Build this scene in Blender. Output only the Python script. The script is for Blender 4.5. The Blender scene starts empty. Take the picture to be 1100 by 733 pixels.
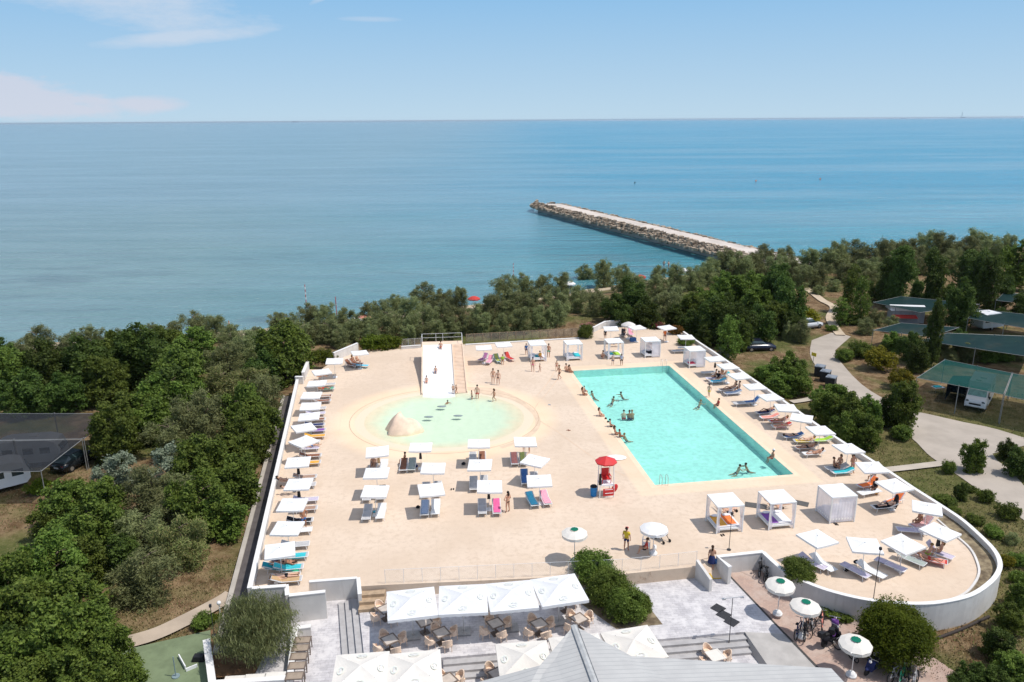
import bpy, math, random
from mathutils import Vector, Matrix, noise
from mathutils.geometry import delaunay_2d_cdt
R = math.radians
rnd = random.Random(11)
S = bpy.context.scene
COL = S.collection

# ------------------------------------------------------------------ camera
HC, FPX, CX, CY = 28.5, 830.0, 550.0, 366.5
PITCH = math.atan((CY - 128.8) / FPX)
ROLL = R(-0.36)
cam = bpy.data.objects.new('camera', bpy.data.cameras.new('camera'))
COL.objects.link(cam)
cam.data.sensor_width = 36.0
cam.data.lens = FPX / 1100 * 36
cam.data.clip_start = 0.5
cam.data.clip_end = 200000
cam.matrix_world = Matrix.Translation((0, 0, HC)) @ Matrix.Rotation(math.pi / 2 - PITCH, 4, 'X') @ Matrix.Rotation(ROLL, 4, 'Z')
S.camera = cam

# ------------------------------------------------------------------ sky, sun, exposure
SUN_EL, SUN_AZ = R(62), R(-12)          # azimuth measured from +X towards +Y
sd = Vector((math.cos(SUN_EL) * math.cos(SUN_AZ), math.cos(SUN_EL) * math.sin(SUN_AZ), math.sin(SUN_EL)))
sun = bpy.data.objects.new('sun', bpy.data.lights.new('sun', 'SUN'))
COL.objects.link(sun)
sun.data.energy = 3.15
sun.data.angle = R(0.5)
sun.data.color = (1.0, 0.955, 0.89)
sun.rotation_euler = sd.to_track_quat('Z', 'Y').to_euler()
sun.location = sd * 80
S.view_settings.view_transform = 'Standard'
S.view_settings.look = 'None'
S.view_settings.exposure = 0.31
S.view_settings.gamma = 1

wld = bpy.data.worlds.new('World')
S.world = wld
wld.use_nodes = True
wt = wld.node_tree
for n in list(wt.nodes):
    wt.nodes.remove(n)


def wn(t, **k):
    n = wt.nodes.new(t)
    for a, b in k.items():
        setattr(n, a, b)
    return n


def wm(op, a, b=None, c=None, clamp=False):
    n = wn('ShaderNodeMath', operation=op, use_clamp=clamp)
    for i, q in enumerate((a, b, c)):
        if q is None:
            continue
        if isinstance(q, (int, float)):
            n.inputs[i].default_value = q
        else:
            wt.links.new(q, n.inputs[i])
    return n.outputs[0]


sky = wn('ShaderNodeTexSky', sky_type='NISHITA', sun_disc=False)
sky.sun_elevation = SUN_EL
sky.sun_rotation = math.pi / 2 - SUN_AZ
sky.altitude = 0
sky.air_density = 1.0
sky.dust_density = 0.1
sky.ozone_density = 4.0
tc = wn('ShaderNodeTexCoord')
sx = wn('ShaderNodeSeparateXYZ')
wt.links.new(tc.outputs['Generated'], sx.inputs[0])
az = wm('ARCTAN2', sx.outputs[0], sx.outputs[1])
el = wm('ARCSINE', sx.outputs[2])
cb = wn('ShaderNodeCombineXYZ')
wt.links.new(wm('MULTIPLY', az, 1.0), cb.inputs[0])
wt.links.new(wm('MULTIPLY', el, 3.2), cb.inputs[1])
nz = wn('ShaderNodeTexNoise')
nz.inputs['Scale'].default_value = 11
nz.inputs['Detail'].default_value = 7
nz.inputs['Roughness'].default_value = 0.68
wt.links.new(cb.outputs[0], nz.inputs['Vector'])
nv = wm('SUBTRACT', nz.outputs[0], 0.5)


def blob(a0, e0, ra, re, slope, amp, gain):
    """soft elliptical cloud bank round one direction, its outline broken by noise"""
    da = wm('SUBTRACT', az, R(a0))
    de = wm('SUBTRACT', wm('SUBTRACT', el, R(e0)), wm('MULTIPLY', da, slope))
    q = wm('ADD', wm('POWER', wm('ABSOLUTE', wm('DIVIDE', da, R(ra))), 2.0), wm('POWER', wm('ABSOLUTE', wm('DIVIDE', de, R(re))), 2.0))
    m = wm('ADD', wm('SUBTRACT', 1.0, q), wm('MULTIPLY', nv, amp))
    return wm('MULTIPLY', m, gain, clamp=True)


cirrus = wm('MAXIMUM', blob(-25.5, 7.6, 10, 1.9, -0.17, 3.0, 0.9), blob(-21, 5.3, 6.5, 0.55, 0.12, 2.6, 0.9))
cirrus = wm('MAXIMUM', cirrus, blob(-1.5, 8.9, 4.5, 0.55, 0.02, 2.2, 1.3))
cirrus = wm('MAXIMUM', cirrus, blob(-12, 8.2, 1.6, 0.30, 0.5, 1.2, 0.9))
cirrus = wm('MAXIMUM', cirrus, blob(-9.5, 6.6, 2.4, 0.2, 0.0, 1.5, 0.5))
cumul = wm('MAXIMUM', blob(-33, 1.7, 8.0, 1.5, -0.12, 3.0, 1.8), blob(-24.3, 1.1, 2.6, 0.6, 0.0, 2.0, 1.2))
bg = wn('ShaderNodeBackground')
bg.inputs['Strength'].default_value = 0.15
bgc = wn('ShaderNodeBackground')
bgc.inputs['Color'].default_value = (0.70, 0.78, 0.90, 1)
bgc.inputs['Strength'].default_value = 0.74
bgk = wn('ShaderNodeBackground')
bgk.inputs['Color'].default_value = (0.74, 0.72, 0.82, 1)
bgk.inputs['Strength'].default_value = 0.76
hsv = wn('ShaderNodeHueSaturation')
hsv.inputs['Saturation'].default_value = 0.55
wt.links.new(sky.outputs[0], hsv.inputs['Color'])
# milky blue air low over the sea, the clear sky above it
lowr = wn('ShaderNodeValToRGB')
lowr.color_ramp.elements[0].position = 0.0
lowr.color_ramp.elements[0].color = (2.75, 3.70, 4.45, 1)
lowr.color_ramp.elements[1].position = 1.0
lowr.color_ramp.elements[1].color = (1.06, 2.55, 4.35, 1)
mrl = wn('ShaderNodeMapRange')
mrl.inputs[1].default_value, mrl.inputs[2].default_value = 0.0, R(11)
wt.links.new(el, mrl.inputs[0])
wt.links.new(mrl.outputs[0], lowr.inputs[0])
mrh = wn('ShaderNodeMapRange')
mrh.interpolation_type = 'SMOOTHSTEP'
mrh.inputs[1].default_value, mrh.inputs[2].default_value = R(9), R(35)
wt.links.new(el, mrh.inputs[0])
mxs = wn('ShaderNodeMix', data_type='RGBA')
wt.links.new(mrh.outputs[0], mxs.inputs[0])
wt.links.new(lowr.outputs[0], mxs.inputs[6])
wt.links.new(hsv.outputs[0], mxs.inputs[7])
wt.links.new(mxs.outputs[2], bg.inputs['Color'])
m1 = wn('ShaderNodeMixShader')
m2 = wn('ShaderNodeMixShader')
wt.links.new(wm('MULTIPLY', cirrus, 0.66), m1.inputs[0])
wt.links.new(bg.outputs[0], m1.inputs[1])
wt.links.new(bgc.outputs[0], m1.inputs[2])
wt.links.new(wm('MULTIPLY', cumul, 0.62), m2.inputs[0])
wt.links.new(m1.outputs[0], m2.inputs[1])
wt.links.new(bgk.outputs[0], m2.inputs[2])
wo = wn('ShaderNodeOutputWorld')
wt.links.new(m2.outputs[0], wo.inputs['Surface'])

# ------------------------------------------------------------------ placing helpers
_c, _s = math.cos(ROLL), math.sin(ROLL)
_ct, _st = math.cos(PITCH), math.sin(PITCH)


def P(u, v, z=0.0):
    """the point at height z that the photograph shows at (u, v)"""
    a, b = u - CX, v - CY
    x, y = _c * a + _s * b, -_s * a + _c * b
    d = Vector((x, FPX * _ct - y * _st, -FPX * _st - y * _ct))
    t = (z - HC) / d.z
    return Vector((d.x * t, d.y * t, z))


def depth(p):
    return p.y * _ct + (HC - p.z) * _st


def V(*a):
    return Vector(a)


class MB:
    """collects geometry; build() links it as one mesh object"""

    def __init__(s):
        s.v, s.f, s.m = [], [], []

    def add(s, vs, fs, mi=0):
        n = len(s.v)
        s.v += [tuple(q) for q in vs]
        s.f += [tuple(i + n for i in f) for f in fs]
        s.m += [mi] * len(fs)
        return s

    def box(s, c, d, rz=0.0, mi=0, M=None, taper=1.0):
        M = M or Matrix.Rotation(rz, 3, 'Z')
        vs = []
        for z in (-.5, .5):
            k = taper if z > 0 else 1.0
            for x, y in ((-.5, -.5), (.5, -.5), (.5, .5), (-.5, .5)):
                vs.append(Vector(c) + M @ Vector((x * d[0] * k, y * d[1] * k, z * d[2])))
        return s.add(vs, [(3, 2, 1, 0), (4, 5, 6, 7), (0, 1, 5, 4), (1, 2, 6, 5), (2, 3, 7, 6), (3, 0, 4, 7)], mi)

    def tube(s, p, q, r0, r1=None, n=8, mi=0):
        p, q = Vector(p), Vector(q)
        r1 = r0 if r1 is None else r1
        d = (q - p).normalized() if (q - p).length > 1e-6 else Vector((0, 0, 1))
        a = d.orthogonal().normalized()
        b = d.cross(a)
        vs = []
        for o, r in ((p, r0), (q, r1)):
            for i in range(n):
                t = 2 * math.pi * i / n
                vs.append(o + a * r * math.cos(t) + b * r * math.sin(t))
        fs = [(i, (i + 1) % n, n + (i + 1) % n, n + i) for i in range(n)]
        fs += [tuple(range(n - 1, -1, -1)), tuple(range(n, 2 * n))]
        return s.add(vs, fs, mi)

    def path(s, pts, r, n=6, mi=0):
        for a, b in zip(pts[:-1], pts[1:]):
            s.tube(a, b, r, r, n, mi)
        return s

    def prism(s, poly, z0, z1, mi=0):
        n = len(poly)
        vs = [(q[0], q[1], z0) for q in poly] + [(q[0], q[1], z1) for q in poly]
        ar = sum(poly[i][0] * poly[(i + 1) % n][1] - poly[(i + 1) % n][0] * poly[i][1] for i in range(n))
        fs = [(i, (i + 1) % n, n + (i + 1) % n, n + i) for i in range(n)] + [tuple(range(n - 1, -1, -1)), tuple(range(n, 2 * n))]
        if ar < 0:
            fs = [tuple(reversed(f)) for f in fs]
        return s.add(vs, fs, mi)

    def sheet(s, poly, z=0.0, mi=0):
        vs = [(q[0], q[1], q[2] if len(q) > 2 else z) for q in poly]
        ar = sum(vs[i][0] * vs[(i + 1) % len(vs)][1] - vs[(i + 1) % len(vs)][0] * vs[i][1] for i in range(len(vs)))
        f = tuple(range(len(vs)))
        return s.add(vs, [f if ar > 0 else tuple(reversed(f))], mi)

    def ball(s, c, r, seg=10, ring=6, sc=(1, 1, 1), mi=0, z0=-1.0):
        c = Vector(c)
        vs, fs = [], []
        t0 = math.acos(max(-1, min(1, z0)))
        for j in range(ring + 1):
            t = t0 * j / ring
            for i in range(seg):
                a = 2 * math.pi * i / seg
                vs.append(c + Vector((r * sc[0] * math.sin(t) * math.cos(a), r * sc[1] * math.sin(t) * math.sin(a), r * sc[2] * math.cos(t))))
        for j in range(ring):
            for i in range(seg):
                k = (i + 1) % seg
                fs.append((j * seg + i, (j + 1) * seg + i, (j + 1) * seg + k, j * seg + k))
        return s.add(vs, fs, mi)

    def ribbon(s, pts, w, z=None, mi=0):
        """flat strip along a line of points"""
        L, n = [], len(pts)
        for i, q in enumerate(pts):
            a, b = Vector(pts[max(i - 1, 0)][:2]), Vector(pts[min(i + 1, n - 1)][:2])
            d = (b - a).normalized()
            nn = Vector((-d.y, d.x))
            ww = w[i] if isinstance(w, (list, tuple)) else w
            zz = z if z is not None else q[2]
            L.append(((q[0] + nn.x * ww / 2, q[1] + nn.y * ww / 2, zz), (q[0] - nn.x * ww / 2, q[1] - nn.y * ww / 2, zz)))
        for (a, b), (c, d) in zip(L[:-1], L[1:]):
            s.add([b, d, c, a], [(0, 1, 2, 3)], mi)
        return s

    def wall(s, pts, w, z0, z1, mi=0, cap=None):
        """upright wall of thickness w along a line of points, from z0 to z1"""
        n = len(pts)
        L = []
        for i, q in enumerate(pts):
            a, b = Vector(pts[max(i - 1, 0)][:2]), Vector(pts[min(i + 1, n - 1)][:2])
            d = (b - a).normalized()
            nn = Vector((-d.y, d.x)) * w / 2
            if 0 < i < n - 1:
                d1 = (Vector(q[:2]) - a).normalized()
                k = max(0.5, abs(d1.dot(d)))
                nn = nn / k
            L.append((Vector(q[:2]) + nn, Vector(q[:2]) - nn))
        poly = [a for a, b in L] + [b for a, b in reversed(L)]
        return s.prism(poly, z0, z1, mi)

    def mesh(s, name, mats, smooth=False):
        me = bpy.data.meshes.new(name)
        me.from_pydata(s.v, [], s.f)
        for m in (mats if isinstance(mats, (list, tuple)) else [mats]):
            me.materials.append(m)
        if any(s.m):
            me.polygons.foreach_set('material_index', s.m)
        if smooth:
            me.polygons.foreach_set('use_smooth', [True] * len(me.polygons))
        me.update()
        return me

    def build(s, name, mats, parent=None, smooth=False):
        return link(name, s.mesh(name, mats, smooth), parent)


def link(name, me, parent=None):
    o = bpy.data.objects.new(name, me)
    COL.objects.link(o)
    if parent is not None:
        o.parent = parent
    return o


def tag(o, label=None, cat=None, group=None, kind=None):
    if label:
        o['label'] = label
    if cat:
        o['category'] = cat
    if group:
        o['group'] = group
    if kind:
        o['kind'] = kind
    return o


def thing(name, loc=(0, 0, 0), rz=0.0, label=None, cat=None, group=None, sc=1.0):
    o = bpy.data.objects.new(name, None)
    COL.objects.link(o)
    o.location = loc
    o.rotation_euler = (0, 0, rz)
    o.scale = sc if isinstance(sc, (tuple, list)) else (sc, sc, sc)
    o.empty_display_size = 0.2
    return tag(o, label, cat, group)


def inst(proto, loc, rz=0.0, label=None, group=None, sc=1.0, ov=None, name=None):
    """one thing from a list of (part, mesh, parent part or None); every part an object of its own"""
    pname, cat, parts = proto
    r = thing(name or pname, loc, rz, label, cat, group, sc)
    made = {}
    for part, me, up in parts:
        o = link(part, me, made.get(up, r))
        made[part] = o
        m = (ov or {}).get(part)
        if m is not None:
            o.material_slots[0].link = 'OBJECT'
            o.material_slots[0].material = m
    return r


def single(proto, loc, rz, label, group=None, sc=1.0, m=None):
    """a thing that is one mesh"""
    name, cat, me = proto
    o = link(name, me)
    o.location = loc
    o.rotation_euler = (0, 0, rz)
    o.scale = sc if isinstance(sc, (tuple, list)) else (sc, sc, sc)
    if m is not None:
        o.material_slots[0].link = 'OBJECT'
        o.material_slots[0].material = m
    return tag(o, label, cat, group)


def struct(name, mb, m, kind='structure', smooth=False):
    return tag(mb.build(name, m, None, smooth), kind=kind)


_o1 = 'first second third fourth fifth sixth seventh eighth ninth tenth eleventh twelfth thirteenth fourteenth fifteenth sixteenth seventeenth eighteenth nineteenth'.split()
_t1 = {20: 'twentieth', 30: 'thirtieth', 40: 'fortieth', 50: 'fiftieth', 60: 'sixtieth', 70: 'seventieth', 80: 'eightieth', 90: 'ninetieth'}
_t2 = {20: 'twenty', 30: 'thirty', 40: 'forty', 50: 'fifty', 60: 'sixty', 70: 'seventy', 80: 'eighty', 90: 'ninety'}


def ordw(n):
    """1 -> first"""
    if n < 20:
        return _o1[n - 1]
    t = n // 10 * 10
    return _t1[t] if n == t else _t2[t] + '-' + _o1[n - t - 1]


# ------------------------------------------------------------------ materials
def nodes(name):
    m = bpy.data.materials.new(name)
    m.use_nodes = True
    t = m.node_tree
    b = t.nodes['Principled BSDF']

    def N(ty, **k):
        n = t.nodes.new(ty)
        for a, q in k.items():
            setattr(n, a, q)
        return n
    return m, t, b, N


def c4(c):
    return (c[0], c[1], c[2], 1)


def mixc(t, N, f, a, b):
    n = N('ShaderNodeMix', data_type='RGBA')
    for i, q in ((0, f), (6, a), (7, b)):
        if isinstance(q, (tuple, list)):
            n.inputs[i].default_value = c4(q)
        elif isinstance(q, (int, float)):
            n.inputs[i].default_value = q
        else:
            t.links.new(q, n.inputs[i])
    return n.outputs[2]


def ramp(t, N, f, lo, hi):
    n = N('ShaderNodeMapRange')
    n.interpolation_type = 'SMOOTHSTEP'
    n.inputs[1].default_value, n.inputs[2].default_value = lo, hi
    t.links.new(f, n.inputs[0])
    return n.outputs[0]


def tex(t, N, scale, detail=4, rough=0.55, vec=None, co='Object'):
    n = N('ShaderNodeTexNoise')
    n.inputs['Scale'].default_value = scale
    n.inputs['Detail'].default_value = detail
    n.inputs['Roughness'].default_value = rough
    if vec is None:
        q = N('ShaderNodeTexCoord')
        vec = q.outputs[co]
    t.links.new(vec, n.inputs['Vector'])
    return n.outputs[0]


def geo(N):
    return N('ShaderNodeNewGeometry').outputs['Position']


def bump(t, N, b, h, strength=0.3, dist=0.02):
    n = N('ShaderNodeBump')
    n.inputs['Strength'].default_value = strength
    n.inputs['Distance'].default_value = dist
    t.links.new(h, n.inputs['Height'])
    t.links.new(n.outputs[0], b.inputs['Normal'])


_mc = {}


def mat(name, c, rough=0.7, var=0.12, scale=4.0, c2=None, spec=0.25, bmp=0.0, metal=0.0, bscale=30.0):
    if name in _mc:
        return _mc[name]
    m, t, b, N = nodes(name)
    f = ramp(t, N, tex(t, N, scale), 0.3, 0.7)
    lo = [max(0, q * (1 - var)) for q in c]
    hi = c2 or [min(1, q * (1 + var)) for q in c]
    t.links.new(mixc(t, N, f, lo, hi), b.inputs['Base Color'])
    b.inputs['Roughness'].default_value = rough
    b.inputs['Specular IOR Level'].default_value = spec
    b.inputs['Metallic'].default_value = metal
    if bmp:
        bump(t, N, b, tex(t, N, bscale), bmp)
    _mc[name] = m
    return m


def cloth(name, c, var=0.10, trans=0.0):
    """fabric; trans lets some sunlight through"""
    if name in _mc:
        return _mc[name]
    m = mat(name, c, 0.85, var, 3.0, spec=0.1)
    if trans:
        t = m.node_tree
        b = t.nodes['Principled BSDF']
        out = [n for n in t.nodes if n.type == 'OUTPUT_MATERIAL'][0]
        tr = t.nodes.new('ShaderNodeBsdfTranslucent')
        tr.inputs[0].default_value = c4(c)
        mx = t.nodes.new('ShaderNodeMixShader')
        mx.inputs[0].default_value = trans
        t.links.new(b.outputs[0], mx.inputs[1])
        t.links.new(tr.outputs[0], mx.inputs[2])
        t.links.new(mx.outputs[0], out.inputs['Surface'])
    return m


def veil(name, c, alpha, rough=0.6):
    """see-through net, glass or gauze: part surface, part clear"""
    if name in _mc:
        return _mc[name]
    m, t, b, N = nodes(name)
    f = ramp(t, N, tex(t, N, 1.2), 0.3, 0.7)
    t.links.new(mixc(t, N, f, [q * 0.88 for q in c], [q * 1.1 for q in c]), b.inputs['Base Color'])
    b.inputs['Roughness'].default_value = rough
    b.inputs['Specular IOR Level'].default_value = 0.5 if rough < .2 else 0.04
    out = [n for n in t.nodes if n.type == 'OUTPUT_MATERIAL'][0]
    tr = N('ShaderNodeBsdfTransparent')
    mx = N('ShaderNodeMixShader')
    mx.inputs[0].default_value = alpha
    t.links.new(tr.outputs[0], mx.inputs[1])
    t.links.new(b.outputs[0], mx.inputs[2])
    t.links.new(mx.outputs[0], out.inputs['Surface'])
    _mc[name] = m
    return m

# ------------------------------------------------------------------ terrain and sea
ZG, ZS = -1.6, -4.0
SHORE = [(-400, 90), (-160, 101), (-76, 113), (-42, 121), (0, 141), (40, 166), (58, 177), (100, 192), (260, 225), (700, 320)]


def lerp_path(L, x):
    for (a, b), (c, d) in zip(L[:-1], L[1:]):
        if x <= c:
            return b + (d - b) * (x - a) / (c - a)
    return L[-1][1]


def sstep(a, b, x):
    t = max(0, min(1, (x - a) / (b - a)))
    return t * t * (3 - 2 * t)


def ground_z(x, y):
    d = lerp_path(SHORE, x) - y
    if d < 0:
        return max(ZS - 4, ZS + 0.10 * d)
    z = ZS + 0.14 * min(d, 8)
    z += (ZG - z) * sstep(6, 22, d)
    z += 1.0 * math.exp(-((d - 24) / 9) ** 2)                                   # the dune ridge behind the beach
    z += 1.5 * math.exp(-((y - 111) / 5.5) ** 2) * sstep(-8, 2, x) * (1 - sstep(16, 30, x))   # bank beyond the pool fence
    if d > 14:
        z += 0.25 * (noise.noise(Vector((x * 0.06, y * 0.06, 0)))) * sstep(14, 30, d)
    return z


def axis(lo, hi, fine_lo, fine_hi, fine, coarse):
    q, x = [], lo
    while x < hi:
        q.append(x)
        x += fine if fine_lo <= x < fine_hi else coarse
    return q + [hi]


gx = axis(-400, 700, -80, 120, 2.0, 20.0)
gy = axis(-60, 360, 20, 200, 2.0, 20.0)
mb = MB()
mb.v = [(x, y, ground_z(x, y)) for y in gy for x in gx]
nx = len(gx)
mb.f = [(j * nx + i, j * nx + i + 1, (j + 1) * nx + i + 1, (j + 1) * nx + i) for j in range(len(gy) - 1) for i in range(nx - 1)]
mb.m = [0] * len(mb.f)
m, t, b, N = nodes('ground_soil')
g = geo(N)
n1 = ramp(t, N, tex(t, N, 0.11, 5, 0.6, g), 0.36, 0.54)
n2 = ramp(t, N, tex(t, N, 0.9, 6, 0.7, g), 0.35, 0.68)
n3 = tex(t, N, 7.0, 4, 0.7, g)
grass = mixc(t, N, n2, (0.070, 0.085, 0.022), (0.135, 0.130, 0.046))
dirt = mixc(t, N, n2, (0.115, 0.068, 0.034), (0.27, 0.185, 0.105))
# mown lawn on the road side of the curved wall
sp0 = N('ShaderNodeSeparateXYZ')
t.links.new(g, sp0.inputs[0])
la = N('ShaderNodeMath', operation='MULTIPLY')
t.links.new(ramp(t, N, sp0.outputs[0], 27, 31), la.inputs[0])
t.links.new(ramp(t, N, sp0.outputs[1], 86, 72), la.inputs[1])
lb_ = N('ShaderNodeMath', operation='MULTIPLY')
t.links.new(la.outputs[0], lb_.inputs[0])
lb_.inputs[1].default_value = 0.75
inv = N('ShaderNodeMath', operation='SUBTRACT')
inv.inputs[0].default_value = 1.0
t.links.new(lb_.outputs[0], inv.inputs[1])
n1m = N('ShaderNodeMath', operation='MULTIPLY')
t.links.new(n1, n1m.inputs[0])
t.links.new(inv.outputs[0], n1m.inputs[1])
n1 = n1m.outputs[0]
col = mixc(t, N, n1, grass, dirt)
spk = N('ShaderNodeMath', operation='MULTIPLY')
t.links.new(ramp(t, N, n3, 0.52, 0.75), spk.inputs[0])
spk.inputs[1].default_value = 0.55
col = mixc(t, N, spk.outputs[0], col, (0.31, 0.245, 0.155))
# sand on the low beach
sp = N('ShaderNodeSeparateXYZ')
t.links.new(g, sp.inputs[0])
col = mixc(t, N, ramp(t, N, sp.outputs[2], -2.6, -3.0), col, (0.50, 0.40, 0.28))
t.links.new(col, b.inputs['Base Color'])
b.inputs['Roughness'].default_value = 0.95
b.inputs['Specular IOR Level'].default_value = 0.1
bump(t, N, b, n3, 0.8, 0.12)
struct('ground', mb, m, smooth=True)

m, t, b, N = nodes('sea_water')
g = geo(N)
sp = N('ShaderNodeSeparateXYZ')
t.links.new(g, sp.inputs[0])
mp = N('ShaderNodeMapping')
mp.inputs['Rotation'].default_value = (0, 0, R(-24))
mp.inputs['Scale'].default_value = (0.25, 1.0, 1.0)
t.links.new(g, mp.inputs[0])
# sky reflection painted into the water colour: paler towards one end of the bay
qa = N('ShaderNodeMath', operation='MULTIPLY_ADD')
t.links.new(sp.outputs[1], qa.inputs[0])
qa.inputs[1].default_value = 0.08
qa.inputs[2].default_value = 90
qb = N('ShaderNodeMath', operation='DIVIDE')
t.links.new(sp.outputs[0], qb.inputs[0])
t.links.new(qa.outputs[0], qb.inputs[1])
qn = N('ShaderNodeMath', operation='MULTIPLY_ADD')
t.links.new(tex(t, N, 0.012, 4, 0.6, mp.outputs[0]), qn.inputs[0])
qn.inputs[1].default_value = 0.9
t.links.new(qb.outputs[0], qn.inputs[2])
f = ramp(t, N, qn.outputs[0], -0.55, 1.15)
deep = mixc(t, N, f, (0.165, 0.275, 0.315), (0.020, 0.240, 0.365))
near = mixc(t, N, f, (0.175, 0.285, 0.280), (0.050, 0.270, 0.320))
col = mixc(t, N, ramp(t, N, sp.outputs[1], 100, 420), near, deep)
pat = ramp(t, N, tex(t, N, 0.010, 5, 0.65, mp.outputs[0]), 0.42, 0.62)  # wave brightness painted into the sea colour as pale patches
pk = N('ShaderNodeMath', operation='MULTIPLY')
t.links.new(pat, pk.inputs[0])
pk.inputs[1].default_value = 0.38
col = mixc(t, N, pk.outputs[0], col, (0.24, 0.37, 0.43))
# swell shading near the shore, painted into the colour as darker lines
wv = ramp(t, N, tex(t, N, 0.14, 4, 0.55, mp.outputs[0]), 0.50, 0.68)
wk = N('ShaderNodeMath', operation='MULTIPLY')
t.links.new(wv, wk.inputs[0])
t.links.new(ramp(t, N, sp.outputs[1], 260, 110), wk.inputs[1])
wk2 = N('ShaderNodeMath', operation='MULTIPLY')
t.links.new(wk.outputs[0], wk2.inputs[0])
wk2.inputs[1].default_value = 0.8
col = mixc(t, N, wk2.outputs[0], col, (0.10, 0.165, 0.185))
# wind-streak shading painted into the colour as long narrow bands
mp2 = N('ShaderNodeMapping')
mp2.inputs['Rotation'].default_value = (0, 0, R(-12))
mp2.inputs['Scale'].default_value = (0.10, 1.0, 1.0)
t.links.new(g, mp2.inputs[0])
la_ = ramp(t, N, tex(t, N, 0.11, 6, 0.72, mp2.outputs[0]), 0.38, 0.66)
lk = N('ShaderNodeMath', operation='MULTIPLY')
t.links.new(la_, lk.inputs[0])
lk.inputs[1].default_value = 0.42
dk2 = N('ShaderNodeMix', data_type='RGBA')
dk2.blend_type = 'MULTIPLY'
t.links.new(lk.outputs[0], dk2.inputs[0])
t.links.new(col, dk2.inputs[6])
dk2.inputs[7].default_value = (0.50, 0.62, 0.68, 1)
col = dk2.outputs[2]
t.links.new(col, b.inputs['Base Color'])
b.inputs['Roughness'].default_value = 0.2
b.inputs['Specular IOR Level'].default_value = 0.42
h1, h2 = tex(t, N, 0.55, 6, 0.66, mp.outputs[0]), tex(t, N, 0.085, 5, 0.6, mp.outputs[0])
hh = N('ShaderNodeMath', operation='MULTIPLY_ADD')
t.links.new(h2, hh.inputs[0])
hh.inputs[1].default_value = 3.2
t.links.new(h1, hh.inputs[2])
bump(t, N, b, hh.outputs[0], 1.0, 1.3)
mb = MB()
ys = [60, 130, 220, 400, 800, 2000, 6000, 20000, 90000]
for a, c in zip(ys[:-1], ys[1:]):
    mb.add([(-a * 1.5 - 600, a, ZS), (a * 1.5 + 900, a, ZS), (c * 1.5 + 900, c, ZS), (-c * 1.5 - 600, c, ZS)], [(0, 1, 2, 3)])
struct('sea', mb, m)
# low coast on the horizon
mb = MB()
for i in range(60):
    x0 = 1200 + i * 180
    mb.box((x0, 17500 + 300 * math.sin(i), ZS + 4), (220, 500, 8 + 14 * abs(noise.noise(Vector((i * 0.31, 2, 0)))) * (i / 22)), taper=0.8)
struct('distant_coast', mb, mat('far_land', (0.30, 0.38, 0.47), 1, 0.1, 0.001))  # distance haze put into the land's base colour

# ------------------------------------------------------------------ roads and paths on the ground


def on_ground(pts, dz=0.03):
    L = []
    for u, v in pts:
        q = P(u, v, ZG)
        for _ in range(3):
            q = P(u, v, ground_z(q.x, q.y))
        L.append(V(q.x, q.y, q.z + dz))
    return L


def smooth_line(L, n=5):
    out = []
    for i in range(len(L) - 1):
        p0, p1, p2, p3 = L[max(i - 1, 0)], L[i], L[i + 1], L[min(i + 2, len(L) - 1)]
        for k in range(n):
            s = k / n
            out.append(0.5 * ((2 * p1) + (p2 - p0) * s + (2 * p0 - 5 * p1 + 4 * p2 - p3) * s * s + (3 * p1 - p0 - 3 * p2 + p3) * s ** 3))
    return out + [L[-1]]


def drape(poly, dz, step=1.0):
    """a flat outline laid on the uneven ground as a fine sheet"""
    n = len(poly)
    ed = [(i, (i + 1) % n) for i in range(n)]
    pts = [Vector(q[:2]) for q in poly]
    xs, ys_ = [q.x for q in pts], [q.y for q in pts]

    def inside(x, y):
        r = False
        for i in range(n):
            a, c = pts[i], pts[(i + 1) % n]
            if (a.y > y) != (c.y > y) and x < (c.x - a.x) * (y - a.y) / (c.y - a.y) + a.x:
                r = not r
        return r
    extra = []
    y = min(ys_)
    while y < max(ys_):
        x = min(xs)
        while x < max(xs):
            if inside(x, y):
                extra.append(Vector((x, y)))
            x += step
        y += step
    vv, ee, ff, *_ = delaunay_2d_cdt(pts + extra, ed, [tuple(range(n))], 1, 1e-4)
    mb = MB()
    up = [f if (vv[f[1]] - vv[f[0]]).cross(vv[f[2]] - vv[f[0]]) > 0 else tuple(reversed(f)) for f in ff]
    mb.add([(q.x, q.y, ground_z(q.x, q.y) + dz) for q in vv], up)
    return mb


road_m = mat('road_surface', (0.40, 0.345, 0.29), 0.9, 0.10, 0.35, bmp=0.3, bscale=8)
Lft = on_ground([(872, 366), (870, 380), (876, 393), (890, 405), (908, 420), (932, 440), (955, 458), (979, 471), (996, 488), (1011, 499), (1030, 512), (1050, 526), (1075, 543), (1110, 566)])
Rgt = on_ground([(1110, 535), (1085, 505), (1066, 488), (1110, 477), (1085, 466), (1060, 459), (1035, 454), (1000, 446), (975, 440), (948, 428), (925, 413), (907, 394), (897, 377), (914, 362), (893, 358)])
struct('road', drape(smooth_line(Lft, 3) + smooth_line(Rgt, 2), 0.05), road_m, smooth=True)
path_m = mat('path_concrete', (0.46, 0.40, 0.33), 0.9, 0.08, 0.6)
for pts, w in (([(953, 506), (980, 503), (1013, 499)], 0.95), ([(850, 433), (864, 431), (876, 428)], 0.9)):
    mb = MB()
    mb.ribbon(smooth_line(on_ground(pts, 0.14), 4), w)
    struct('footpath', mb, path_m)
mb = MB()
mb.ribbon(smooth_line(on_ground([(860, 307), (872, 315), (884, 324), (896, 331), (892, 342), (896, 352), (903, 361)], 0.16), 6), 1.4)
struct('footpath', mb, mat('sandy_track', (0.50, 0.40, 0.29), 0.95, 0.1, 0.8))
mb = MB()
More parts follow.
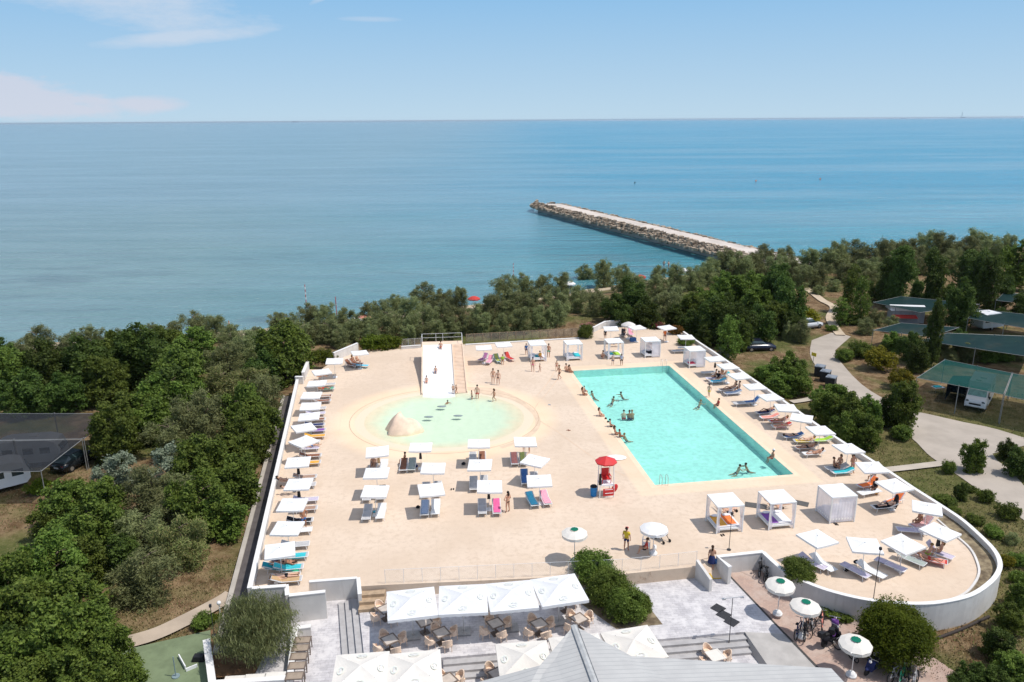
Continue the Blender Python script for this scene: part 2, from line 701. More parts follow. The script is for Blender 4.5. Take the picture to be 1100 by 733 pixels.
mb.ribbon(smooth_line(on_ground([(122, 696), (165, 684), (200, 668), (238, 648), (250, 640)], 0.16), 6), 1.3)
struct('footpath', mb, mat('sandy_path', (0.42, 0.34, 0.26), 0.95, 0.1, 0.8))

# ------------------------------------------------------------------ the raised pool deck
EX, EY = V(math.cos(R(8.65)), math.sin(R(8.65)), 0), V(-math.sin(R(8.65)), math.cos(R(8.65)), 0)
DRZ = R(8.65)
PA, PW, PL = V(11.5, 56.9, 0), 12.0, 30.0
SC, SR = V(-6.75, 71.9, 0), 8.6                                   # splash pool centre and radius
pool_pts = [PA, PA + EX * PW, PA + EX * PW + EY * PL, PA + EY * PL]
splash_pts = [SC + V(math.cos(a) * SR * 1.03, math.sin(a) * SR * 0.95, 0) for a in [2 * math.pi * i / 72 for i in range(72)]]
PT = 0.60                                                          # parapet top
WL0, WL1 = P(268.0, 631.5, PT), P(320, 404.5, PT)
wall_w_px = [(734, 356), (750, 367), (770, 380), (800, 401), (830, 422), (860, 443.5), (890, 464.5), (921.6, 485), (954.7, 506), (981.5, 524), (1013, 544), (1035.5, 559.4), (1058, 579.8),
             (1069, 592), (1074, 603), (1073, 613), (1064, 625), (1043.7, 638.5), (1013, 646), (982, 648), (941, 645), (911, 639.5), (880, 630.5), (849, 617), (833, 605), (819.6, 592.5)]
WR = smooth_line([P(u, v, 0.45) for u, v in wall_w_px], 4)
notch = [P(820, 592.2, 0.45), P(771, 597.6, 0.45), P(784.5, 608.8, 0.45)]
near_edge = [P(766, 598, 0), P(749, 602, 0), P(747, 609, 0), P(668, 617, 0), P(413, 628.5, 0), P(386, 630, 0), P(383.5, 621, 0), P(332, 625, 0), P(331.5, 636, 0), P(308, 639, 0), P(308, 629, 0)]
far_edge = [P(330, 397, 0), P(345, 397, 0), P(358, 388, 0), P(380, 379, 0), P(400, 377, 0), P(432, 374.5, 0), P(453, 373, 0), P(500, 370, 0), P(568.7, 366, 0), P(621.5, 363, 0), P(638, 356, 0), P(650, 352.5, 0), P(690, 351, 0), P(734, 357.5, 0)]
flat = lambda L: [V(q.x, q.y, 0) for q in L]
outline = flat([WL0, WL1] + far_edge + WR + notch[:2] + near_edge)


def holed(outer, holes, z, grid=None):
    pts, ed = [], []
    ccw = lambda L: L if sum(L[i - 1].x * L[i].y - L[i].x * L[i - 1].y for i in range(len(L))) > 0 else list(reversed(L))
    outer, holes = ccw(outer), [ccw(h) for h in holes]
    for L in [outer] + holes:
        k = len(pts)
        pts += [Vector(q[:2]) for q in L]
        ed += [(k + i, k + (i + 1) % len(L)) for i in range(len(L))]
    faces, k = [], 0
    for L in [outer] + holes:
        faces.append(tuple(range(k, k + len(L))))
        k += len(L)
    vv, ee, ff, ov, oe, of = delaunay_2d_cdt(pts, ed, faces, 1, 1e-5)
    out = MB()
    keep = []
    for f, o in zip(ff, of):
        if 0 in o and not any(h in o for h in range(1, len(holes) + 1)):
            keep.append(f if (vv[f[1]] - vv[f[0]]).cross(vv[f[2]] - vv[f[0]]) > 0 else tuple(reversed(f)))
    out.add([(q.x, q.y, z) for q in vv], keep)
    return out


mb = holed(outline, [pool_pts, splash_pts], 0.0)
# the deck's own edge, down to the ground
n = len(outline)
for i in range(n):
    a, c = outline[i], outline[(i + 1) % n]
    mb.add([(a.x, a.y, 0), (c.x, c.y, 0), (c.x, c.y, -2.2), (a.x, a.y, -2.2)], [(3, 2, 1, 0)])
m, t, b, N = nodes('deck_concrete')
g = geo(N)
nA = ramp(t, N, tex(t, N, 0.16, 5, 0.6, g), 0.35, 0.65)
nB = tex(t, N, 2.2, 6, 0.7, g)
nC = tex(t, N, 9.0, 4, 0.7, g)
base = mixc(t, N, nA, (0.610, 0.478, 0.362), (0.680, 0.545, 0.425))
base = mixc(t, N, ramp(t, N, nB, 0.56, 0.30), base, (0.575, 0.447, 0.335))


def ring(cx, cy, lo, hi, sy=1.0):
    """smooth 1..0 falling from radius lo to hi round a point"""
    vm = N('ShaderNodeVectorMath', operation='SUBTRACT')
    t.links.new(g, vm.inputs[0])
    vm.inputs[1].default_value = (cx, cy, 0)
    v2 = N('ShaderNodeVectorMath', operation='MULTIPLY')
    t.links.new(vm.outputs[0], v2.inputs[0])
    v2.inputs[1].default_value = (1, sy, 0)
    v3 = N('ShaderNodeVectorMath', operation='LENGTH')
    t.links.new(v2.outputs[0], v3.inputs[0])
    ad = N('ShaderNodeMath', operation='MULTIPLY_ADD')
    t.links.new(nB, ad.inputs[0])
    ad.inputs[1].default_value = 1.2
    t.links.new(v3.outputs['Value'], ad.inputs[2])
    return ramp(t, N, ad.outputs[0], hi, lo)


peach = mixc(t, N, nA, (0.76, 0.565, 0.385), (0.80, 0.62, 0.44))
base = mixc(t, N, ring(SC.x, SC.y, 10.3, 12.6, 1.06), base, peach)
# pool surround
pc = PA + EX * PW / 2 + EY * PL / 2
vm = N('ShaderNodeVectorMath', operation='SUBTRACT')
t.links.new(g, vm.inputs[0])
vm.inputs[1].default_value = (pc.x, pc.y, 0)
rt = N('ShaderNodeVectorRotate', rotation_type='Z_AXIS')
t.links.new(vm.outputs[0], rt.inputs['Vector'])
rt.inputs['Angle'].default_value = -DRZ
ab = N('ShaderNodeVectorMath', operation='ABSOLUTE')
t.links.new(rt.outputs[0], ab.inputs[0])
sb = N('ShaderNodeVectorMath', operation='SUBTRACT')
t.links.new(ab.outputs[0], sb.inputs[0])
sb.inputs[1].default_value = (PW / 2, PL / 2, 0)
ss = N('ShaderNodeSeparateXYZ')
t.links.new(sb.outputs[0], ss.inputs[0])
mxn = N('ShaderNodeMath', operation='MAXIMUM')
t.links.new(ss.outputs[0], mxn.inputs[0])
t.links.new(ss.outputs[1], mxn.inputs[1])
sur = N('ShaderNodeMath', operation='MULTIPLY')
t.links.new(ramp(t, N, mxn.outputs[0], 1.9, 1.5), sur.inputs[0])
sur.inputs[1].default_value = 0.6
base = mixc(t, N, sur.outputs[0], base, peach)
# cast joints every few metres
bk = N('ShaderNodeTexBrick')
bk.offset = 0.0
bk.inputs['Scale'].default_value = 1.0
bk.inputs['Mortar Size'].default_value = 0.012
bk.inputs['Brick Width'].default_value = 4.0
bk.inputs['Row Height'].default_value = 4.0
bk.inputs['Color1'].default_value = bk.inputs['Color2'].default_value = (0, 0, 0, 1)
bk.inputs['Mortar'].default_value = (1, 1, 1, 1)
t.links.new(rt.outputs[0], bk.inputs['Vector'])
jm = N('ShaderNodeMath', operation='MULTIPLY')
t.links.new(bk.outputs['Color'], jm.inputs[0])
jm.inputs[1].default_value = 0.35
base = mixc(t, N, jm.outputs[0], base, (0.50, 0.39, 0.29))
# worn damp marks
st = N('ShaderNodeMath', operation='MULTIPLY')
t.links.new(ramp(t, N, tex(t, N, 0.75, 7, 0.75, g), 0.60, 0.74), st.inputs[0])
st.inputs[1].default_value = 0.45
base = mixc(t, N, st.outputs[0], base, (0.52, 0.42, 0.325))
t.links.new(base, b.inputs['Base Color'])
b.inputs['Roughness'].default_value = 0.85
b.inputs['Specular IOR Level'].default_value = 0.15
bump(t, N, b, nC, 0.25, 0.02)
deck_m = m
struct('pool_deck', mb, deck_m)

# big pool: liner walls and floor, then the water sheet
liner = mat('pool_liner', (0.55, 0.77, 0.715), 0.5, 0.06, 0.5)
DEEP = -0.88
mb = MB()
for i in range(4):
    a, c = pool_pts[i], pool_pts[(i + 1) % 4]
    mb.add([(a.x, a.y, -0.003), (c.x, c.y, -0.003), (c.x, c.y, DEEP), (a.x, a.y, DEEP)], [(0, 1, 2, 3)])
mb.sheet([(q.x, q.y, DEEP) for q in pool_pts])
struct('pool_floor', mb, liner)


def water(name, tint, rippl, rough=0.05, gl=0.55, lo=.92, hi=1.06):
    m, t, b, N = nodes(name)
    t.nodes.remove(b)
    out = [n for n in t.nodes if n.type == 'OUTPUT_MATERIAL'][0]
    tr = N('ShaderNodeBsdfTransparent')
    g = geo(N)
    h = tex(t, N, rippl, 3, 0.6, g)
    t.links.new(mixc(t, N, ramp(t, N, h, 0.32, 0.62), [q * lo for q in tint], [min(1, q * hi) for q in tint]), tr.inputs[0])  # caustic-like ripple light painted into the clear tint
    gs = N('ShaderNodeBsdfGlossy')
    gs.inputs['Roughness'].default_value = rough
    bp = N('ShaderNodeBump')
    bp.inputs['Strength'].default_value = 0.25
    bp.inputs['Distance'].default_value = 0.08
    t.links.new(h, bp.inputs['Height'])
    t.links.new(bp.outputs[0], gs.inputs['Normal'])
    fr = N('ShaderNodeFresnel')
    fr.inputs[0].default_value = 1.33
    t.links.new(bp.outputs[0], fr.inputs['Normal'])
    k = N('ShaderNodeMath', operation='MULTIPLY')
    t.links.new(fr.outputs[0], k.inputs[0])
    k.inputs[1].default_value = gl
    mx = N('ShaderNodeMixShader')
    t.links.new(k.outputs[0], mx.inputs[0])
    t.links.new(tr.outputs[0], mx.inputs[1])
    t.links.new(gs.outputs[0], mx.inputs[2])
    t.links.new(mx.outputs[0], out.inputs['Surface'])
    return m


mb = MB()
ins = [PA + EX * 0.004 + EY * 0.004, PA + EX * (PW - .004) + EY * 0.004, PA + EX * (PW - .004) + EY * (PL - .004), PA + EX * 0.004 + EY * (PL - .004)]
mb.sheet([(q.x, q.y, -0.07) for q in ins])
struct('pool_water', mb, water('pool_water', (0.72, 0.93, 0.90), 2.4))
# flat coping stones round the pool
mb = MB()
cw = 0.45
o4 = [PA - EX * cw - EY * cw, PA + EX * (PW + cw) - EY * cw, PA + EX * (PW + cw) + EY * (PL + cw), PA - EX * cw + EY * (PL + cw)]
for i in range(4):
    a, c, d, e = pool_pts[i], pool_pts[(i + 1) % 4], o4[(i + 1) % 4], o4[i]
    mb.sheet([(a.x, a.y), (c.x, c.y), (d.x, d.y), (e.x, e.y)], 0.006)
struct('pool_edge', mb, mat('coping', (0.78, 0.60, 0.43), 0.8, 0.05, 1.5))

# splash pool: a shallow dish that starts level with the deck
mb = MB()
RN = 14
for j in range(RN + 1):
    k = 1 - j / RN
    for q in splash_pts:
        d = (q - SC) * k
        mb.v.append((SC.x + d.x, SC.y + d.y, -0.003 - 0.42 * (1 - sstep(0.25, 1.02, k))))
NS = len(splash_pts)
for j in range(RN):
    for i in range(NS):
        k = (i + 1) % NS
        mb.f.append((j * NS + i, j * NS + k, (j + 1) * NS + k, (j + 1) * NS + i))
mb.m = [0] * len(mb.f)
m, t, b, N = nodes('splash_floor')
g = geo(N)
vm = N('ShaderNodeVectorMath', operation='DISTANCE')
t.links.new(g, vm.inputs[0])
vm.inputs[1].default_value = (SC.x, SC.y, -0.2)
ad = N('ShaderNodeMath', operation='MULTIPLY_ADD')
t.links.new(tex(t, N, 0.7, 4, 0.6, g), ad.inputs[0])
ad.inputs[1].default_value = 1.6
t.links.new(vm.outputs['Value'], ad.inputs[2])
t.links.new(mixc(t, N, ramp(t, N, ad.outputs[0], 6.0, 9.0), (0.62, 0.705, 0.56), (0.74, 0.60, 0.44)), b.inputs['Base Color'])
b.inputs['Roughness'].default_value = 0.7
struct('splash_pool_floor', mb, m, smooth=True)
mb = MB()
mb.sheet([(SC.x + (q.x - SC.x) * .93, SC.y + (q.y - SC.y) * .93) for q in splash_pts], -0.035)
struct('splash_pool_water', mb, water('splash_water', (0.95, 0.985, 0.955), 1.3, gl=0.5, lo=.97, hi=1.02))
groove = mat('groove', (0.52, 0.36, 0.25), 0.9, 0.1)
mb = MB()
circ = [SC + V(math.cos(a) * 9.35, math.sin(a) * 8.6, 0) for a in [2 * math.pi * i / 72 for i in range(73)]]
mb.ribbon(circ, 0.07, 0.006)
struct('drain_line', mb, groove)
worn = mat('worn_peach', (0.66, 0.49, 0.35), 0.9, 0.08, 0.7)
mb = MB()
mb.ribbon(smooth_line([P(u, v, 0) for u, v in [(602, 398), (597, 410), (588, 422), (579, 432), (574, 442), (580, 452), (596, 462), (618, 478), (645, 497), (672, 512)]], 6), 0.09, 0.008)
mb.ribbon(smooth_line([P(u, v, 0) for u, v in [(596, 398), (588, 412), (577, 425)]], 6), 0.09, 0.008)
struct('drain_line', mb, worn)
mb = MB()
mb.ribbon(smooth_line([P(u, v, 0) for u, v in [(500, 416), (528, 421), (552, 428), (570, 440), (578, 452), (573, 464), (558, 474), (538, 481)]], 6), [0.3, .5, .8, 1.2, 1.7, 2.0, 2.0, 1.8, 1.6, 1.4, 1.2, 1.0, .9, .8, .7, .6] + [.5] * 40, 0.004)
struct('worn_path', mb, mat('worn_sand', (0.66, 0.50, 0.36), 0.9, 0.08, 0.9))

# ------------------------------------------------------------------ walls round the deck
white = mat('white_render', (0.635, 0.605, 0.57), 0.85, 0.08, 0.8, bmp=0.08, bscale=12)
wall_m = white

# rain streaks and grime running down the render
_t = white.node_tree
_b = _t.nodes['Principled BSDF']
_N = lambda ty, **k: _t.nodes.new(ty)
_mp = _N('ShaderNodeMapping')
_mp.inputs['Scale'].default_value = (2.2, 2.2, 0.22)
_t.links.new(geo(_N), _mp.inputs[0])
_f = ramp(_t, _N, tex(_t, _N, 1.6, 6, 0.7, _mp.outputs[0]), 0.50, 0.78)
_src = _b.inputs['Base Color'].links[0].from_socket
_mx = _t.nodes.new('ShaderNodeMix')
_mx.data_type = 'RGBA'
_mk = _t.nodes.new('ShaderNodeMath')
_mk.operation = 'MULTIPLY'
_mk.inputs[1].default_value = 0.45
_t.links.new(_f, _mk.inputs[0])
_t.links.new(_mk.outputs[0], _mx.inputs[0])
_t.links.new(_src, _mx.inputs[6])
_mx.inputs[7].default_value = (0.42, 0.38, 0.34, 1)
_t.links.new(_mx.outputs[2], _b.inputs['Base Color'])


def wall_thing(pts, w, z0, z1, label, cope=0.05, name='perimeter_wall'):
    r = thing(name, (pts[0].x, pts[0].y, z0), 0, label, 'wall')
    o = V(pts[0].x, pts[0].y, z0)
    L = [q - o for q in pts]
    MB().wall(L, w, 0, z1 - z0 - 0.05).build('wall_body', white, r)
    MB().wall(L, w + cope, z1 - z0 - 0.05, z1 - z0).build('coping', mat('coping_white', (0.73, 0.71, 0.685), 0.8, 0.03), r)
    return r


wall_thing([WL0, WL1], 0.26, -1.8, PT, 'long straight white wall beside the dark strip of asphalt')
wall_thing(WR + notch[:1], 0.24, -1.75, 0.45, 'long white wall curving round the umbrella terrace and back past the bicycles')
wall_thing([notch[0] - V(0.05, 0, 0) * 0, notch[1], notch[2]], 0.24, -1.5, 0.447, 'short white wall forming a corner at the head of the ramp')
wall_thing([P(358.5, 384, 0.5), P(384, 370, 0.9)], 0.25, -1.4, 1.1, 'slanted white wall between two green bushes at the seaward corner')
wall_thing([P(317, 404.5, .9), P(325.5, 404.5, .9)], 0.3, -1.7, 0.9, 'short white pier wall ending the wall at the big green tree')
wall_thing([P(325.5, 401, .9), P(330.5, 389, .9)], 0.3, -1.0, 1.0, 'stub of white wall beside the bright green shrub')
wall_thing([P(431, 372.5, .35), P(452, 371, .35)], 0.25, -1.4, 0.4, 'low white wall between the hedge and the water slide')
wall_thing([P(500, 368.5, .3), P(568.7, 364.5, .3), P(622, 361.5, .3)], 0.25, -1.4, 0.12, 'low white kerb wall under the wooden post fence')
wall_thing([P(637, 353.5, .5), P(650, 347, .5), P(670, 345.5, .5)], 0.25, -1.4, 0.75, 'white wall bending behind the pink flowering bush')
# front retaining walls beside the patio steps
wall_thing([WL0 + V(.14, 0, 0), P(307, 628.8, PT)], 0.25, -1.7, PT - .003, 'low white retaining wall beside the feathery tree')
wall_thing([P(307.6, 628, .45), P(308.6, 639.3, .45)], 0.22, -1.7, 0.452, 'short white return wall nearest the loungers with teal towels')
wall_thing([P(308.4, 639.3, .45) + V(.12, 0, 0), P(349.5, 635, .45)], 0.25, -1.7, 0.45, 'white wall block standing in front of the grey recess')
wall_thing([P(332, 624.2, .08), P(383.5, 620.2, .08)], 0.22, -1.7, 0.06, 'grey shaded retaining wall at the back of the recess', 0.02)
wall_thing([P(384.8, 620.4, .1), P(387.2, 648.5, -.6)], 0.22, -1.7, 0.1, 'narrow white end wall beside the wooden steps', 0.03)

# planting strip inside the curved wall, edged by a white kerb
strip_in = smooth_line([P(u, v, 0) for u, v in [(1007, 559), (1023.6, 573.6), (1041.8, 590), (1050, 606), (1051, 619), (1042, 633.6), (1030, 642), (1014, 647)]], 5)
strip_out = [q for q in flat(WR) if q.x > 25.0 and q.y < 52.5]
mb = MB()
soil = mat('planter_soil', (0.17, 0.125, 0.08), 0.95, 0.35, 1.6, c2=(0.30, 0.24, 0.15), bmp=0.8, bscale=6)
mb.sheet([(q.x, q.y) for q in strip_in] + [(q.x, q.y) for q in reversed(strip_out)], 0.012)
struct('planting_strip', mb, soil, kind='structure')
mb = MB()
mb.wall(strip_in, 0.14, -0.3, 0.10)
tag(mb.build('kerb', white), 'thin white kerb edging the planting strip inside the curved wall', 'kerb')

# asphalt strip and kerb under the long straight wall
d = (WL1 - WL0)
d.z = 0
dn = d.normalized()
nl = V(-dn.y, dn.x, 0)
mb = MB()
a0, a1 = WL0 - dn * 3.5, WL1 - dn * 1.0
mb.sheet([(a0 + nl * 0.1).to_tuple()[:2], (a1 + nl * 0.1).to_tuple()[:2], (a1 + nl * 1.5).to_tuple()[:2], (a0 + nl * 1.5).to_tuple()[:2]], ZG + 0.27)
struct('asphalt_strip', mb, mat('asphalt', (0.105, 0.092, 0.088), 0.9, 0.15, 1.2, bmp=0.2))
mb = MB()
mb.wall([a0 + nl * 1.66, a1 + nl * 1.66], 0.32, ZG - 0.3, ZG + 0.36)
struct('kerb', mb, mat('kerb_concrete', (0.42, 0.38, 0.33), 0.9, 0.1, 1.0))

# ------------------------------------------------------------------ patio
ZA, ZB = -0.85, -1.45
m, t, b, N = nodes('patio_paving')
g = geo(N)
rt = N('ShaderNodeVectorRotate', rotation_type='Z_AXIS')
t.links.new(g, rt.inputs['Vector'])
rt.inputs['Angle'].default_value = R(-5)
bk = N('ShaderNodeTexBrick')
bk.offset = 0.5
bk.inputs['Scale'].default_value = 1.0
bk.inputs['Brick Width'].default_value = 0.42
bk.inputs['Row Height'].default_value = 0.21
bk.inputs['Mortar Size'].default_value = 0.008
bk.inputs['Color1'].default_value = (0.56, 0.535, 0.54, 1)
bk.inputs['Color2'].default_value = (0.43, 0.41, 0.42, 1)
bk.inputs['Mortar'].default_value = (0.30, 0.28, 0.275, 1)
t.links.new(rt.outputs[0], bk.inputs['Vector'])
nA = ramp(t, N, tex(t, N, 1.1, 7, 0.72, g), 0.40, 0.66)
col = mixc(t, N, nA, bk.outputs['Color'], (0.64, 0.61, 0.60))
k1 = N('ShaderNodeMath', operation='MULTIPLY')
t.links.new(ramp(t, N, tex(t, N, 3.2, 5, 0.7, g), 0.55, 0.70), k1.inputs[0])
k1.inputs[1].default_value = 0.6
col = mixc(t, N, k1.outputs[0], col, (0.33, 0.31, 0.32))
t.links.new(col, b.inputs['Base Color'])
b.inputs['Roughness'].default_value = 0.8
bump(t, N, b, bk.outputs['Fac'], -0.3, 0.01)
pav = m

PX = V(math.cos(R(3.2)), math.sin(R(3.2)), 0)
step_l = [P(476, 706.5, ZA), P(800, 679, ZA)]                      # top edge of the long front steps
stx = P(389, 660, ZA).x                                            # top of the side steps
A_poly = [P(384, 640, ZA), P(413, 634, ZA), P(668, 621, ZA), P(748, 612, ZA), P(766, 616, ZA), P(783, 618, ZA), P(843, 681, ZA), step_l[1], step_l[0], P(392, 713, ZA)]
mb = MB()
mb.prism(A_poly, -2.4, ZA)
struct('patio_terrace', mb, pav)
# lower paving round it
mb = MB()
mb.sheet([(-14.6, 42.4), (-14.6, 22), (18.3, 22), (18.3, 34.2), P(843, 681, ZB).to_tuple()[:2], step_l[1].to_tuple()[:2], step_l[0].to_tuple()[:2], P(392, 713, ZA).to_tuple()[:2], P(384, 640, ZA).to_tuple()[:2], (-10.2, 43.9), (-13.1, 43.9), (-13.2, 42.4)], ZB)
struct('lower_patio', mb, pav)
# sloping lane: grey, then brick, along the curved wall
dk = [P(783, 618, ZA), P(843, 681, ZA), P(912, 738, -1.3)]
mb = MB()
g0, g1, g2 = dk
lane_m = mat('grey_lane', (0.42, 0.395, 0.37), 0.9, 0.10, 1.2, bmp=0.2)
mb.add([step_l[1] + V(0, 0, .004), P(843, 681, ZA + .004), V(18.2, 33.2, ZB + .02), V(15.0, 33.2, ZB + .02), V(step_l[1].x + .1, step_l[1].y - 1.3, ZB + .02)], [(4, 3, 2, 1, 0)])
struct('sloping_lane', mb, lane_m)
m, t, b, N = nodes('brick_lane')
g = geo(N)
rt = N('ShaderNodeVectorRotate', rotation_type='Z_AXIS')
t.links.new(g, rt.inputs['Vector'])
rt.inputs['Angle'].default_value = R(-30)
bk = N('ShaderNodeTexBrick')
bk.inputs['Scale'].default_value = 1.0
bk.inputs['Brick Width'].default_value = 0.24
bk.inputs['Row Height'].default_value = 0.12
bk.inputs['Mortar Size'].default_value = 0.006
bk.inputs['Color1'].default_value = (0.46, 0.315, 0.25, 1)
bk.inputs['Color2'].default_value = (0.38, 0.265, 0.22, 1)
bk.inputs['Mortar'].default_value = (0.30, 0.24, 0.20, 1)
t.links.new(rt.outputs[0], bk.inputs['Vector'])
t.links.new(mixc(t, N, ramp(t, N, tex(t, N, 0.8, 6, 0.7, g), 0.42, 0.68), bk.outputs['Color'], (0.48, 0.375, 0.315)), b.inputs['Base Color'])
b.inputs['Roughness'].default_value = 0.85
mb = MB()
wf = [P(783, 618, ZA), P(785, 610, ZA), P(821, 606, ZA), P(838, 617, ZA), P(856, 631, ZA), P(880, 646, ZA), P(908, 658, ZA)]
lo = [V(21.5, 39.6, -1.25), V(24.0, 38.0, -1.4), V(25.5, 35.0, -1.45), V(18.3, 33.0, -1.43)]
quad = [V(q.x, q.y, ZA + .002) for q in wf] + lo
mid = [P(843, 681, ZA + .002)]
ring_ = quad + mid
mb.add(ring_, [tuple(reversed(range(len(ring_))))])
ob = struct('brick_lane', mb, m)
mb = MB()
mb.wall([V(q.x, q.y, 0) for q in [P(783, 618, ZA), P(843, 681, ZA)]], 0.13, ZA - .1, ZA + 0.012)
mb2 = [P(843, 681, ZA), V(18.25, 33.1, ZB + .02)]
dd = (mb2[1] - mb2[0])
nn = V(-dd.y, dd.x, 0).normalized() * 0.065
mb.add([mb2[0] + nn + V(0, 0, .03), mb2[0] - nn + V(0, 0, .03), mb2[1] - nn + V(0, 0, .03), mb2[1] + nn + V(0, 0, .03)], [(3, 2, 1, 0)])
struct('drain_channel', mb, mat('drain_dark', (0.07, 0.065, 0.06), 0.8))

# steps: long flight at the front, short flight at the side, wooden flight up to the deck


def flight(name, a, c, out, n, z_top, z_bot, tread, m, label, edge=None):
    """steps descending from line a-c towards out"""
    r = thing(name, (a.x, a.y, z_bot), 0, label, 'steps')
    o = V(a.x, a.y, z_bot)
    h = (z_top - z_bot) / (n + 1)
    for i in range(n):
        z = z_top - h * (i + 1)
        p0, p1 = a - o + out * tread * i, c - o + out * tread * i
        p2, p3 = c - o + out * tread * (i + 1), a - o + out * tread * (i + 1)
        MB().prism([p0, p1, p2, p3], -0.2, z - z_bot).build('step', m, r)
    return r


out = V(0.09, -1, 0).normalized()
dark_nose = mat('step_stone', (0.40, 0.385, 0.38), 0.85, 0.1, 2)
flight('stone_steps', P(476, 706.5, ZA) + V(0, -.002, 0), P(800, 679, ZA) + V(0, -.002, 0), out, 3, ZA, ZB, 0.42, dark_nose, 'long flight of grey stone steps running across in front of the tables')
flight('stone_steps', P(384, 641, ZA) + V(-.002, 0, 0), P(392, 713, ZA) + V(-.002, 0, 0), V(-1, 0.02, 0), 3, ZA, ZB, 0.42, dark_nose, 'short flight of grey stone steps beside the row of small brown tables')
wood = mat('step_wood', (0.40, 0.29, 0.19), 0.8, 0.15, 3)
flight('wooden_steps', P(388, 632, 0) + V(0, -.01, 0), P(414, 630, 0) + V(0, -.01, 0), V(0.02, -1, 0), 3, 0, ZA, 0.45, wood, 'short flight of wooden steps between the deck and the white parasols')

# ramp with parapets, by the walking woman
r = thing('ramp', P(757, 605, 0), 0, 'short ramp with a yellow foot running down between two white parapets', 'ramp')
o = P(757, 605, 0)
ra, rb, rc, rd = P(750, 602, 0) - o, P(766, 599, 0) - o, P(779, 622, ZA) - o, P(765, 622.5, ZA) - o
mb = MB()
mb.add([ra, rb, rc + V(0, 0, .01), rd + V(0, 0, .01)], [(0, 3, 2, 1)])
mb.add([ra + V(0, 0, -1), rb + V(0, 0, -1), rc + V(0, 0, -.2), rd + V(0, 0, -.2)], [(0, 1, 2, 3)])
mb.build('ramp_surface', deck_m, r)
e0, e1 = rd + (ra - rd) * .3, rc + (rb - rc) * .3
MB().add([rd + V(0, 0, .02), rc + V(0, 0, .02), e1 + V(0, 0, .02), e0 + V(0, 0, .02)], [(0, 1, 2, 3)]).build('foot_strip', mat('yellow_strip', (0.55, 0.36, 0.06), 0.8), r)
q0, q1 = P(749, 601.5, .5) - o, P(764, 621, .15) - o
mb = MB()
pp = [V(q0.x, q0.y, 0), V(q1.x, q1.y, 0)]
d2 = (pp[1] - pp[0]).normalized()
n2 = V(-d2.y, d2.x, 0) * 0.1
vs = []
for q, zt in ((pp[0], 0.5), (pp[1], 0.05)):
    for sgn in (1, -1):
        vs += [q + n2 * sgn + V(0, 0, -1.0), q + n2 * sgn + V(0, 0, zt)]
mb.add(vs, [(0, 1, 3, 2), (4, 6, 7, 5), (0, 4, 5, 1), (2, 3, 7, 6), (1, 5, 7, 3), (0, 2, 6, 4)])
mb.build('parapet', white, r)

# glass balustrade along the deck edge
r = thing('glass_balustrade', P(414, 627.5, 0), 0, 'low glass balustrade with slim white posts along the deck edge behind the parasols', 'balustrade')
o = P(414, 627.5, 0)
gl = veil('clear_glass', (0.75, 0.80, 0.80), 0.05, 0.1)
wp = mat('white_metal', (0.80, 0.80, 0.79), 0.4, 0.03, spec=0.4)
e0, e1, e2 = P(414, 627, 0), P(668, 615.3, 0), P(748, 606.5, 0)
run = []
for a, c, k in ((e0, e1, 13), (e1, e2, 4)):
    run += [a + (c - a) * (i / k) for i in range(k)]
run.append(e2)
for a, c in zip(run[:-1], run[1:]):
    MB().wall([a - o, c - o], 0.02, 0.06, 0.98).build('glass_panel', gl, r)
for q in run:
    MB().box(q - o + V(0, 0, .5), (.022, .022, 1.0)).build('post', wp, r)
MB().path([q - o + V(0, 0, 1.0) for q in run], 0.009).build('handrail', wp, r)

# planter with bushes cut into the terrace, its soil
mb = MB()
mb.sheet([(q.x, q.y) for q in [P(612, 640, ZA), P(668, 617.5, ZA), P(730, 613, ZA), P(729, 618.5, ZA), P(676, 626, ZA), P(712, 671, ZA), P(662, 676, ZA)]], ZA + 0.012)
struct('planting_bed', mb, soil)

# white planter walls at the feathery tree, its soil
wall_thing([P(317, 676, -.9), P(311.5, 731, -.9)], 0.30, -1.6, -0.75, 'white planter wall behind the row of small brown tables')
wall_thing([P(311, 730, -.9), P(228, 735.5, -.9)], 0.30, -1.6, -0.755, 'white planter wall behind the three white boxes')
wall_thing([P(316, 676.5, -.9) + V(.16, 0, 0), P(334, 674.5, -.9)], 0.26, -1.6, -0.753, 'stub of white planter wall above the small brown tables')
wall_thing([P(222, 690, -.6), P(229, 740, -.6)], 0.35, -1.7, -0.4, 'low stone wall beside the green carpet')
mb = MB()
mb.sheet([(-18.5, 41.5), (-14.7, 42.3), (-14.6, 36.4), (-18.4, 36.4)], ZG + 0.21)
struct('planting_bed', mb, mat('brown_soil', (0.20, 0.115, 0.06), 0.95, 0.3, 1.5, bmp=0.6, bscale=6))
mb = MB()
mb.sheet([P(130, 699, ZG + .3), P(226, 677, ZG + .3), P(229, 740, ZG + .3), P(130, 745, ZG + .3)], ZG + 0.30)
struct('green_carpet', mb, mat('carpet_green', (0.165, 0.205, 0.115), 0.95, 0.14, 1.2, bmp=0.3))

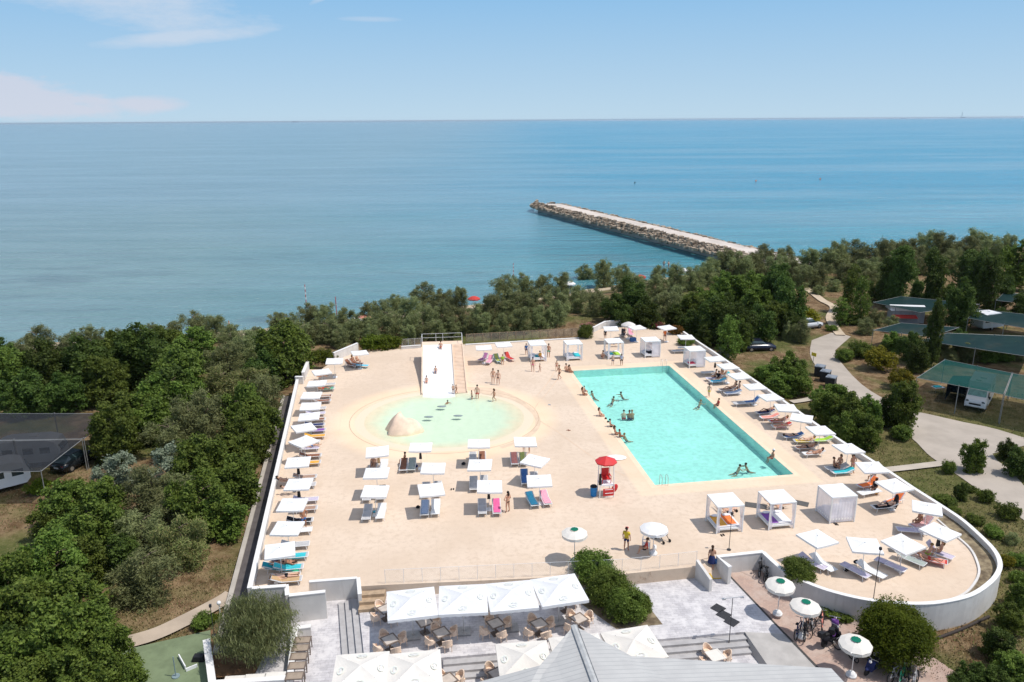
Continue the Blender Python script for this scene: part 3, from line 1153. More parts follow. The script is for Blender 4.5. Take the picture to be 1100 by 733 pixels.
# ------------------------------------------------------------------ restaurant with the seamed metal roof
r = thing('restaurant_building', (4, 26, ZB), 0, 'white building under a pale grey seamed metal roof with a pointed ridge', 'building')
o = V(4, 26, ZB)
ap, rb_ = P(616.4, 672, 2.6), P(639, 733, 2.6)
rdir = (rb_ - ap).normalized()
kl, kr = P(580, 715, 2.33), P(678.6, 705, 2.25)
er = P(893, 718, 1.3)
er2 = er + (P(906, 732, 1.3) - er).normalized() * 16
back = ap + rdir * 18
el0 = P(505, 735, 1.55)
el_ = kl + (el0 - kl).normalized() * 9
el_.z = kl.z - (kl.z - el0.z) / (el0 - kl).length * 9
el2 = el_ + rdir * 14
m, t, b, N = nodes('metal_roof')
tcn = N('ShaderNodeTexCoord')
gv = geo(N)
dt = N('ShaderNodeVectorMath', operation='DOT_PRODUCT')
t.links.new(gv, dt.inputs[0])
dt.inputs[1].default_value = (rdir.x, rdir.y, 0)
fr = N('ShaderNodeMath', operation='FRACT')
ml = N('ShaderNodeMath', operation='MULTIPLY')
t.links.new(dt.outputs['Value'], ml.inputs[0])
ml.inputs[1].default_value = 3.3
t.links.new(ml.outputs[0], fr.inputs[0])
sm = ramp(t, N, fr.outputs[0], 0.82, 0.98)
n0 = ramp(t, N, tex(t, N, 0.9, 5, 0.6, gv), 0.3, 0.7)
base = mixc(t, N, n0, (0.43, 0.42, 0.405), (0.48, 0.47, 0.45))
base = mixc(t, N, sm, base, (0.33, 0.33, 0.325))
t.links.new(base, b.inputs['Base Color'])
b.inputs['Roughness'].default_value = 0.5
b.inputs['Specular IOR Level'].default_value = 0.15
bump(t, N, b, sm, -0.8, 0.03)
mb = MB()
TH = V(0, 0, -0.12)
Rp = [ap - o, kr - o, er - o, er2 - o, back - o]
Lp = [ap - o, back - o, el2 - o, el_ - o, kl - o]
for poly in (Rp, Lp):
    n = len(poly)
    mb.add(poly, [tuple(reversed(range(n)))])
    mb.add([q + TH for q in poly], [tuple(range(n))])
rim = [ap - o, kr - o, er - o, er2 - o]
rim2 = [kl - o, ap - o]
for L in (rim, [el_ - o, kl - o, ap - o]):
    for a, c in zip(L[:-1], L[1:]):
        mb.add([a, c, c + TH, a + TH], [(0, 1, 2, 3)])
rf = mb.build('roof', m, r)
up = V(0, 0, 0.035)
side = V(-rdir.y, rdir.x, 0) * 0.16
mb = MB()
mb.add([ap - o + side + up * .4, ap - o + up * 2, back - o + up * 2, back - o + side + up * .4], [(0, 1, 2, 3)])
mb.add([ap - o - side + up * .4, back - o - side + up * .4, back - o + up * 2, ap - o + up * 2], [(0, 1, 2, 3)])
mb.build('ridge_cap', mat('ridge_metal', (0.42, 0.42, 0.41), 0.5), rf)
mb = MB()
for sgn in (1, -1):
    s2 = side * sgn * 1.08
    mb.wall([ap - o + s2, back - o + s2], 0.025, 2.6 - o.z - 0.02, 2.6 - o.z + 0.045)
mb.build('flashing', mat('flashing_dark', (0.22, 0.23, 0.24), 0.6), rf)
wl = [kl + V(1.0, -1.2, 0), kr + V(0.2, -1.2, 0), er + V(-0.9, -.7, 0), er2 + V(-0.9, 0, 0), el2 + V(.6, 0, 0), el_ + V(.6, -.8, 0)]
MB().prism([q - o for q in wl], 0, 2.45).build('wall', white, r)

# ------------------------------------------------------------------ trees


def leaf_mat(name, a, b_, c, trans=0.40, seed=0.0):
    """foliage colour wandering between three greens leaf clump by leaf clump, plus a shift per tree"""
    m, t, b, N = nodes(name)
    g = geo(N)
    n1 = ramp(t, N, tex(t, N, 1.1, 3, 0.6, g), 0.36, 0.64)
    n2 = ramp(t, N, tex(t, N, 9.0, 2, 0.5, g), 0.45, 0.75)
    oi = N('ShaderNodeObjectInfo')
    col = mixc(t, N, n1, a, b_)
    col = mixc(t, N, n2, col, c)
    hs = N('ShaderNodeHueSaturation')
    mr = N('ShaderNodeMapRange')
    mr.inputs[3].default_value, mr.inputs[4].default_value = 0.72, 1.32
    t.links.new(oi.outputs['Random'], mr.inputs[0])
    t.links.new(mr.outputs[0], hs.inputs['Value'])
    mh = N('ShaderNodeMapRange')
    mh.inputs[3].default_value, mh.inputs[4].default_value = 0.482, 0.514
    t.links.new(oi.outputs['Random'], mh.inputs[0])
    t.links.new(mh.outputs[0], hs.inputs['Hue'])
    t.links.new(col, hs.inputs['Color'])
    t.links.new(hs.outputs[0], b.inputs['Base Color'])
    b.inputs['Roughness'].default_value = 0.55
    b.inputs['Specular IOR Level'].default_value = 0.12
    out = [n for n in t.nodes if n.type == 'OUTPUT_MATERIAL'][0]
    tr = N('ShaderNodeBsdfTranslucent')
    t.links.new(hs.outputs[0], tr.inputs[0])
    mx = N('ShaderNodeMixShader')
    mx.inputs[0].default_value = trans
    t.links.new(b.outputs[0], mx.inputs[1])
    t.links.new(tr.outputs[0], mx.inputs[2])
    t.links.new(mx.outputs[0], out.inputs['Surface'])
    return m


LM = dict(
    green=leaf_mat('leaf_green', (0.063, 0.100, 0.016), (0.128, 0.183, 0.029), (0.252, 0.320, 0.073)),
    dark=leaf_mat('leaf_dark', (0.044, 0.073, 0.015), (0.084, 0.127, 0.024), (0.157, 0.213, 0.054)),
    olive=leaf_mat('leaf_olive', (0.140, 0.165, 0.062), (0.225, 0.248, 0.098), (0.350, 0.362, 0.175)),
    silver=leaf_mat('leaf_silver', (0.150, 0.180, 0.110), (0.235, 0.265, 0.180), (0.350, 0.375, 0.285)),
    yellow=leaf_mat('leaf_yellow', (0.130, 0.135, 0.012), (0.240, 0.220, 0.018), (0.330, 0.285, 0.030)),
    rust=leaf_mat('leaf_rust', (0.128, 0.159, 0.046), (0.207, 0.232, 0.076), (0.378, 0.275, 0.146)),
    bright=leaf_mat('leaf_bright', (0.062, 0.092, 0.008), (0.110, 0.148, 0.013), (0.165, 0.200, 0.022)),
    pink=leaf_mat('leaf_pink', (0.10, 0.12, 0.04), (0.62, 0.22, 0.24), (0.72, 0.34, 0.34)),
    magenta=leaf_mat('leaf_magenta', (0.06, 0.07, 0.02), (0.28, 0.03, 0.07), (0.36, 0.05, 0.10)),
    orange=leaf_mat('leaf_orange', (0.06, 0.08, 0.02), (0.22, 0.11, 0.02), (0.34, 0.15, 0.03)),
    dry=leaf_mat('leaf_dry', (0.30, 0.20, 0.12), (0.42, 0.29, 0.18), (0.50, 0.36, 0.24)),
    tamarisk=leaf_mat('leaf_tamarisk', (0.150, 0.180, 0.066), (0.240, 0.268, 0.105), (0.330, 0.345, 0.165)),
)
bark = mat('bark', (0.16, 0.12, 0.085), 0.9, 0.3, 5)


def crown(seed, shape='round', lobes=11, per=26, leaves=15, size=0.085, thin=1.0, droop=0.0, up=0.35):
    """unit crown of small leaf faces: uneven lobes, each a loose shell of leaf clumps"""
    q = random.Random(seed)
    mb = MB()
    L = []
    if shape == 'column':
        for i in range(lobes):
            z = -1.0 + 2.1 * (i + 0.5) / lobes
            w = max(0.12, 0.62 * math.sqrt(max(0.02, 1 - (z * 0.88) ** 2)))
            a = q.uniform(0, 6.28)
            L.append((V(math.cos(a) * w * .6, math.sin(a) * w * .6, z), q.uniform(.30, .48)))
    elif shape == 'bush':
        for i in range(lobes):
            a = q.uniform(0, 6.28)
            rr = 0.68 * math.sqrt(q.random())
            L.append((V(math.cos(a) * rr, math.sin(a) * rr, q.uniform(-.35, .30) * (1 - rr * .6)), q.uniform(.34, .52)))
    elif shape == 'dome':
        for i in range(lobes):
            a, zz = q.uniform(0, 6.28), q.uniform(-0.6, .85)
            w = math.sqrt(max(0, 1 - max(zz, 0) ** 2))
            L.append((V(math.cos(a) * w * .58, math.sin(a) * w * .58, zz * .62), q.uniform(.40, .46)))
    else:
        # several leaning stems, each carrying plumes of foliage that end at different heights
        ns = 6
        stems = []
        for i in range(ns):
            a = 6.28 * i / ns + q.uniform(-.4, .4)
            k = q.uniform(.30, .80) if i else .05
            stems.append((math.cos(a) * k, math.sin(a) * k, (1.05 - .55 * k * k) * q.uniform(.72, 1.22)))
        for i in range(lobes):
            x, y, top_ = stems[i % ns]
            f = min(.97, ((i // ns) + q.uniform(.1, .9)) / (lobes / ns))
            zz = -.85 + (top_ + .85) * f
            w = .42 * (1 - f) ** .6 + .06
            a = q.uniform(0, 6.28)
            L.append((V(x * (.55 + .5 * f) + math.cos(a) * w, y * (.55 + .5 * f) + math.sin(a) * w, zz), (.33 - .17 * f) * q.uniform(.75, 1.2)))
    for c, r in L:
        for _ in range(per):
            d = V(q.gauss(0, 1), q.gauss(0, 1), q.gauss(0, 1) + .25).normalized()
            cc = c + V(d.x, d.y, d.z * (1.35 if shape == 'round' else 1)) * r * (0.55 + 0.5 * q.random() ** .6)
            if shape != 'dome' and q.random() < .07:
                cc += d * r * .35
            for _k in range(leaves):
                p = cc + V(q.gauss(0, .075), q.gauss(0, .075), q.gauss(0, .06))
                nrm = (d * .7 + V(q.gauss(0, .6), q.gauss(0, .6), q.gauss(0, .5) + up)).normalized()
                ax = nrm.orthogonal().normalized()
                ax = (Matrix.Rotation(q.uniform(0, 6.28), 3, nrm) @ ax)
                if droop:
                    ax = (ax + V(0, 0, droop)).normalized()
                    nrm = ax.orthogonal().normalized()
                by = nrm.cross(ax).normalized()
                s = size * q.uniform(.6, 1.35)
                ax = ax * s
                by = by * s * .55 * thin
                mb.add([p - ax, p + by, p + ax, p - by], [(0, 1, 2, 3)])
    return mb


def trunk(seed, shape='round', base=-1.25, r=0.075):
    q = random.Random(seed + 99)
    mb = MB()
    if shape in ('bush', 'dome'):
        for i in range(6):
            a = q.uniform(0, 6.28)
            p0 = V(math.cos(a) * .08, math.sin(a) * .08, base)
            p1 = V(math.cos(a) * .3, math.sin(a) * .3, base + .45)
            p2 = V(math.cos(a) * .5, math.sin(a) * .5, base + .75)
            mb.tube(p0, p1, r * .45, r * .3, 6)
            mb.tube(p1, p2, r * .3, r * .1, 6)
        return mb
    pts = [V(0, 0, base)]
    for i in range(4):
        pts.append(V(q.uniform(-.07, .07), q.uniform(-.07, .07), base + (i + 1) * 0.38))
    for i in range(4):
        mb.tube(pts[i], pts[i + 1], r * (1 - i * .2), r * (1 - (i + 1) * .2), 7)
    for i in range(9):
        k = q.randrange(1, 5)
        a = q.uniform(0, 6.28)
        ln = q.uniform(.25, .48) * (0.5 if shape == 'column' else 1)
        e = pts[k] + V(math.cos(a) * ln, math.sin(a) * ln, ln * (1.3 if shape == 'column' else .65))
        md = (pts[k] + e) / 2 + V(0, 0, .06)
        mb.tube(pts[k], md, r * .42, r * .28, 5)
        mb.tube(md, e, r * .28, r * .08, 5)
    return mb


TREE = {}


def tree_kind(kind, leafs, shape, n, cz, **k):
    base = -cz
    TREE[kind] = [(crown(100 + i * 7 + sum(map(ord, kind)), shape, **k).mesh('crown', leafs),
                   trunk(i + sum(map(ord, kind)), shape, base).mesh('trunk', bark, True)) for i in range(n)]


tree_kind('green', LM['green'], 'round', 5, 1.02, lobes=42, per=13, leaves=24, size=.060)
tree_kind('dark', LM['dark'], 'round', 4, 1.02, lobes=42, per=13, leaves=24, size=.058)
tree_kind('olive', LM['olive'], 'round', 5, 0.80, lobes=42, per=13, leaves=22, size=.062, thin=.42)
tree_kind('rust', LM['rust'], 'round', 2, 0.80, lobes=42, per=13, leaves=22, size=.062, thin=.42)
tree_kind('silver', LM['silver'], 'round', 2, 0.95, lobes=19, per=22, leaves=22, size=.060, thin=.8)
tree_kind('column', LM['dark'], 'column', 3, 1.25, lobes=16, per=24, leaves=24, size=.055)
tree_kind('columngreen', LM['green'], 'column', 2, 1.25, lobes=14, per=18, leaves=20, size=.055)
tree_kind('bush', LM['bright'], 'bush', 3, 0.62, lobes=16, per=28, leaves=22, size=.058)
tree_kind('bushdark', LM['green'], 'bush', 3, 0.62, lobes=15, per=26, leaves=22, size=.060)
tree_kind('yellow', LM['yellow'], 'bush', 2, 0.80, lobes=15, per=26, leaves=22, size=.062)
tree_kind('dome', LM['bright'], 'dome', 1, 0.78, lobes=60, per=44, leaves=24, size=.036, thin=.7, droop=-.7, up=.3)
tree_kind('clipped', LM['green'], 'dome', 2, 0.72, lobes=30, per=34, leaves=18, size=.046, thin=.9)
tree_kind('feather', LM['tamarisk'], 'dome', 1, 0.95, lobes=44, per=24, leaves=26, size=.070, thin=.18, droop=.5)
tree_kind('pink', LM['pink'], 'bush', 1, 0.6, lobes=10, per=18, leaves=12, size=.09)
tree_kind('magenta', LM['magenta'], 'bush', 1, 0.6, lobes=10, per=20, leaves=14, size=.09)
tree_kind('orange', LM['orange'], 'bush', 1, 0.6, lobes=10, per=20, leaves=14, size=.09)
tree_kind('dry', LM['dry'], 'bush', 1, 0.62, lobes=9, per=14, leaves=10, size=.06, thin=.3)
CZ = dict(green=1.02, dark=1.02, olive=.80, rust=.80, silver=.95, column=1.25, columngreen=1.25, bush=.62, bushdark=.62, yellow=.8, dome=.78, clipped=.72, feather=.95, pink=.6, magenta=.6, orange=.6, dry=.62)
WORDS = dict(green=('bushy', 'mid green tree', 'broadleaf_tree', 'tree'), dark=('dense', 'dark green tree', 'broadleaf_tree', 'tree'),
             olive=('shaggy', 'grey-green tree', 'tamarisk_tree', 'tree'), rust=('shaggy', 'rust-tinged tree', 'tamarisk_tree', 'tree'),
             silver=('pale', 'silver-leaved poplar', 'silver_poplar', 'tree'), column=('narrow', 'dark green poplar', 'poplar_tree', 'tree'),
             columngreen=('slim', 'mid green poplar', 'poplar_tree', 'tree'), bush=('rounded', 'bright green bush', 'shrub', 'bush'),
             bushdark=('rounded', 'mid green bush', 'shrub', 'bush'), yellow=('leafy', 'yellow-green bush', 'shrub', 'bush'))
n_of = {}


def plant(u, v, rp, kind, rv=None, zg=None, label=None, group=None, cat=None, name=None, gw=1.08, gh=1.04):
    """a tree whose crown the photograph shows centred at (u, v), rp pixels in half-width and rv in half-height"""
    rv = rv or rp
    zc = 1.0
    for _ in range(5):
        p = P(u, v, zc)
        dpt = depth(p)
        g = zg if zg is not None else ground_z(p.x, p.y)
        sx = rp * dpt / FPX
        sz = rv * dpt / FPX * 1.04
        if kind in ('column', 'columngreen'):
            sx *= 1 / .72
        zc = g + CZ[kind] * sz
    k = n_of.get(kind, 0)
    n_of[kind] = k + 1
    cm, tm = TREE[kind][k % len(TREE[kind])]
    w = WORDS.get(kind, ('', '', 'shrub', 'bush'))
    r = thing(name or w[2], (p.x, p.y, g), rnd.uniform(0, 6.28), label, cat or w[3], group, (sx * gw, sx * gw, sz * gh))
    for nm, me in (('crown', cm), ('trunk', tm)):
        o = link(nm, me, r)
        o.location = (0, 0, CZ[kind])
    return r


def grove(spec, where, group, key, count_from, grow=1.3):
    """several trees of one wood; each is told apart by kind and by its turn, counted from a landmark"""
    got = []
    for s in spec:
        u, v, rp, kind = s[:4]
        got.append((s, plant(u, v, rp, kind, s[4] if len(s) > 4 else None, group=group, gw=grow, gh=grow * rnd.uniform(.80, 1.02))))
    by = {}
    for s, o in got:
        size = 'large' if s[2] * depth(o.location) > 24 * 62 else ('small' if s[2] * depth(o.location) < 13 * 95 else 'middling')
        by.setdefault((size, s[3]), []).append((key(s), s, o))
    for (size, kind), L in by.items():
        L.sort(key=lambda q: q[0])
        for i, (_, s, o) in enumerate(L):
            w = WORDS[kind]
            o['label'] = f'{size} {w[0]} {w[1]} {where}' + (f', {ordw(i + 1)} from {count_from}' if len(L) > 1 else '')


west = [(15, 404, 24, 'green'), (53, 404, 22, 'dark'), (94, 401, 25, 'dark'), (122, 386, 22, 'green'), (153, 389, 26, 'dark'), (183, 373, 18, 'green'), (209, 378, 20, 'green'), (193, 411, 26, 'green'),
        (178, 437, 24, 'dark'), (112, 412, 22, 'green'), (137, 452, 24, 'green'), (163, 452, 22, 'green'), (30, 425, 20, 'dark'), (70, 424, 18, 'dark'), (244, 394, 20, 'olive'), (265, 381, 18, 'olive'),
        (239, 425, 22, 'rust'), (268, 422, 20, 'rust'), (221, 458, 25, 'olive'), (262, 450, 22, 'green'), (304, 381, 27, 'green'), (286, 400, 18, 'dark'), (283, 430, 18, 'olive'), (274, 462, 22, 'green'),
        (123, 475, 22, 'green'), (143, 459, 18, 'green'), (174, 440, 22, 'green'), (202, 434, 20, 'green'), (184, 475, 22, 'olive'), (205, 466, 24, 'olive'), (186, 508, 23, 'silver'), (127, 516, 18, 'silver'),
        (164, 535, 28, 'olive'), (192, 535, 24, 'olive'), (216, 506, 26, 'green'), (215, 547, 27, 'green'), (106, 543, 24, 'green'), (66, 547, 24, 'green'), (54, 563, 18, 'green'), (246, 494, 24, 'green'), (264, 484, 20, 'green'),
        (252, 521, 24, 'green'), (238, 556, 20, 'green'), (106, 575, 26, 'green'), (71, 580, 24, 'green'), (153, 579, 25, 'olive'), (196, 590, 24, 'rust'), (156, 622, 28, 'olive'), (180, 560, 22, 'olive'), (130, 598, 20, 'dark'),
        (59, 615, 30, 'green'), (22, 634, 28, 'green'), (88, 612, 22, 'green'), (70, 652, 34, 'green'), (22, 672, 34, 'green'), (101, 682, 28, 'green'), (57, 702, 36, 'green'), (10, 706, 28, 'dark'), (113, 712, 24, 'green'),
        (140, 730, 16, 'green'), (35, 738, 30, 'green'), (85, 736, 30, 'green')]
wa = V(WL0.x, WL0.y, 0)


def wall_gap(s):
    q = P(s[0], s[1], 1)
    return abs((q - wa).dot(nl))


grove(west, 'in the asphalt-strip wood', 'trees in the wood beside the pool deck', wall_gap, 'the pool wall', 1.2)
for u, v, rp, kd, lb in [(80, 522, 11, 'bushdark', 'small green bush by the foot of the shade net posts'), (40, 524, 12, 'bush', 'small bright green bush growing at a white net post'),
                         (346, 383, 13, 'bush', 'bright green bush between the white wall stub and the slanted white wall'), (402, 369, 14, 'bush', 'glossy green hedge bush behind the two brown loungers'),
                         (420, 368, 14, 'bush', 'glossy green hedge bush next to the low white wall by the slide'), (216, 668, 12, 'bushdark', 'low flowering hedge beside the green carpet'), (232, 664, 8, 'bush', 'small yellow-green shrub behind the lamp at the green carpet')]:
    plant(u, v, rp, kd, rp * .85, label=lb, zg=(-0.3 if 340 < u < 430 else None))
plant(275, 676, 40, 'feather', 34, zg=ZG + .2, label='large feathery grey-green tree in the white-walled planter', name='tamarisk_tree', cat='tree')

belt = [(43, 373, 15, 'olive'), (79, 375, 14, 'olive'), (102, 371, 13, 'olive'), (20, 380, 14, 'olive'), (122, 373, 13, 'olive'), (142, 369, 12, 'olive'), (163, 363, 12, 'olive'), (186, 364, 13, 'olive'), (211, 356, 14, 'olive'), (231, 357, 14, 'olive'), (250, 364, 12, 'olive'), (276, 362, 10, 'olive'), (2, 388, 14, 'dark'),
        (297, 346, 10, 'olive'), (334, 341, 12, 'olive'), (350, 341, 12, 'olive'), (369, 344, 11, 'olive'), (396, 338, 10, 'olive'), (409, 341, 12, 'olive'), (426, 328, 9, 'olive'), (440, 336, 14, 'olive'), (456, 323, 12, 'olive'), (475, 326, 12, 'olive'), (491, 327, 12, 'olive'), (541, 315, 14, 'olive'), (527, 335, 14, 'olive'),
        (511, 341, 12, 'olive'), (478, 343, 12, 'olive'), (460, 346, 12, 'olive'), (418, 350, 12, 'olive'), (377, 358, 11, 'olive'), (355, 359, 12, 'olive'), (339, 358, 12, 'olive'), (323, 362, 12, 'olive'), (312, 353, 11, 'olive'), (442, 352, 11, 'olive'), (495, 346, 11, 'olive'), (386, 352, 11, 'olive'), (400, 353, 10, 'olive'),
        (562, 310, 11, 'olive'), (583, 309, 11, 'olive'), (604, 307, 11, 'olive'), (628, 296, 10, 'olive'), (649, 298, 12, 'olive'), (667, 303, 12, 'olive'), (685, 311, 12, 'olive'), (706, 296, 9, 'olive'), (706, 312, 11, 'olive'), (727, 303, 12, 'olive'), (745, 300, 12, 'olive'), (556, 329, 13, 'olive'), (575, 329, 13, 'olive'), (597, 328, 13, 'olive'), (619, 325, 13, 'olive'),
        (638, 330, 12, 'olive'), (661, 331, 13, 'dark'), (685, 330, 15, 'dark'), (675, 318, 12, 'dark'), (712, 332, 15, 'olive'), (730, 326, 15, 'olive'), (545, 337, 10, 'olive'), (695, 343, 13, 'dark'), (672, 341, 11, 'dark'), (778, 289, 14, 'olive'), (796, 291, 14, 'olive'), (811, 289, 12, 'olive'), (822, 278, 10, 'olive'), (844, 277, 10, 'olive'), (868, 281, 12, 'olive'), (832, 291, 12, 'olive'), (852, 292, 11, 'olive'),
        (760, 296, 12, 'olive'), (505, 352, 9, 'olive'), (520, 349, 10, 'olive'), (540, 346, 10, 'olive'), (560, 343, 11, 'olive'), (580, 341, 11, 'olive'), (600, 339, 11, 'olive'), (438, 361, 9, 'olive'), (455, 358, 9, 'olive'), (470, 357, 9, 'olive'), (487, 355, 9, 'olive'), (398, 361, 9, 'olive'), (365, 366, 9, 'olive'), (888, 281, 12, 'olive'), (900, 280, 13, 'olive'), (917, 276, 12, 'olive'), (933, 280, 13, 'olive'), (947, 278, 13, 'olive'), (956, 266, 8, 'olive'), (968, 274, 12, 'olive'), (982, 275, 12, 'olive'), (997, 266, 12, 'olive'), (1011, 270, 13, 'olive'), (1021, 270, 10, 'olive'), (1050, 262, 13, 'olive'), (1038, 272, 12, 'olive'), (1064, 272, 12, 'olive'), (1078, 272, 12, 'olive'),
        (880, 299, 11, 'olive'), (906, 294, 10, 'olive'), (923, 294, 11, 'olive'), (939, 293, 11, 'olive'), (862, 301, 10, 'olive'), (987, 286, 10, 'olive'), (1022, 284, 11, 'olive')]
pier_root = V(60, 176, 0)
grove(belt, 'in the shore belt', 'trees in the belt between the pool and the sea', lambda s: (P(s[0], s[1], 0) - pier_root).length, 'the breakwater', 1.2)

east = [(754, 326, 17, 'green'), (775, 315, 16, 'green'), (802, 313, 18, 'green'), (820, 312, 17, 'green'), (838, 312, 19, 'dark', 24), (842, 330, 19, 'dark', 22), (744, 333, 16, 'green'), (768, 330, 15, 'green'), (779, 347, 19, 'dark', 22), (792, 352, 17, 'dark', 22), (763, 346, 16, 'dark', 20), (809, 326, 18, 'green'), (815, 347, 17, 'dark', 20),
        (797, 362, 11, 'green', 15), (783, 364, 12, 'columngreen', 20), (757, 361, 11, 'dark'), (742, 349, 12, 'dark'), (726, 342, 12, 'dark'), (864, 338, 14, 'yellow'), (850, 350, 12, 'dark'), (861, 358, 10, 'olive', 13), (848, 356, 8, 'olive', 12), (776, 381, 9, 'silver', 8), (832, 340, 15, 'green', 18)]
grove(east, 'behind the pool wall', 'trees between the pool and the camp road', lambda s: (P(s[0], s[1], 0) - P(816, 373, ZG)).length, 'the parked car', 1.04)
camp = [(967, 297, 14, 'column', 27), (955, 300, 10, 'column', 22), (1003, 299, 13, 'column', 24), (1037, 292, 15, 'column', 23), (1064, 306, 13, 'column', 25), (1050, 302, 12, 'column', 22), (1093, 289, 20, 'green', 22), (915, 312, 9, 'columngreen', 19), (925, 325, 9, 'columngreen', 19), (905, 334, 9, 'columngreen', 12), (913, 342, 11, 'bushdark', 9), (1033, 332, 17, 'dark', 22), (1003, 354, 9, 'column', 32), (941, 342, 10, 'olive', 10), (925, 375, 13, 'bushdark', 13), (908, 381, 11, 'bushdark', 10), (946, 383, 17, 'yellow', 17), (968, 404, 13, 'yellow', 16),
        (978, 373, 12, 'dark', 14), (987, 386, 12, 'dark', 14), (1042, 380, 12, 'olive', 11), (1060, 382, 11, 'bushdark', 11), (1078, 380, 13, 'bushdark', 12), (1022, 383, 9, 'olive', 9), (968, 434, 21, 'green', 25), (970, 464, 13, 'bushdark', 12), (948, 442, 12, 'dark', 14), (1094, 380, 10, 'olive', 9), (930, 352, 10, 'olive', 9), (960, 367, 11, 'green', 11), (995, 379, 9, 'green', 10), (1012, 373, 9, 'olive', 8), (1031, 366, 11, 'dark', 10), (1052, 370, 10, 'olive', 9), (1086, 369, 10, 'bushdark', 8), (1021, 317, 10, 'dark', 13), (985, 313, 9, 'dark', 11), (1080, 312, 9, 'column', 16), (945, 313, 10, 'dark', 11), (931, 301, 11, 'olive', 9), (1000, 322, 8, 'dark', 8), (1075, 340, 9, 'dark', 8), (893, 352, 7, 'bushdark', 5), (958, 350, 8, 'olive', 8), (880, 312, 8, 'olive', 6), (897, 308, 8, 'olive', 6), (972, 292, 10, 'olive', 8), (1100, 330, 14, 'dark', 14)]
grove(camp, 'among the camp shade nets', 'trees of the camping site', lambda s: (P(s[0], s[1], 0) - P(1048, 430, ZG)).length, 'the campervan', 1.02)
park = [(826, 403, 15, 'green', 13), (846, 398, 19, 'green', 17), (858, 409, 17, 'green', 14), (836, 412, 18, 'green', 13), (812, 406, 9, 'green', 9), (890, 438, 18, 'green', 19), (914, 441, 22, 'green', 22), (929, 462, 17, 'green', 20), (906, 462, 17, 'green', 17), (880, 430, 12, 'green', 14), (898, 425, 14, 'green', 12), (932, 445, 14, 'green', 18), (1020, 502, 8, 'bushdark', 11), (1047, 490, 13, 'green', 18), (1093, 495, 16, 'dark', 16), (1083, 482, 10, 'dark', 12), (1015, 537, 12, 'bushdark', 9), (1034, 527, 8, 'dark', 10), (1058, 531, 10, 'bushdark', 11), (1044, 526, 5, 'bushdark', 5),
        (1083, 549, 12, 'bushdark', 13), (1050, 559, 9, 'bushdark', 7), (1068, 571, 11, 'bushdark', 9), (1044, 555, 7, 'bushdark', 6), (1087, 578, 9, 'olive', 8), (1095, 599, 12, 'bushdark', 11), (1079, 602, 10, 'yellow', 10), (1094, 620, 10, 'bushdark', 11), (1093, 640, 12, 'green', 14), (1084, 662, 16, 'green', 16), (1072, 692, 19, 'dark', 17), (1091, 715, 20, 'green', 20), (1048, 724, 15, 'dark', 13), (1030, 735, 14, 'dark', 12), (1067, 728, 18, 'dark', 16), (1025, 548, 8, 'bushdark', 6)]
grove(park, 'on the lawn by the road', 'shrubs and trees between the curved wall and the road', lambda s: (P(s[0], s[1], 0) - P(1020, 502, ZG)).length, 'the footpath', 0.98)

for u, v, rp, rv, kd, zg, lb, nm in [
        (961, 685, 35, 36, 'dome', -1.4, 'large domed bush with drooping bright green leaves beside the curved wall', 'shrub'),
        (858, 613, 17, 12, 'clipped', 0.0, 'rounded green bush inside the wall beside the lilac loungers', 'shrub'),
        (637, 613, 23, 20, 'clipped', ZA, 'glossy green hedge bush at the corner of the last white parasol', 'shrub'),
        (655, 634, 22, 21, 'clipped', ZA, 'glossy green hedge bush in the middle of the patio bed', 'shrub'),
        (673, 650, 22, 18, 'clipped', ZA, 'glossy green hedge bush behind the folded cream parasols', 'shrub'),
        (688, 652, 12, 15, 'clipped', ZA, 'glossy green hedge bush with dry fronds at the tip of the bed', 'shrub'),
        (629, 357, 8, 8, 'clipped', 0.0, 'dark green foot of the flowering bush at the end of the post fence', 'shrub'),
        (630, 350, 8, 5, 'pink', 0.3, 'pink flowering oleander bush at the end of the post fence', 'flowering_shrub'),
        (705, 350, 7, 6, 'magenta', -.1, 'dark red flowering bush between two white umbrellas', 'flowering_shrub'),
        (727, 355, 8, 8, 'orange', -.1, 'orange flowering bush beside the last seaward umbrella', 'flowering_shrub'),
        (737, 367, 9, 5, 'clipped', 0, 'low green hedge under the white umbrella at the wall corner', 'shrub'),
        (692, 618, 11, 10, 'dry', ZA, 'dry straw-coloured shrub behind the patio bed railing', 'shrub'),
        (686, 642, 7, 10, 'dry', ZA + .5, 'tuft of dry fronds in front of the glossy hedge', 'shrub'),
        (886, 655, 10, 5, 'bushdark', -1.1, 'low dark shrub at the foot of the curved wall behind the scooter', 'shrub'),
        (905, 662, 12, 6, 'bushdark', -1.2, 'low dark shrub between the scooter and the domed bush', 'shrub')]:
    plant(u, v, rp, kd, rv, zg, lb, name=nm, cat='bush')



def in_poly(x, y, L):
    r = False
    for i in range(len(L)):
        a, c = L[i - 1], L[i]
        if (a.y > y) != (c.y > y) and x < (c.x - a.x) * (y - a.y) / (c.y - a.y) + a.x:
            r = not r
    return r


road_poly = Lft + Rgt
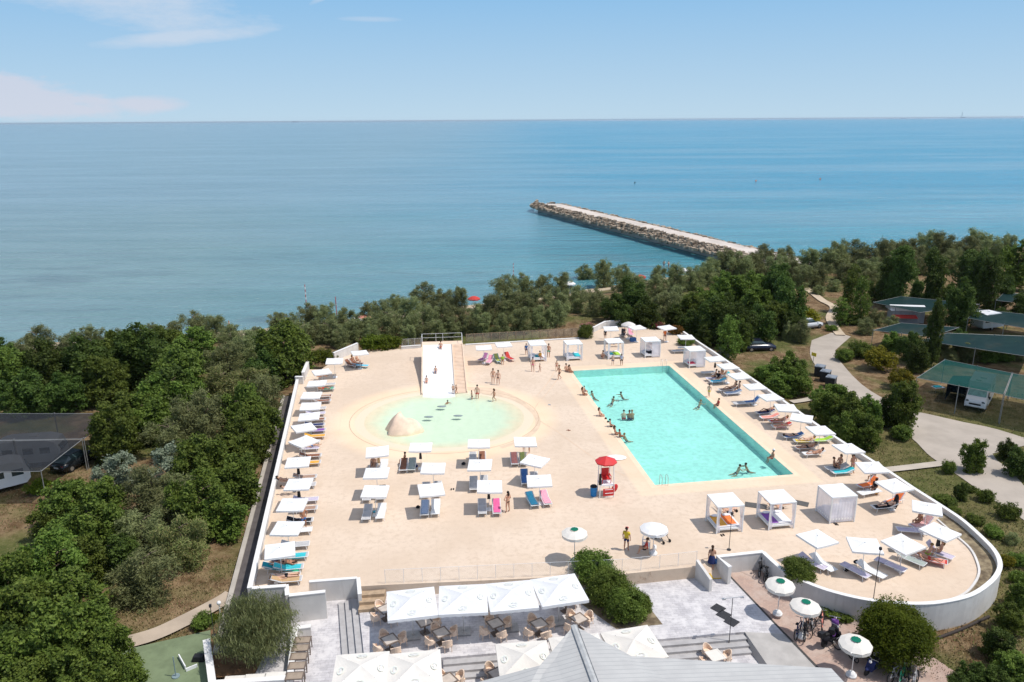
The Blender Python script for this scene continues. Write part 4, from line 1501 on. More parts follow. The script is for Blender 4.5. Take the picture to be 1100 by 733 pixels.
# tufts of dry and green grass on the open ground
q = random.Random(5)
mb = MB()
gmat = [mat('grass_green', (0.105, 0.115, 0.035), 0.9, 0.25, 0.5), mat('grass_dry', (0.27, 0.20, 0.105), 0.9, 0.25, 0.5)]
for (u0, v0, u1, v1, n, mixp) in [(930, 470, 1100, 620, 9000, .3), (985, 420, 1100, 470, 2200, .4), (850, 420, 960, 510, 2200, .5), (120, 600, 262, 700, 5000, .75), (0, 500, 130, 570, 2500, .5), (520, 340, 640, 358, 1800, .85), (860, 300, 960, 360, 2200, .85), (1000, 600, 1100, 733, 4000, .6), (760, 370, 880, 420, 1800, .6)]:
    for _ in range(n):
        p = P(q.uniform(u0, u1), q.uniform(v0, v1), ZG)
        if in_poly(p.x, p.y, road_poly):
            continue
        gz = ground_z(p.x, p.y)
        a, h, w = q.uniform(0, 6.28), q.uniform(.06, .17), q.uniform(.02, .05)
        dx, dy = math.cos(a) * w, math.sin(a) * w
        lx, ly = q.uniform(-.12, .12), q.uniform(-.12, .12)
        mb.add([(p.x - dx, p.y - dy, gz), (p.x + dx, p.y + dy, gz), (p.x + lx, p.y + ly, gz + h)], [(0, 1, 2)], 1 if q.random() < mixp else 0)
struct('grass', mb, gmat, kind='stuff')

# ------------------------------------------------------------------ furniture of the deck
canvas = cloth('canvas_white', (0.86, 0.855, 0.85), 0.02, 0.22)
cream = cloth('canvas_cream', (0.80, 0.75, 0.68), 0.03, 0.15)
plastic = mat('white_plastic', (0.78, 0.77, 0.76), 0.45, 0.04, spec=0.4)
steel = mat('steel', (0.50, 0.50, 0.50), 0.3, 0.05, metal=0.8)
black = mat('black_plastic', (0.018, 0.018, 0.020), 0.5, 0.2)
COLR = dict(grey=(0.45, 0.44, 0.44), lilac=(0.50, 0.45, 0.55), white=(0.72, 0.71, 0.70), red=(0.50, 0.06, 0.05), orange=(0.80, 0.20, 0.06), teal=(0.02, 0.27, 0.32), blue=(0.06, 0.15, 0.36), sky=(0.10, 0.48, 0.66),
            green=(0.05, 0.32, 0.18), pink=(0.74, 0.13, 0.30), purple=(0.22, 0.09, 0.34), yellow=(0.72, 0.52, 0.05), brown=(0.24, 0.11, 0.07), black=(0.02, 0.02, 0.025), navy=(0.03, 0.04, 0.12), lime=(0.35, 0.55, 0.06), tan=(0.50, 0.33, 0.18), turquoise=(0.05, 0.45, 0.50),
            salmon=(0.78, 0.30, 0.24), greygreen=(0.33, 0.37, 0.34), crimson=(0.62, 0.05, 0.10), amber=(0.70, 0.36, 0.07))
FB = {k: cloth('fabric_' + k, c, 0.10) for k, c in COLR.items()}


def stripes(name, a, c, n=9.0):
    m, t, b, N = nodes(name)
    tcn = N('ShaderNodeTexCoord')
    w = N('ShaderNodeTexWave', bands_direction='Y')
    w.inputs['Scale'].default_value = n
    t.links.new(tcn.outputs['Object'], w.inputs[0])
    t.links.new(mixc(t, N, ramp(t, N, w.outputs['Fac'], .45, .55), a, c), b.inputs['Base Color'])
    b.inputs['Roughness'].default_value = .9
    return m


FB['striped red'] = stripes('stripe_red', COLR['red'], (0.7, 0.62, 0.6))
FB['striped blue'] = stripes('stripe_blue', COLR['blue'], (0.6, 0.66, 0.72))
FB['striped purple'] = stripes('stripe_purple', COLR['purple'], (0.55, 0.2, 0.3))
FB['patterned pink'] = stripes('stripe_pink', COLR['pink'], (0.8, 0.5, 0.5), 5)
FB['patterned brown'] = stripes('stripe_brown', COLR['brown'], (0.45, 0.33, 0.25), 6)
FB['striped green'] = stripes('stripe_green', COLR['green'], COLR['yellow'], 6)


def sq_umbrella():
    h, H1 = 0.94, 2.02
    mb = MB()
    n = 6
    # four slightly sagging panels
    cor = [V(-h, -h, H1), V(h, -h, H1), V(h, h, H1), V(-h, h, H1)]
    top = V(0, 0, H1 + .17)
    for i in range(4):
        a, c = cor[i], cor[(i + 1) % 4]
        rows = []
        for j in range(n + 1):
            s = j / n
            row = []
            for k in range(n + 1):
                w = k / n
                e = a + (c - a) * w
                p = e + (top - e) * s
                p.z -= .03 * math.sin(math.pi * s) * math.sin(math.pi * w)
                p.z -= .02 * math.sin(math.pi * w) * (1 - s)
                row.append(p)
            rows.append(row)
        for j in range(n):
            for k in range(n):
                mb.add([rows[j][k], rows[j][k + 1], rows[j + 1][k + 1], rows[j + 1][k]], [(0, 1, 2, 3)])
    can = mb.mesh('canopy', canvas, True)
    mb = MB()
    for i in range(4):
        a, c = cor[i], cor[(i + 1) % 4]
        m_ = (a + c) / 2 - V(0, 0, .02)
        d = V(0, 0, -.13)
        mb.add([a, m_, m_ + d, a + d], [(3, 2, 1, 0)])
        mb.add([m_, c, c + d, m_ + d], [(3, 2, 1, 0)])
    val = mb.mesh('valance', canvas)
    mb = MB().tube((0, 0, 0.02), (0, 0, H1 + .16), .024, .02, 8)
    pole = mb.mesh('pole', plastic, True)
    mb = MB().box((0, 0, .03), (.5, .5, .06)).tube((0, 0, .06), (0, 0, .32), .035, .03, 8)
    base = mb.mesh('base', plastic)
    rib = MB()
    for q in cor:
        rib.tube((0, 0, H1 + .13), q + V(0, 0, -.02), .011, .008, 5)
        rib.tube((0, 0, H1 - .35), q * .5 + V(0, 0, H1 * .5 + .08), .009, .009, 5)
    ribs = rib.mesh('rib_frame', steel)
    fin = MB().ball((0, 0, H1 + .20), .04, 8, 5).mesh('finial', plastic, True)
    return ('square_umbrella', 'umbrella', [('canopy', can, None), ('valance', val, 'canopy'), ('finial', fin, 'canopy'), ('pole', pole, None), ('rib_frame', ribs, None), ('base', base, None)])


UMB = sq_umbrella()


def round_umbrella(r=1.35, H1=1.95, rise=.45, colm=cream, topm=None, n=10, fringe=True):
    mb = MB()
    ring0 = []
    for j, (k, zz) in enumerate(((1, 0), (.66, rise * .5), (.28, rise * .86))):
        ring0.append([V(r * k * math.cos(2 * math.pi * i / n), r * k * math.sin(2 * math.pi * i / n), H1 + zz) for i in range(n)])
    for j in range(2):
        for i in range(n):
            k = (i + 1) % n
            mb.add([ring0[j][i], ring0[j][k], ring0[j + 1][k], ring0[j + 1][i]], [(0, 1, 2, 3)])
    if topm is None:
        mb.add(ring0[2] + [V(0, 0, H1 + rise)], [(i, (i + 1) % n, n) for i in range(n)])
    can = mb.mesh('canopy', colm)
    mb = MB()
    for i in range(n):
        a, c = ring0[0][i], ring0[0][(i + 1) % n]
        d = V(0, 0, -.16)
        m_ = (a + c) / 2 + V(0, 0, -.03)
        mb.add([a, m_, m_ + d * 1.15, a + d], [(3, 2, 1, 0)])
        mb.add([m_, c, c + d, m_ + d * 1.15], [(3, 2, 1, 0)])
    val = mb.mesh('valance', colm)
    parts = [('canopy', can, None), ('valance', val, 'canopy')]
    if topm is not None:
        mb = MB()
        vs = []
        for i in range(n * 2):
            k = 1.10 if i % 2 == 0 else 1.0
            a = math.pi * i / n
            vs.append(V(r * .28 * k * math.cos(a), r * .28 * k * math.sin(a), H1 + rise * .86 + .05))
        mb.add(vs + [V(0, 0, H1 + rise + .06)], [(i, (i + 1) % (n * 2), n * 2) for i in range(n * 2)])
        parts.append(('vent_cap', mb.mesh('vent_cap', topm), 'canopy'))
    parts.append(('pole', MB().tube((0, 0, .05), (0, 0, H1 + rise), .028, .024, 8).mesh('pole', plastic, True), None))
    parts.append(('base', MB().tube((0, 0, 0), (0, 0, .12), .30, .28, 14).ball((0, 0, .12), .24, 12, 5, (1, 1, .7), z0=0).mesh('base', mat('base_white', (0.72, 0.71, 0.70), .8), True), None))
    rb = MB()
    for q in ring0[0][::2]:
        rb.tube((0, 0, H1 + rise - .04), q, .010, .008, 5)
    parts.append(('rib_frame', rb.mesh('rib_frame', steel), None))
    return ('round_umbrella', 'umbrella', parts)


RU_GREEN = round_umbrella(.88, 2.12, .30, cream, cloth('cap_green', (0.010, 0.150, 0.095)))
RU_WHITE = round_umbrella(.96, 1.9, .32, canvas)
RU_BEIGE = round_umbrella(.98, 2.0, .42, cloth('canvas_beige', (0.62, 0.58, 0.54)))

row_L = [(385.9, 378.1, 20), (358.6, 386.7, 8), (345.5, 398.6, 25), (340.8, 410.8, 6), (334, 423.5, 4), (333, 435, 8), (332.6, 446.2, 10), (325.5, 458.3, 30), (326.5, 472.8, 50), (320, 495, 8), (320.5, 518.7, 3), (313.6, 540.6, 2), (308, 566, 0), (300, 590, 16)]
row_M = [[(406.3, 483.3, 8), (404.3, 506.8, 3), (402.2, 526.3, 1)], [(451.4, 479.2, 2), (464.7, 501.3, 1), (462.6, 524.2, 12)], [(514, 475.2, 2), (516.3, 497.5, -2), (524.9, 520.6, 2)], [(563.5, 472.9, 3), (573.8, 493.4, -26), (579.9, 514.7, 1)]]
row_R = [(736.9, 361.1, 3), (768.4, 384.6, 8), (782.3, 392.4, 12), (794.6, 402.7, 15), (812, 414.3, 6), (828.8, 425.6, 10), (844.3, 436.8, -5), (861.1, 447.7, -25), (881, 461, 7), (911, 480.5, 12), (937.3, 500.4, -1), (960.8, 519.9, 16), (996.5, 544.4, -26)]
row_T = [(877.5, 577, 24), (930, 584.3, -11), (971, 582.3, 25), (1009, 569.6, -57)]
row_F = [(519.5, 372.6, 5), (541, 369.5, 10), (656.4, 351.9, 0), (684.3, 350.9, 18), (716.8, 350.9, 20)]
UPH = []                     # (position, phrase)


def put_umbrella(u, v, a, phrase, group, proto=UMB, z=2.12, zg=0.0):
    p = P(u, v, z + zg)
    p.z = zg
    UPH.append((p, phrase))
    k = 'white square umbrella' if proto is UMB else 'round umbrella'
    tl = random.Random(len(UPH))
    r = inst(proto, p, R(a) + (0 if proto is UMB else .3), f'{k}, {phrase}' if proto is UMB else phrase, group)
    r.rotation_euler = (R(tl.uniform(-2.2, 2.2)), R(tl.uniform(-2.2, 2.2)), r.rotation_euler[2])
    return r


for i, (u, v, a) in enumerate(row_L):
    put_umbrella(u, v, a, f'{ordw(i + 1)} from the sea along the asphalt-strip wall', 'square umbrellas on the pool deck')
bl = ['second bed of umbrellas']
for i, colm in enumerate(row_M):
    for j, (u, v, a) in enumerate(colm):
        line = ('splash-pool line', 'middle line', 'patio-side line')[j]
        put_umbrella(u, v, a, f'{ordw(4 - i)} from the tower in the {line}', 'square umbrellas on the pool deck')
for i, (u, v, a) in enumerate(row_R):
    put_umbrella(u, v, a, f'{ordw(i + 1)} from the sea along the road-side wall', 'square umbrellas on the pool deck')
for i, (u, v, a) in enumerate(row_T):
    put_umbrella(u, v, a, f'{ordw(i + 1)} from the round bush on the curved terrace', 'square umbrellas on the pool deck')
for (u, v, a), ph in zip(row_F, ('first beside the slide at the fence', 'second beside the slide at the fence', 'beside the white wall at the seaward edge', 'beside the beige round umbrella', 'between the red and orange flowering bushes')):
    put_umbrella(u, v, a, ph, 'square umbrellas on the pool deck')
put_umbrella(675.5, 346, 0, 'beige round umbrella standing against the dark seaward trees', 'round umbrellas', RU_BEIGE, 2.4)
put_umbrella(617.8, 570, 0, 'cream round umbrella with a green cap on the deck near the hedge', 'round umbrellas', RU_GREEN, 2.32)
put_umbrella(702.9, 565.5, 0, 'white round umbrella shading the lifeguard chair', 'round umbrellas', RU_WHITE, 2.1)
for (u, v, zg), ph in zip([(838.8, 624.5, -.9), (864.5, 648, -1.05), (919.5, 687.5, -1.3)], ['cream round umbrella with a green cap nearest the bicycles in the wall corner', 'cream round umbrella with a green cap between the wall corner and the scooter', 'cream round umbrella with a green cap beside the large domed bush']):
    put_umbrella(u, v, 0, ph, 'round umbrellas', RU_GREEN, 2.32, zg)

# sun loungers


def lounger(ang):
    L0, L1, hx, w, z = -.95, .95, .28, .62, .33
    ca, sa = math.cos(R(ang)), math.sin(R(ang))
    ex = hx + .70 * ca
    ez = z + .70 * sa
    fr = MB()
    for s in (-1, 1):
        fr.tube((L0, s * w / 2, z), (hx + .45, s * w / 2, z), .022, .022, 6)
        fr.tube((hx, s * w / 2, z), (ex, s * w / 2, ez), .022, .022, 6)
    for x, zz in ((L0, z), (hx, z), (hx + .45, z), (ex, ez)):
        fr.tube((x, -w / 2, zz), (x, w / 2, zz), .02, .02, 6)
    parts = [('frame', fr.mesh('frame', plastic), None)]
    for x in (-.72, .55):
        for s in (-1, 1):
            k = 0.06 if x < 0 else -.06
            parts.append((f'leg{len(parts)}', MB().tube((x, s * w / 2, z), (x - k, s * w / 2, 0), .022, .02, 6).mesh('leg', plastic), None))
    st = MB()
    n = 6
    for i in range(n):
        a, c = L0 + .03 + (hx - L0 - .03) * i / n, L0 + .03 + (hx - L0 - .03) * (i + 1) / n
        za, zc_ = z + .012 - .03 * math.sin(math.pi * i / n), z + .012 - .03 * math.sin(math.pi * (i + 1) / n)
        st.add([(a, -w / 2 + .03, za), (c, -w / 2 + .03, zc_), (c, w / 2 - .03, zc_), (a, w / 2 - .03, za)], [(0, 1, 2, 3)])
        st.add([(a, -w / 2 + .03, za - .012), (c, -w / 2 + .03, zc_ - .012), (c, w / 2 - .03, zc_ - .012), (a, w / 2 - .03, za - .012)], [(3, 2, 1, 0)])
    parts.append(('seat', st.mesh('seat', FB['grey']), None))
    bk_ = MB()
    d = V(ca, 0, sa)
    nn_ = V(-sa, 0, ca)
    c0 = V(hx, 0, z + .012)
    bk_.box(c0 + d * .36, (.68, w - .06, .02), M=Matrix((d, V(0, 1, 0), nn_)).transposed())
    parts.append(('backrest', bk_.mesh('backrest', FB['grey']), None))
    return ('sun_lounger', 'sun lounger', parts)


def lounger_fix(pr):
    """legs share one part name"""
    return pr


LNG = {a: lounger(a) for a in (0, 22, 48)}


def towel_mesh(ang, x0=-.80, w=.58, seed=0):
    q = random.Random(seed)
    hx, z = .28, .362
    ca, sa = math.cos(R(ang)), math.sin(R(ang))
    prof = []
    for i in range(9):
        x = x0 + (hx - x0) * i / 8
        prof.append(V(x, 0, z - .012 * math.sin(math.pi * (x + .95) / 1.23)))
    for i in range(1, 6):
        prof.append(V(hx + .135 * i * ca, 0, z + .135 * i * sa) + V(-sa, 0, ca) * .012)
    prof.append(prof[-1] + V(.05, 0, -.12))
    rows = []
    for p in prof:
        row = []
        for j in range(-4, 5):
            y = j / 4 * w / 2 * (1.12 if abs(j) == 4 else 1)
            dz = -.10 if abs(j) == 4 else q.uniform(-.004, .012)
            row.append(p + V(q.uniform(-.015, .015), y, dz))
        rows.append(row)
    mb = MB()
    for a, c in zip(rows[:-1], rows[1:]):
        for j in range(8):
            mb.add([a[j], a[j + 1], c[j + 1], c[j]], [(3, 2, 1, 0)])
    return mb.mesh('towel', FB['teal'], True)


TWL = {(a, k): towel_mesh(a, (-.80, -.25)[k], seed=a + k) for a in (0, 22, 48) for k in (0, 1)}
DIRW = {}


def near_phrase(p):
    return min(UPH, key=lambda q: (q[0] - p).length)


LNGS = []


def put_lounger(u, v, head, fabric, ang, towel=None, z=0.35, long_=0, world=None):
    p = world or P(u, v, z)
    p = V(p.x, p.y, 0)
    ov = {'seat': FB[fabric], 'backrest': FB[fabric]}
    parts = [(q[0], q[1], q[2]) for q in LNG[ang][2]]
    r = thing('sun_lounger', p, R(head), None, 'sun lounger', 'sun loungers on the pool deck')
    for part, me, _ in parts:
        nm = 'leg' if part.startswith('leg') else part
        o = link(nm, me, r)
        if part in ov:
            o.material_slots[0].link = 'OBJECT'
            o.material_slots[0].material = ov[part]
    t_ = None
    if towel:
        t_ = single(('towel', 'towel', TWL[(ang, long_)]), p, R(head), None, 'towels on the loungers', 1, FB[towel])
    LNGS.append((p, fabric, ang, towel, r, t_))
    return r


HL, HR = 188.6, 8.6
# pairs under the umbrellas along the asphalt-strip wall (head to the wall)
pairL = {2: (('grey', 22, None), ('grey', 22, 'green')), 3: (('brown', 22, 'patterned brown'), ('grey', 22, 'brown')), 4: (('grey', 22, None), ('lilac', 22, None)), 5: (('grey', 22, 'brown'), ('grey', 22, 'navy')), 6: (('grey', 22, 'purple'), ('amber', 22, 'amber')), 7: (('grey', 22, None), ('lilac', 22, None)),
         8: (('grey', 22, 'brown'), ('grey', 22, 'amber')), 9: (('grey', 22, 'patterned brown'), ('grey', 0, None)), 10: (('lilac', 22, None), ('grey', 22, 'patterned brown')), 11: (('grey', 22, 'black'), ('white', 22, None)), 12: (('grey', 22, None), ('grey', 22, 'turquoise')), 13: (('grey', 22, 'turquoise'), ('grey', 22, 'tan'))}
for i, ((f1, a1, t1), (f2, a2, t2)) in pairL.items():
    bp_ = UPH[i][0]
    put_lounger(0, 0, HL, f1, a1, t1, world=bp_ + EX * .35 + EY * .72)
    put_lounger(0, 0, HL, f2, a2, t2, world=bp_ + EX * .40 - EY * .72)
for u, v, h, f, a, tw in [(298, 608, HL, 'grey', 22, 'teal'), (306, 618, HL, 'brown', 0, 'tan'), (377, 391.5, 150, 'brown', 48, 'brown'), (382.5, 390, 165, 'brown', 48, 'brown'), (387.5, 392.2, 170, 'sky', 0, None)]:
    put_lounger(u, v, h, f, a, tw)
# the block in the middle (head towards the sea)
HM = 93
for u, v, h, f, a, tw in [(394.5, 551, HM, 'grey', 22, None), (409.3, 550, HM, 'white', 22, None), (395, 531, HM, 'grey', 22, None), (410, 530, HM, 'grey', 22, 'black'), (401, 501, HM, 'grey', 22, 'patterned brown'), (412, 501, HM, 'white', 22, None),
                          (433.5, 500, HM, 'grey', 22, 'brown'), (442.5, 499.5, HM, 'greygreen', 22, 'greygreen'), (457.5, 526.5, HM, 'grey', 22, None), (470, 525.5, HM, 'grey', 22, None), (456.3, 546.5, HM, 'grey', 22, 'striped blue'), (468, 545.5, HM, 'white', 22, None),
                          (508, 493, HM, 'grey', 22, None), (518, 492.5, HM, 'grey', 22, 'brown'), (508.8, 520, HM, 'grey', 22, 'grey'), (520, 519, HM, 'grey', 22, None), (518, 545, HM, 'grey', 22, None), (533.5, 545, HM, 'grey', 22, 'pink'),
                          (552.5, 493.5, HM, 'grey', 22, 'salmon'), (562, 493.5, HM, 'grey', 22, 'striped green'), (563.5, 514, HM, 'grey', 48, 'blue'), (574, 515, HM, 'grey', 22, None), (571.5, 537, HM + 12, 'grey', 22, 'sky'), (586, 535.5, HM + 8, 'grey', 22, 'patterned pink')]:
    put_lounger(u, v, h, f, a, tw)
# road-side wall (head to the wall)
for u, v, h, f, a, tw in [(730, 376.5, 8, 'grey', 0, None), (736, 373, 8, 'grey', 0, None), (762, 399.5, 8, 'grey', 0, None), (775, 402.5, 8, 'grey', 22, 'turquoise'), (771, 409, 8, 'grey', 22, 'sky'), (767, 406, 8, 'lilac', 22, None), (781, 418, 10, 'grey', 22, 'patterned brown'), (787, 421.5, 10, 'grey', 22, 'striped blue'), (797.5, 432.5, 8, 'grey', 0, None), (808, 431, 14, 'white', 48, 'blue'),
                          (822, 442.5, 10, 'grey', 22, 'navy'), (826.5, 447.5, 8, 'white', 22, 'salmon'), (836, 451.5, 8, 'grey', 22, 'red'), (839.5, 457, 8, 'white', 22, 'red'), (852, 468, 6, 'white', 22, 'blue'), (864, 473, 0, 'grey', 22, 'yellow'), (866, 480, 8, 'brown', 22, 'patterned brown'), (874, 486.5, 8, 'white', 22, None), (883, 472, 4, 'grey', 22, 'lime'),
                          (905, 506, 8, 'white', 22, 'turquoise'), (899, 502, 8, 'grey', 22, None), (932.5, 520, 20, 'lilac', 48, 'orange'), (934, 528, 18, 'white', 0, None), (950, 543.5, 8, 'white', 22, 'black'), (961, 537, 30, 'lilac', 48, 'orange'),
                          (979, 569, -10, 'lilac', 0, None), (990, 562.5, 20, 'lilac', 48, 'striped red'), (978, 600, 130, 'greygreen', 22, None), (1000.5, 600, 150, 'red', 22, 'salmon'), (1008, 593, 130, 'lilac', 48, None), (957, 606, 130, 'lilac', 0, None), (936, 612.5, 125, 'white', 22, None), (919, 612, 122, 'lilac', 0, None), (884, 605, 115, 'white', 22, None), (873, 604, 130, 'lilac', 22, None)]:
    put_lounger(u, v, h, f, a, tw)
# by the slide and at the seaward edge
for u, v, h, f, a, tw in [(519, 385, 60, 'grey', 48, 'striped purple'), (525.5, 387.5, 75, 'grey', 48, 'patterned pink'), (534.5, 386, 110, 'sky', 48, 'striped green'), (547, 384, 120, 'red', 48, 'red'), (669.5, 358.5, 80, 'brown', 48, 'black'), (677.5, 358, 95, 'white', 48, 'patterned pink')]:
    put_lounger(u, v, h, f, a, tw)
taken = {}


def brief(x):
    x = ' '.join(x.split())
    for a, c in ((' of the umbrella ', ' of umbrella '), ('sun lounger', 'lounger'), (' from the sea along the ', ' from sea at the '), (' from the tower in the ', ' from tower in '), (' the ', ' ')):
        if len(x.split()) <= 16:
            break
        x = x.replace(a, c)
    return x


for p, f, a, tw, r, t_ in LNGS:
    q0, ph = near_phrase(p)
    d = p - q0
    side = 'seaward' if d.y > .25 else ('patio-side' if d.y < -.25 else 'alongside')
    if abs(d.x) > abs(d.y) * 1.3:
        side = 'poolward' if d.x * (1 if q0.x < 0 else -1) > 0 else 'outward'
    ph2 = ph.replace('cream round umbrella with a green cap ', 'green-capped one ').replace('beige round umbrella standing against the dark seaward trees', 'by the dark seaward trees')
    pose = {0: 'flat', 22: 'reclined', 48: 'upright'}[a]
    key = f'{pose} {f} sun lounger {side} of the umbrella {ph2}'.replace('grey-green', 'greygreen')
    n = taken.get(key, 0)
    taken[key] = n + 1
    if n:
        key = key.replace('sun lounger', 'second sun lounger' if n == 1 else 'third sun lounger')
    r['label'] = brief(key)
    if t_:
        t_['label'] = brief(key.replace('second ', '').replace('third ', '').replace('sun lounger', 'lounger').replace(f'{pose} {f} ', f'{tw} towel on {"second " if n else ""}{pose} '))

# gazebo daybeds
gauze = veil('gauze', (0.86, 0.83, 0.88), 0.70)
cushion = cloth('cushion_white', (0.78, 0.76, 0.77), .04)


def gazebo(curt):
    W, Hh = 1.0, 2.05
    parts = []
    for i, (x, y) in enumerate(((-1, -1), (1, -1), (1, 1), (-1, 1))):
        parts.append((f'post{i}', MB().box((x * (W - .04), y * (W - .04), Hh / 2), (.08, .08, Hh)).mesh('post', wp), None))
    mb = MB()
    for s in (-1, 1):
        mb.box((0, s * (W - .04), Hh + .03), (2 * W, .08, .1))
        mb.box((s * (W - .04), 0, Hh + .03), (.08, 2 * W - .162, .098))
    parts.append(('roof_frame', mb.mesh('roof_frame', wp), None))
    mb = MB()
    n = 6
    for i in range(n):
        for j in range(n):
            x0, x1, y0, y1 = [-.93 + 1.86 * k / n for k in (i, i + 1)] + [-.93 + 1.86 * k / n for k in (j, j + 1)]
            z = lambda x, y: Hh + .075 - .05 * (1 - (x / .93) ** 2) * (1 - (y / .93) ** 2)
            mb.add([(x0, y0, z(x0, y0)), (x1, y0, z(x1, y0)), (x1, y1, z(x1, y1)), (x0, y1, z(x0, y1))], [(0, 1, 2, 3)])
    parts.append(('canopy', mb.mesh('canopy', canvas, True), None))
    mb = MB()
    for s in (-1, 1):
        mb.box((0, s * .90, .30), (1.80, .06, .14))
        mb.box((s * .90, 0, .30), (.06, 1.738, .138))
    mb.box((0, 0, .33), (1.72, 1.72, .05))
    parts.append(('bed_frame', mb.mesh('bed_frame', wp), None))
    mb = MB()
    mb.box((0, 0, .42), (1.70, 1.70, .13))
    parts.append(('mattress', mb.mesh('mattress', cloth('mattress_white', (0.70, 0.68, 0.69), .05)), None))
    for s in (-1, 1):
        mb = MB()
        mb.ball((s * .42, .66, .54), .3, 10, 6, (1.0, .55, .28))
        parts.append((f'pillow{s}', mb.mesh('pillow', cushion, True), None))

    def curtain(x0, y0, x1, y1, bunch):
        mb = MB()
        n = 26
        d = V(x1 - x0, y1 - y0, 0)
        nn_ = V(-d.y, d.x, 0).normalized()
        rows = []
        for j in range(7):
            z = Hh - (Hh - .06) * j / 6
            pinch = 1 - .45 * math.exp(-((z - 1.0) / .35) ** 2) if bunch else 1
            row = []
            for i in range(n + 1):
                k = i / n
                kk = k * pinch
                p = V(x0, y0, z) + d * kk + nn_ * .007 * math.sin(i * 1.9 + j * .25)
                row.append(p)
            rows.append(row)
        for a, c in zip(rows[:-1], rows[1:]):
            for i in range(n):
                mb.add([a[i], a[i + 1], c[i + 1], c[i]], [(0, 1, 2, 3)])
        return mb.mesh('curtain', gauze, True)
    k = .91
    if curt == 'closed':
        parts += [('curtain0', curtain(-k, -k - .02, k, -k - .02, False), None), ('curtain1', curtain(-k - .02, -k, -k - .02, k, False), None), ('curtain2', curtain(k + .02, k, k + .02, -k, False), None)]
    elif curt == 'half':
        parts += [('curtain0', curtain(-.1, -k - .02, k, -k - .02, False), None), ('curtain1', curtain(k + .02, k, k + .02, -k, False), None), ('curtain2', curtain(-k, k + .02, k, k + .02, False), None)]
    else:
        e = .22
        for i, (x, y, sx_) in enumerate(((-k, -k, 1), (k, -k, -1), (k, k, -1), (-k, k, 1))):
            parts.append((f'curtain{i}', curtain(x, y + (.02 if y > 0 else -.02), x + sx_ * e, y + (.02 if y > 0 else -.02), True), None))
    return ('gazebo_daybed', 'daybed', parts)


GZ = {k: gazebo(k) for k in ('open', 'closed', 'half')}
GPOS = []


def put_gazebo(u, v, kind, label, rz=DRZ):
    p = P(u, v, 2.12)
    p.z = 0
    r = thing('gazebo_daybed', p, rz, label, 'daybed', 'white daybed gazebos round the pool')
    for part, me, _ in GZ[kind][2]:
        link(part.rstrip('-0123456789'), me, r)
    GPOS.append(p)
    return r


put_gazebo(779.5, 537, 'open', 'white daybed gazebo with two sunbathers on orange towels')
put_gazebo(835, 533.5, 'open', 'white daybed gazebo with a purple towel over its edge')
put_gazebo(899.8, 527, 'closed', 'white daybed gazebo with its curtains drawn shut')
put_gazebo(577, 368.6, 'open', 'white daybed gazebo beside the person wrapped in a yellow towel')
put_gazebo(615.5, 367.6, 'open', 'white daybed gazebo with a turquoise towel hung at its side')
put_gazebo(659.5, 366, 'open', 'white daybed gazebo with a lime green towel on the bed')
put_gazebo(699, 364.5, 'half', 'white daybed gazebo at the far corner of the pool')
put_gazebo(746.5, 374.5, 'half', 'white daybed gazebo with a crimson towel by the road-side wall')


def bed_towel(p, dx, dy, w, l, m, rz, label, z=.487):
    q = random.Random(int(p.x * 100))
    mb = MB()
    n = 6
    g = [[V(-w / 2 + w * i / n, -l / 2 + l * j / n, q.uniform(0, .02)) for i in range(n + 1)] for j in range(n + 1)]
    for j in range(n):
        for i in range(n):
            mb.add([g[j][i], g[j][i + 1], g[j + 1][i + 1], g[j + 1][i]], [(0, 1, 2, 3)])
    o = mb.build('towel', FB[m], None, True)
    o.location = p + EX * dx + EY * dy + V(0, 0, z)
    o.rotation_euler = (0, 0, rz)
    tag(o, label, 'towel', 'towels on the daybeds')


bed_towel(GPOS[0], -.45, 0, .75, 1.5, 'amber', DRZ, 'amber towel under the first sunbather on the daybed')
bed_towel(GPOS[0], .35, .1, .7, 1.45, 'orange', DRZ, 'orange towel under the second sunbather on the daybed')
bed_towel(GPOS[1], -.5, -.1, .7, 1.5, 'purple', DRZ, 'purple towel on the daybed of the open gazebo')
bed_towel(GPOS[4], .45, -.1, .8, 1.5, 'turquoise', DRZ, 'turquoise towel on the daybed at the seaward edge')
bed_towel(GPOS[5], .3, -.2, .8, 1.3, 'lime', DRZ, 'lime green towel on the daybed near the pool end')
bed_towel(GPOS[5], -.4, -.2, .6, 1.0, 'turquoise', DRZ, 'turquoise towel next to the lime green towel')
bed_towel(GPOS[7], -.5, -.4, .8, .9, 'crimson', DRZ, 'crimson towel on the daybed by the road-side wall')
bed_towel(GPOS[3], .1, -.2, .8, 1.0, 'teal', DRZ, 'teal towel on the daybed beside the fence')
bed_towel(GPOS[6], 0, -.2, 1.0, 1.2, 'black', DRZ, 'black towel on the daybed at the far pool corner')

# ------------------------------------------------------------------ water slide
S0, S1 = P(452.5, 424, 0), P(486, 423, 0)
sdir = (P(453, 371, 2.1) - S0)
sdir.z = 0
sl = sdir.length
sdir = sdir.normalized()
sx_ = V(sdir.y, -sdir.x, 0)
r = thing('water_slide', S0, math.atan2(sx_.y, sx_.x), 'wide white water slide with peach steps running into the splash pool', 'slide')
WS, ST, HT = 3.75, 1.25, 2.1
LS = sl


def sz(y):
    k = max(0, min(1, y / LS))
    return 0.02 + (HT - .02) * (0.12 * k + 0.88 * k ** 1.35) * (1 if y > 0 else 1)


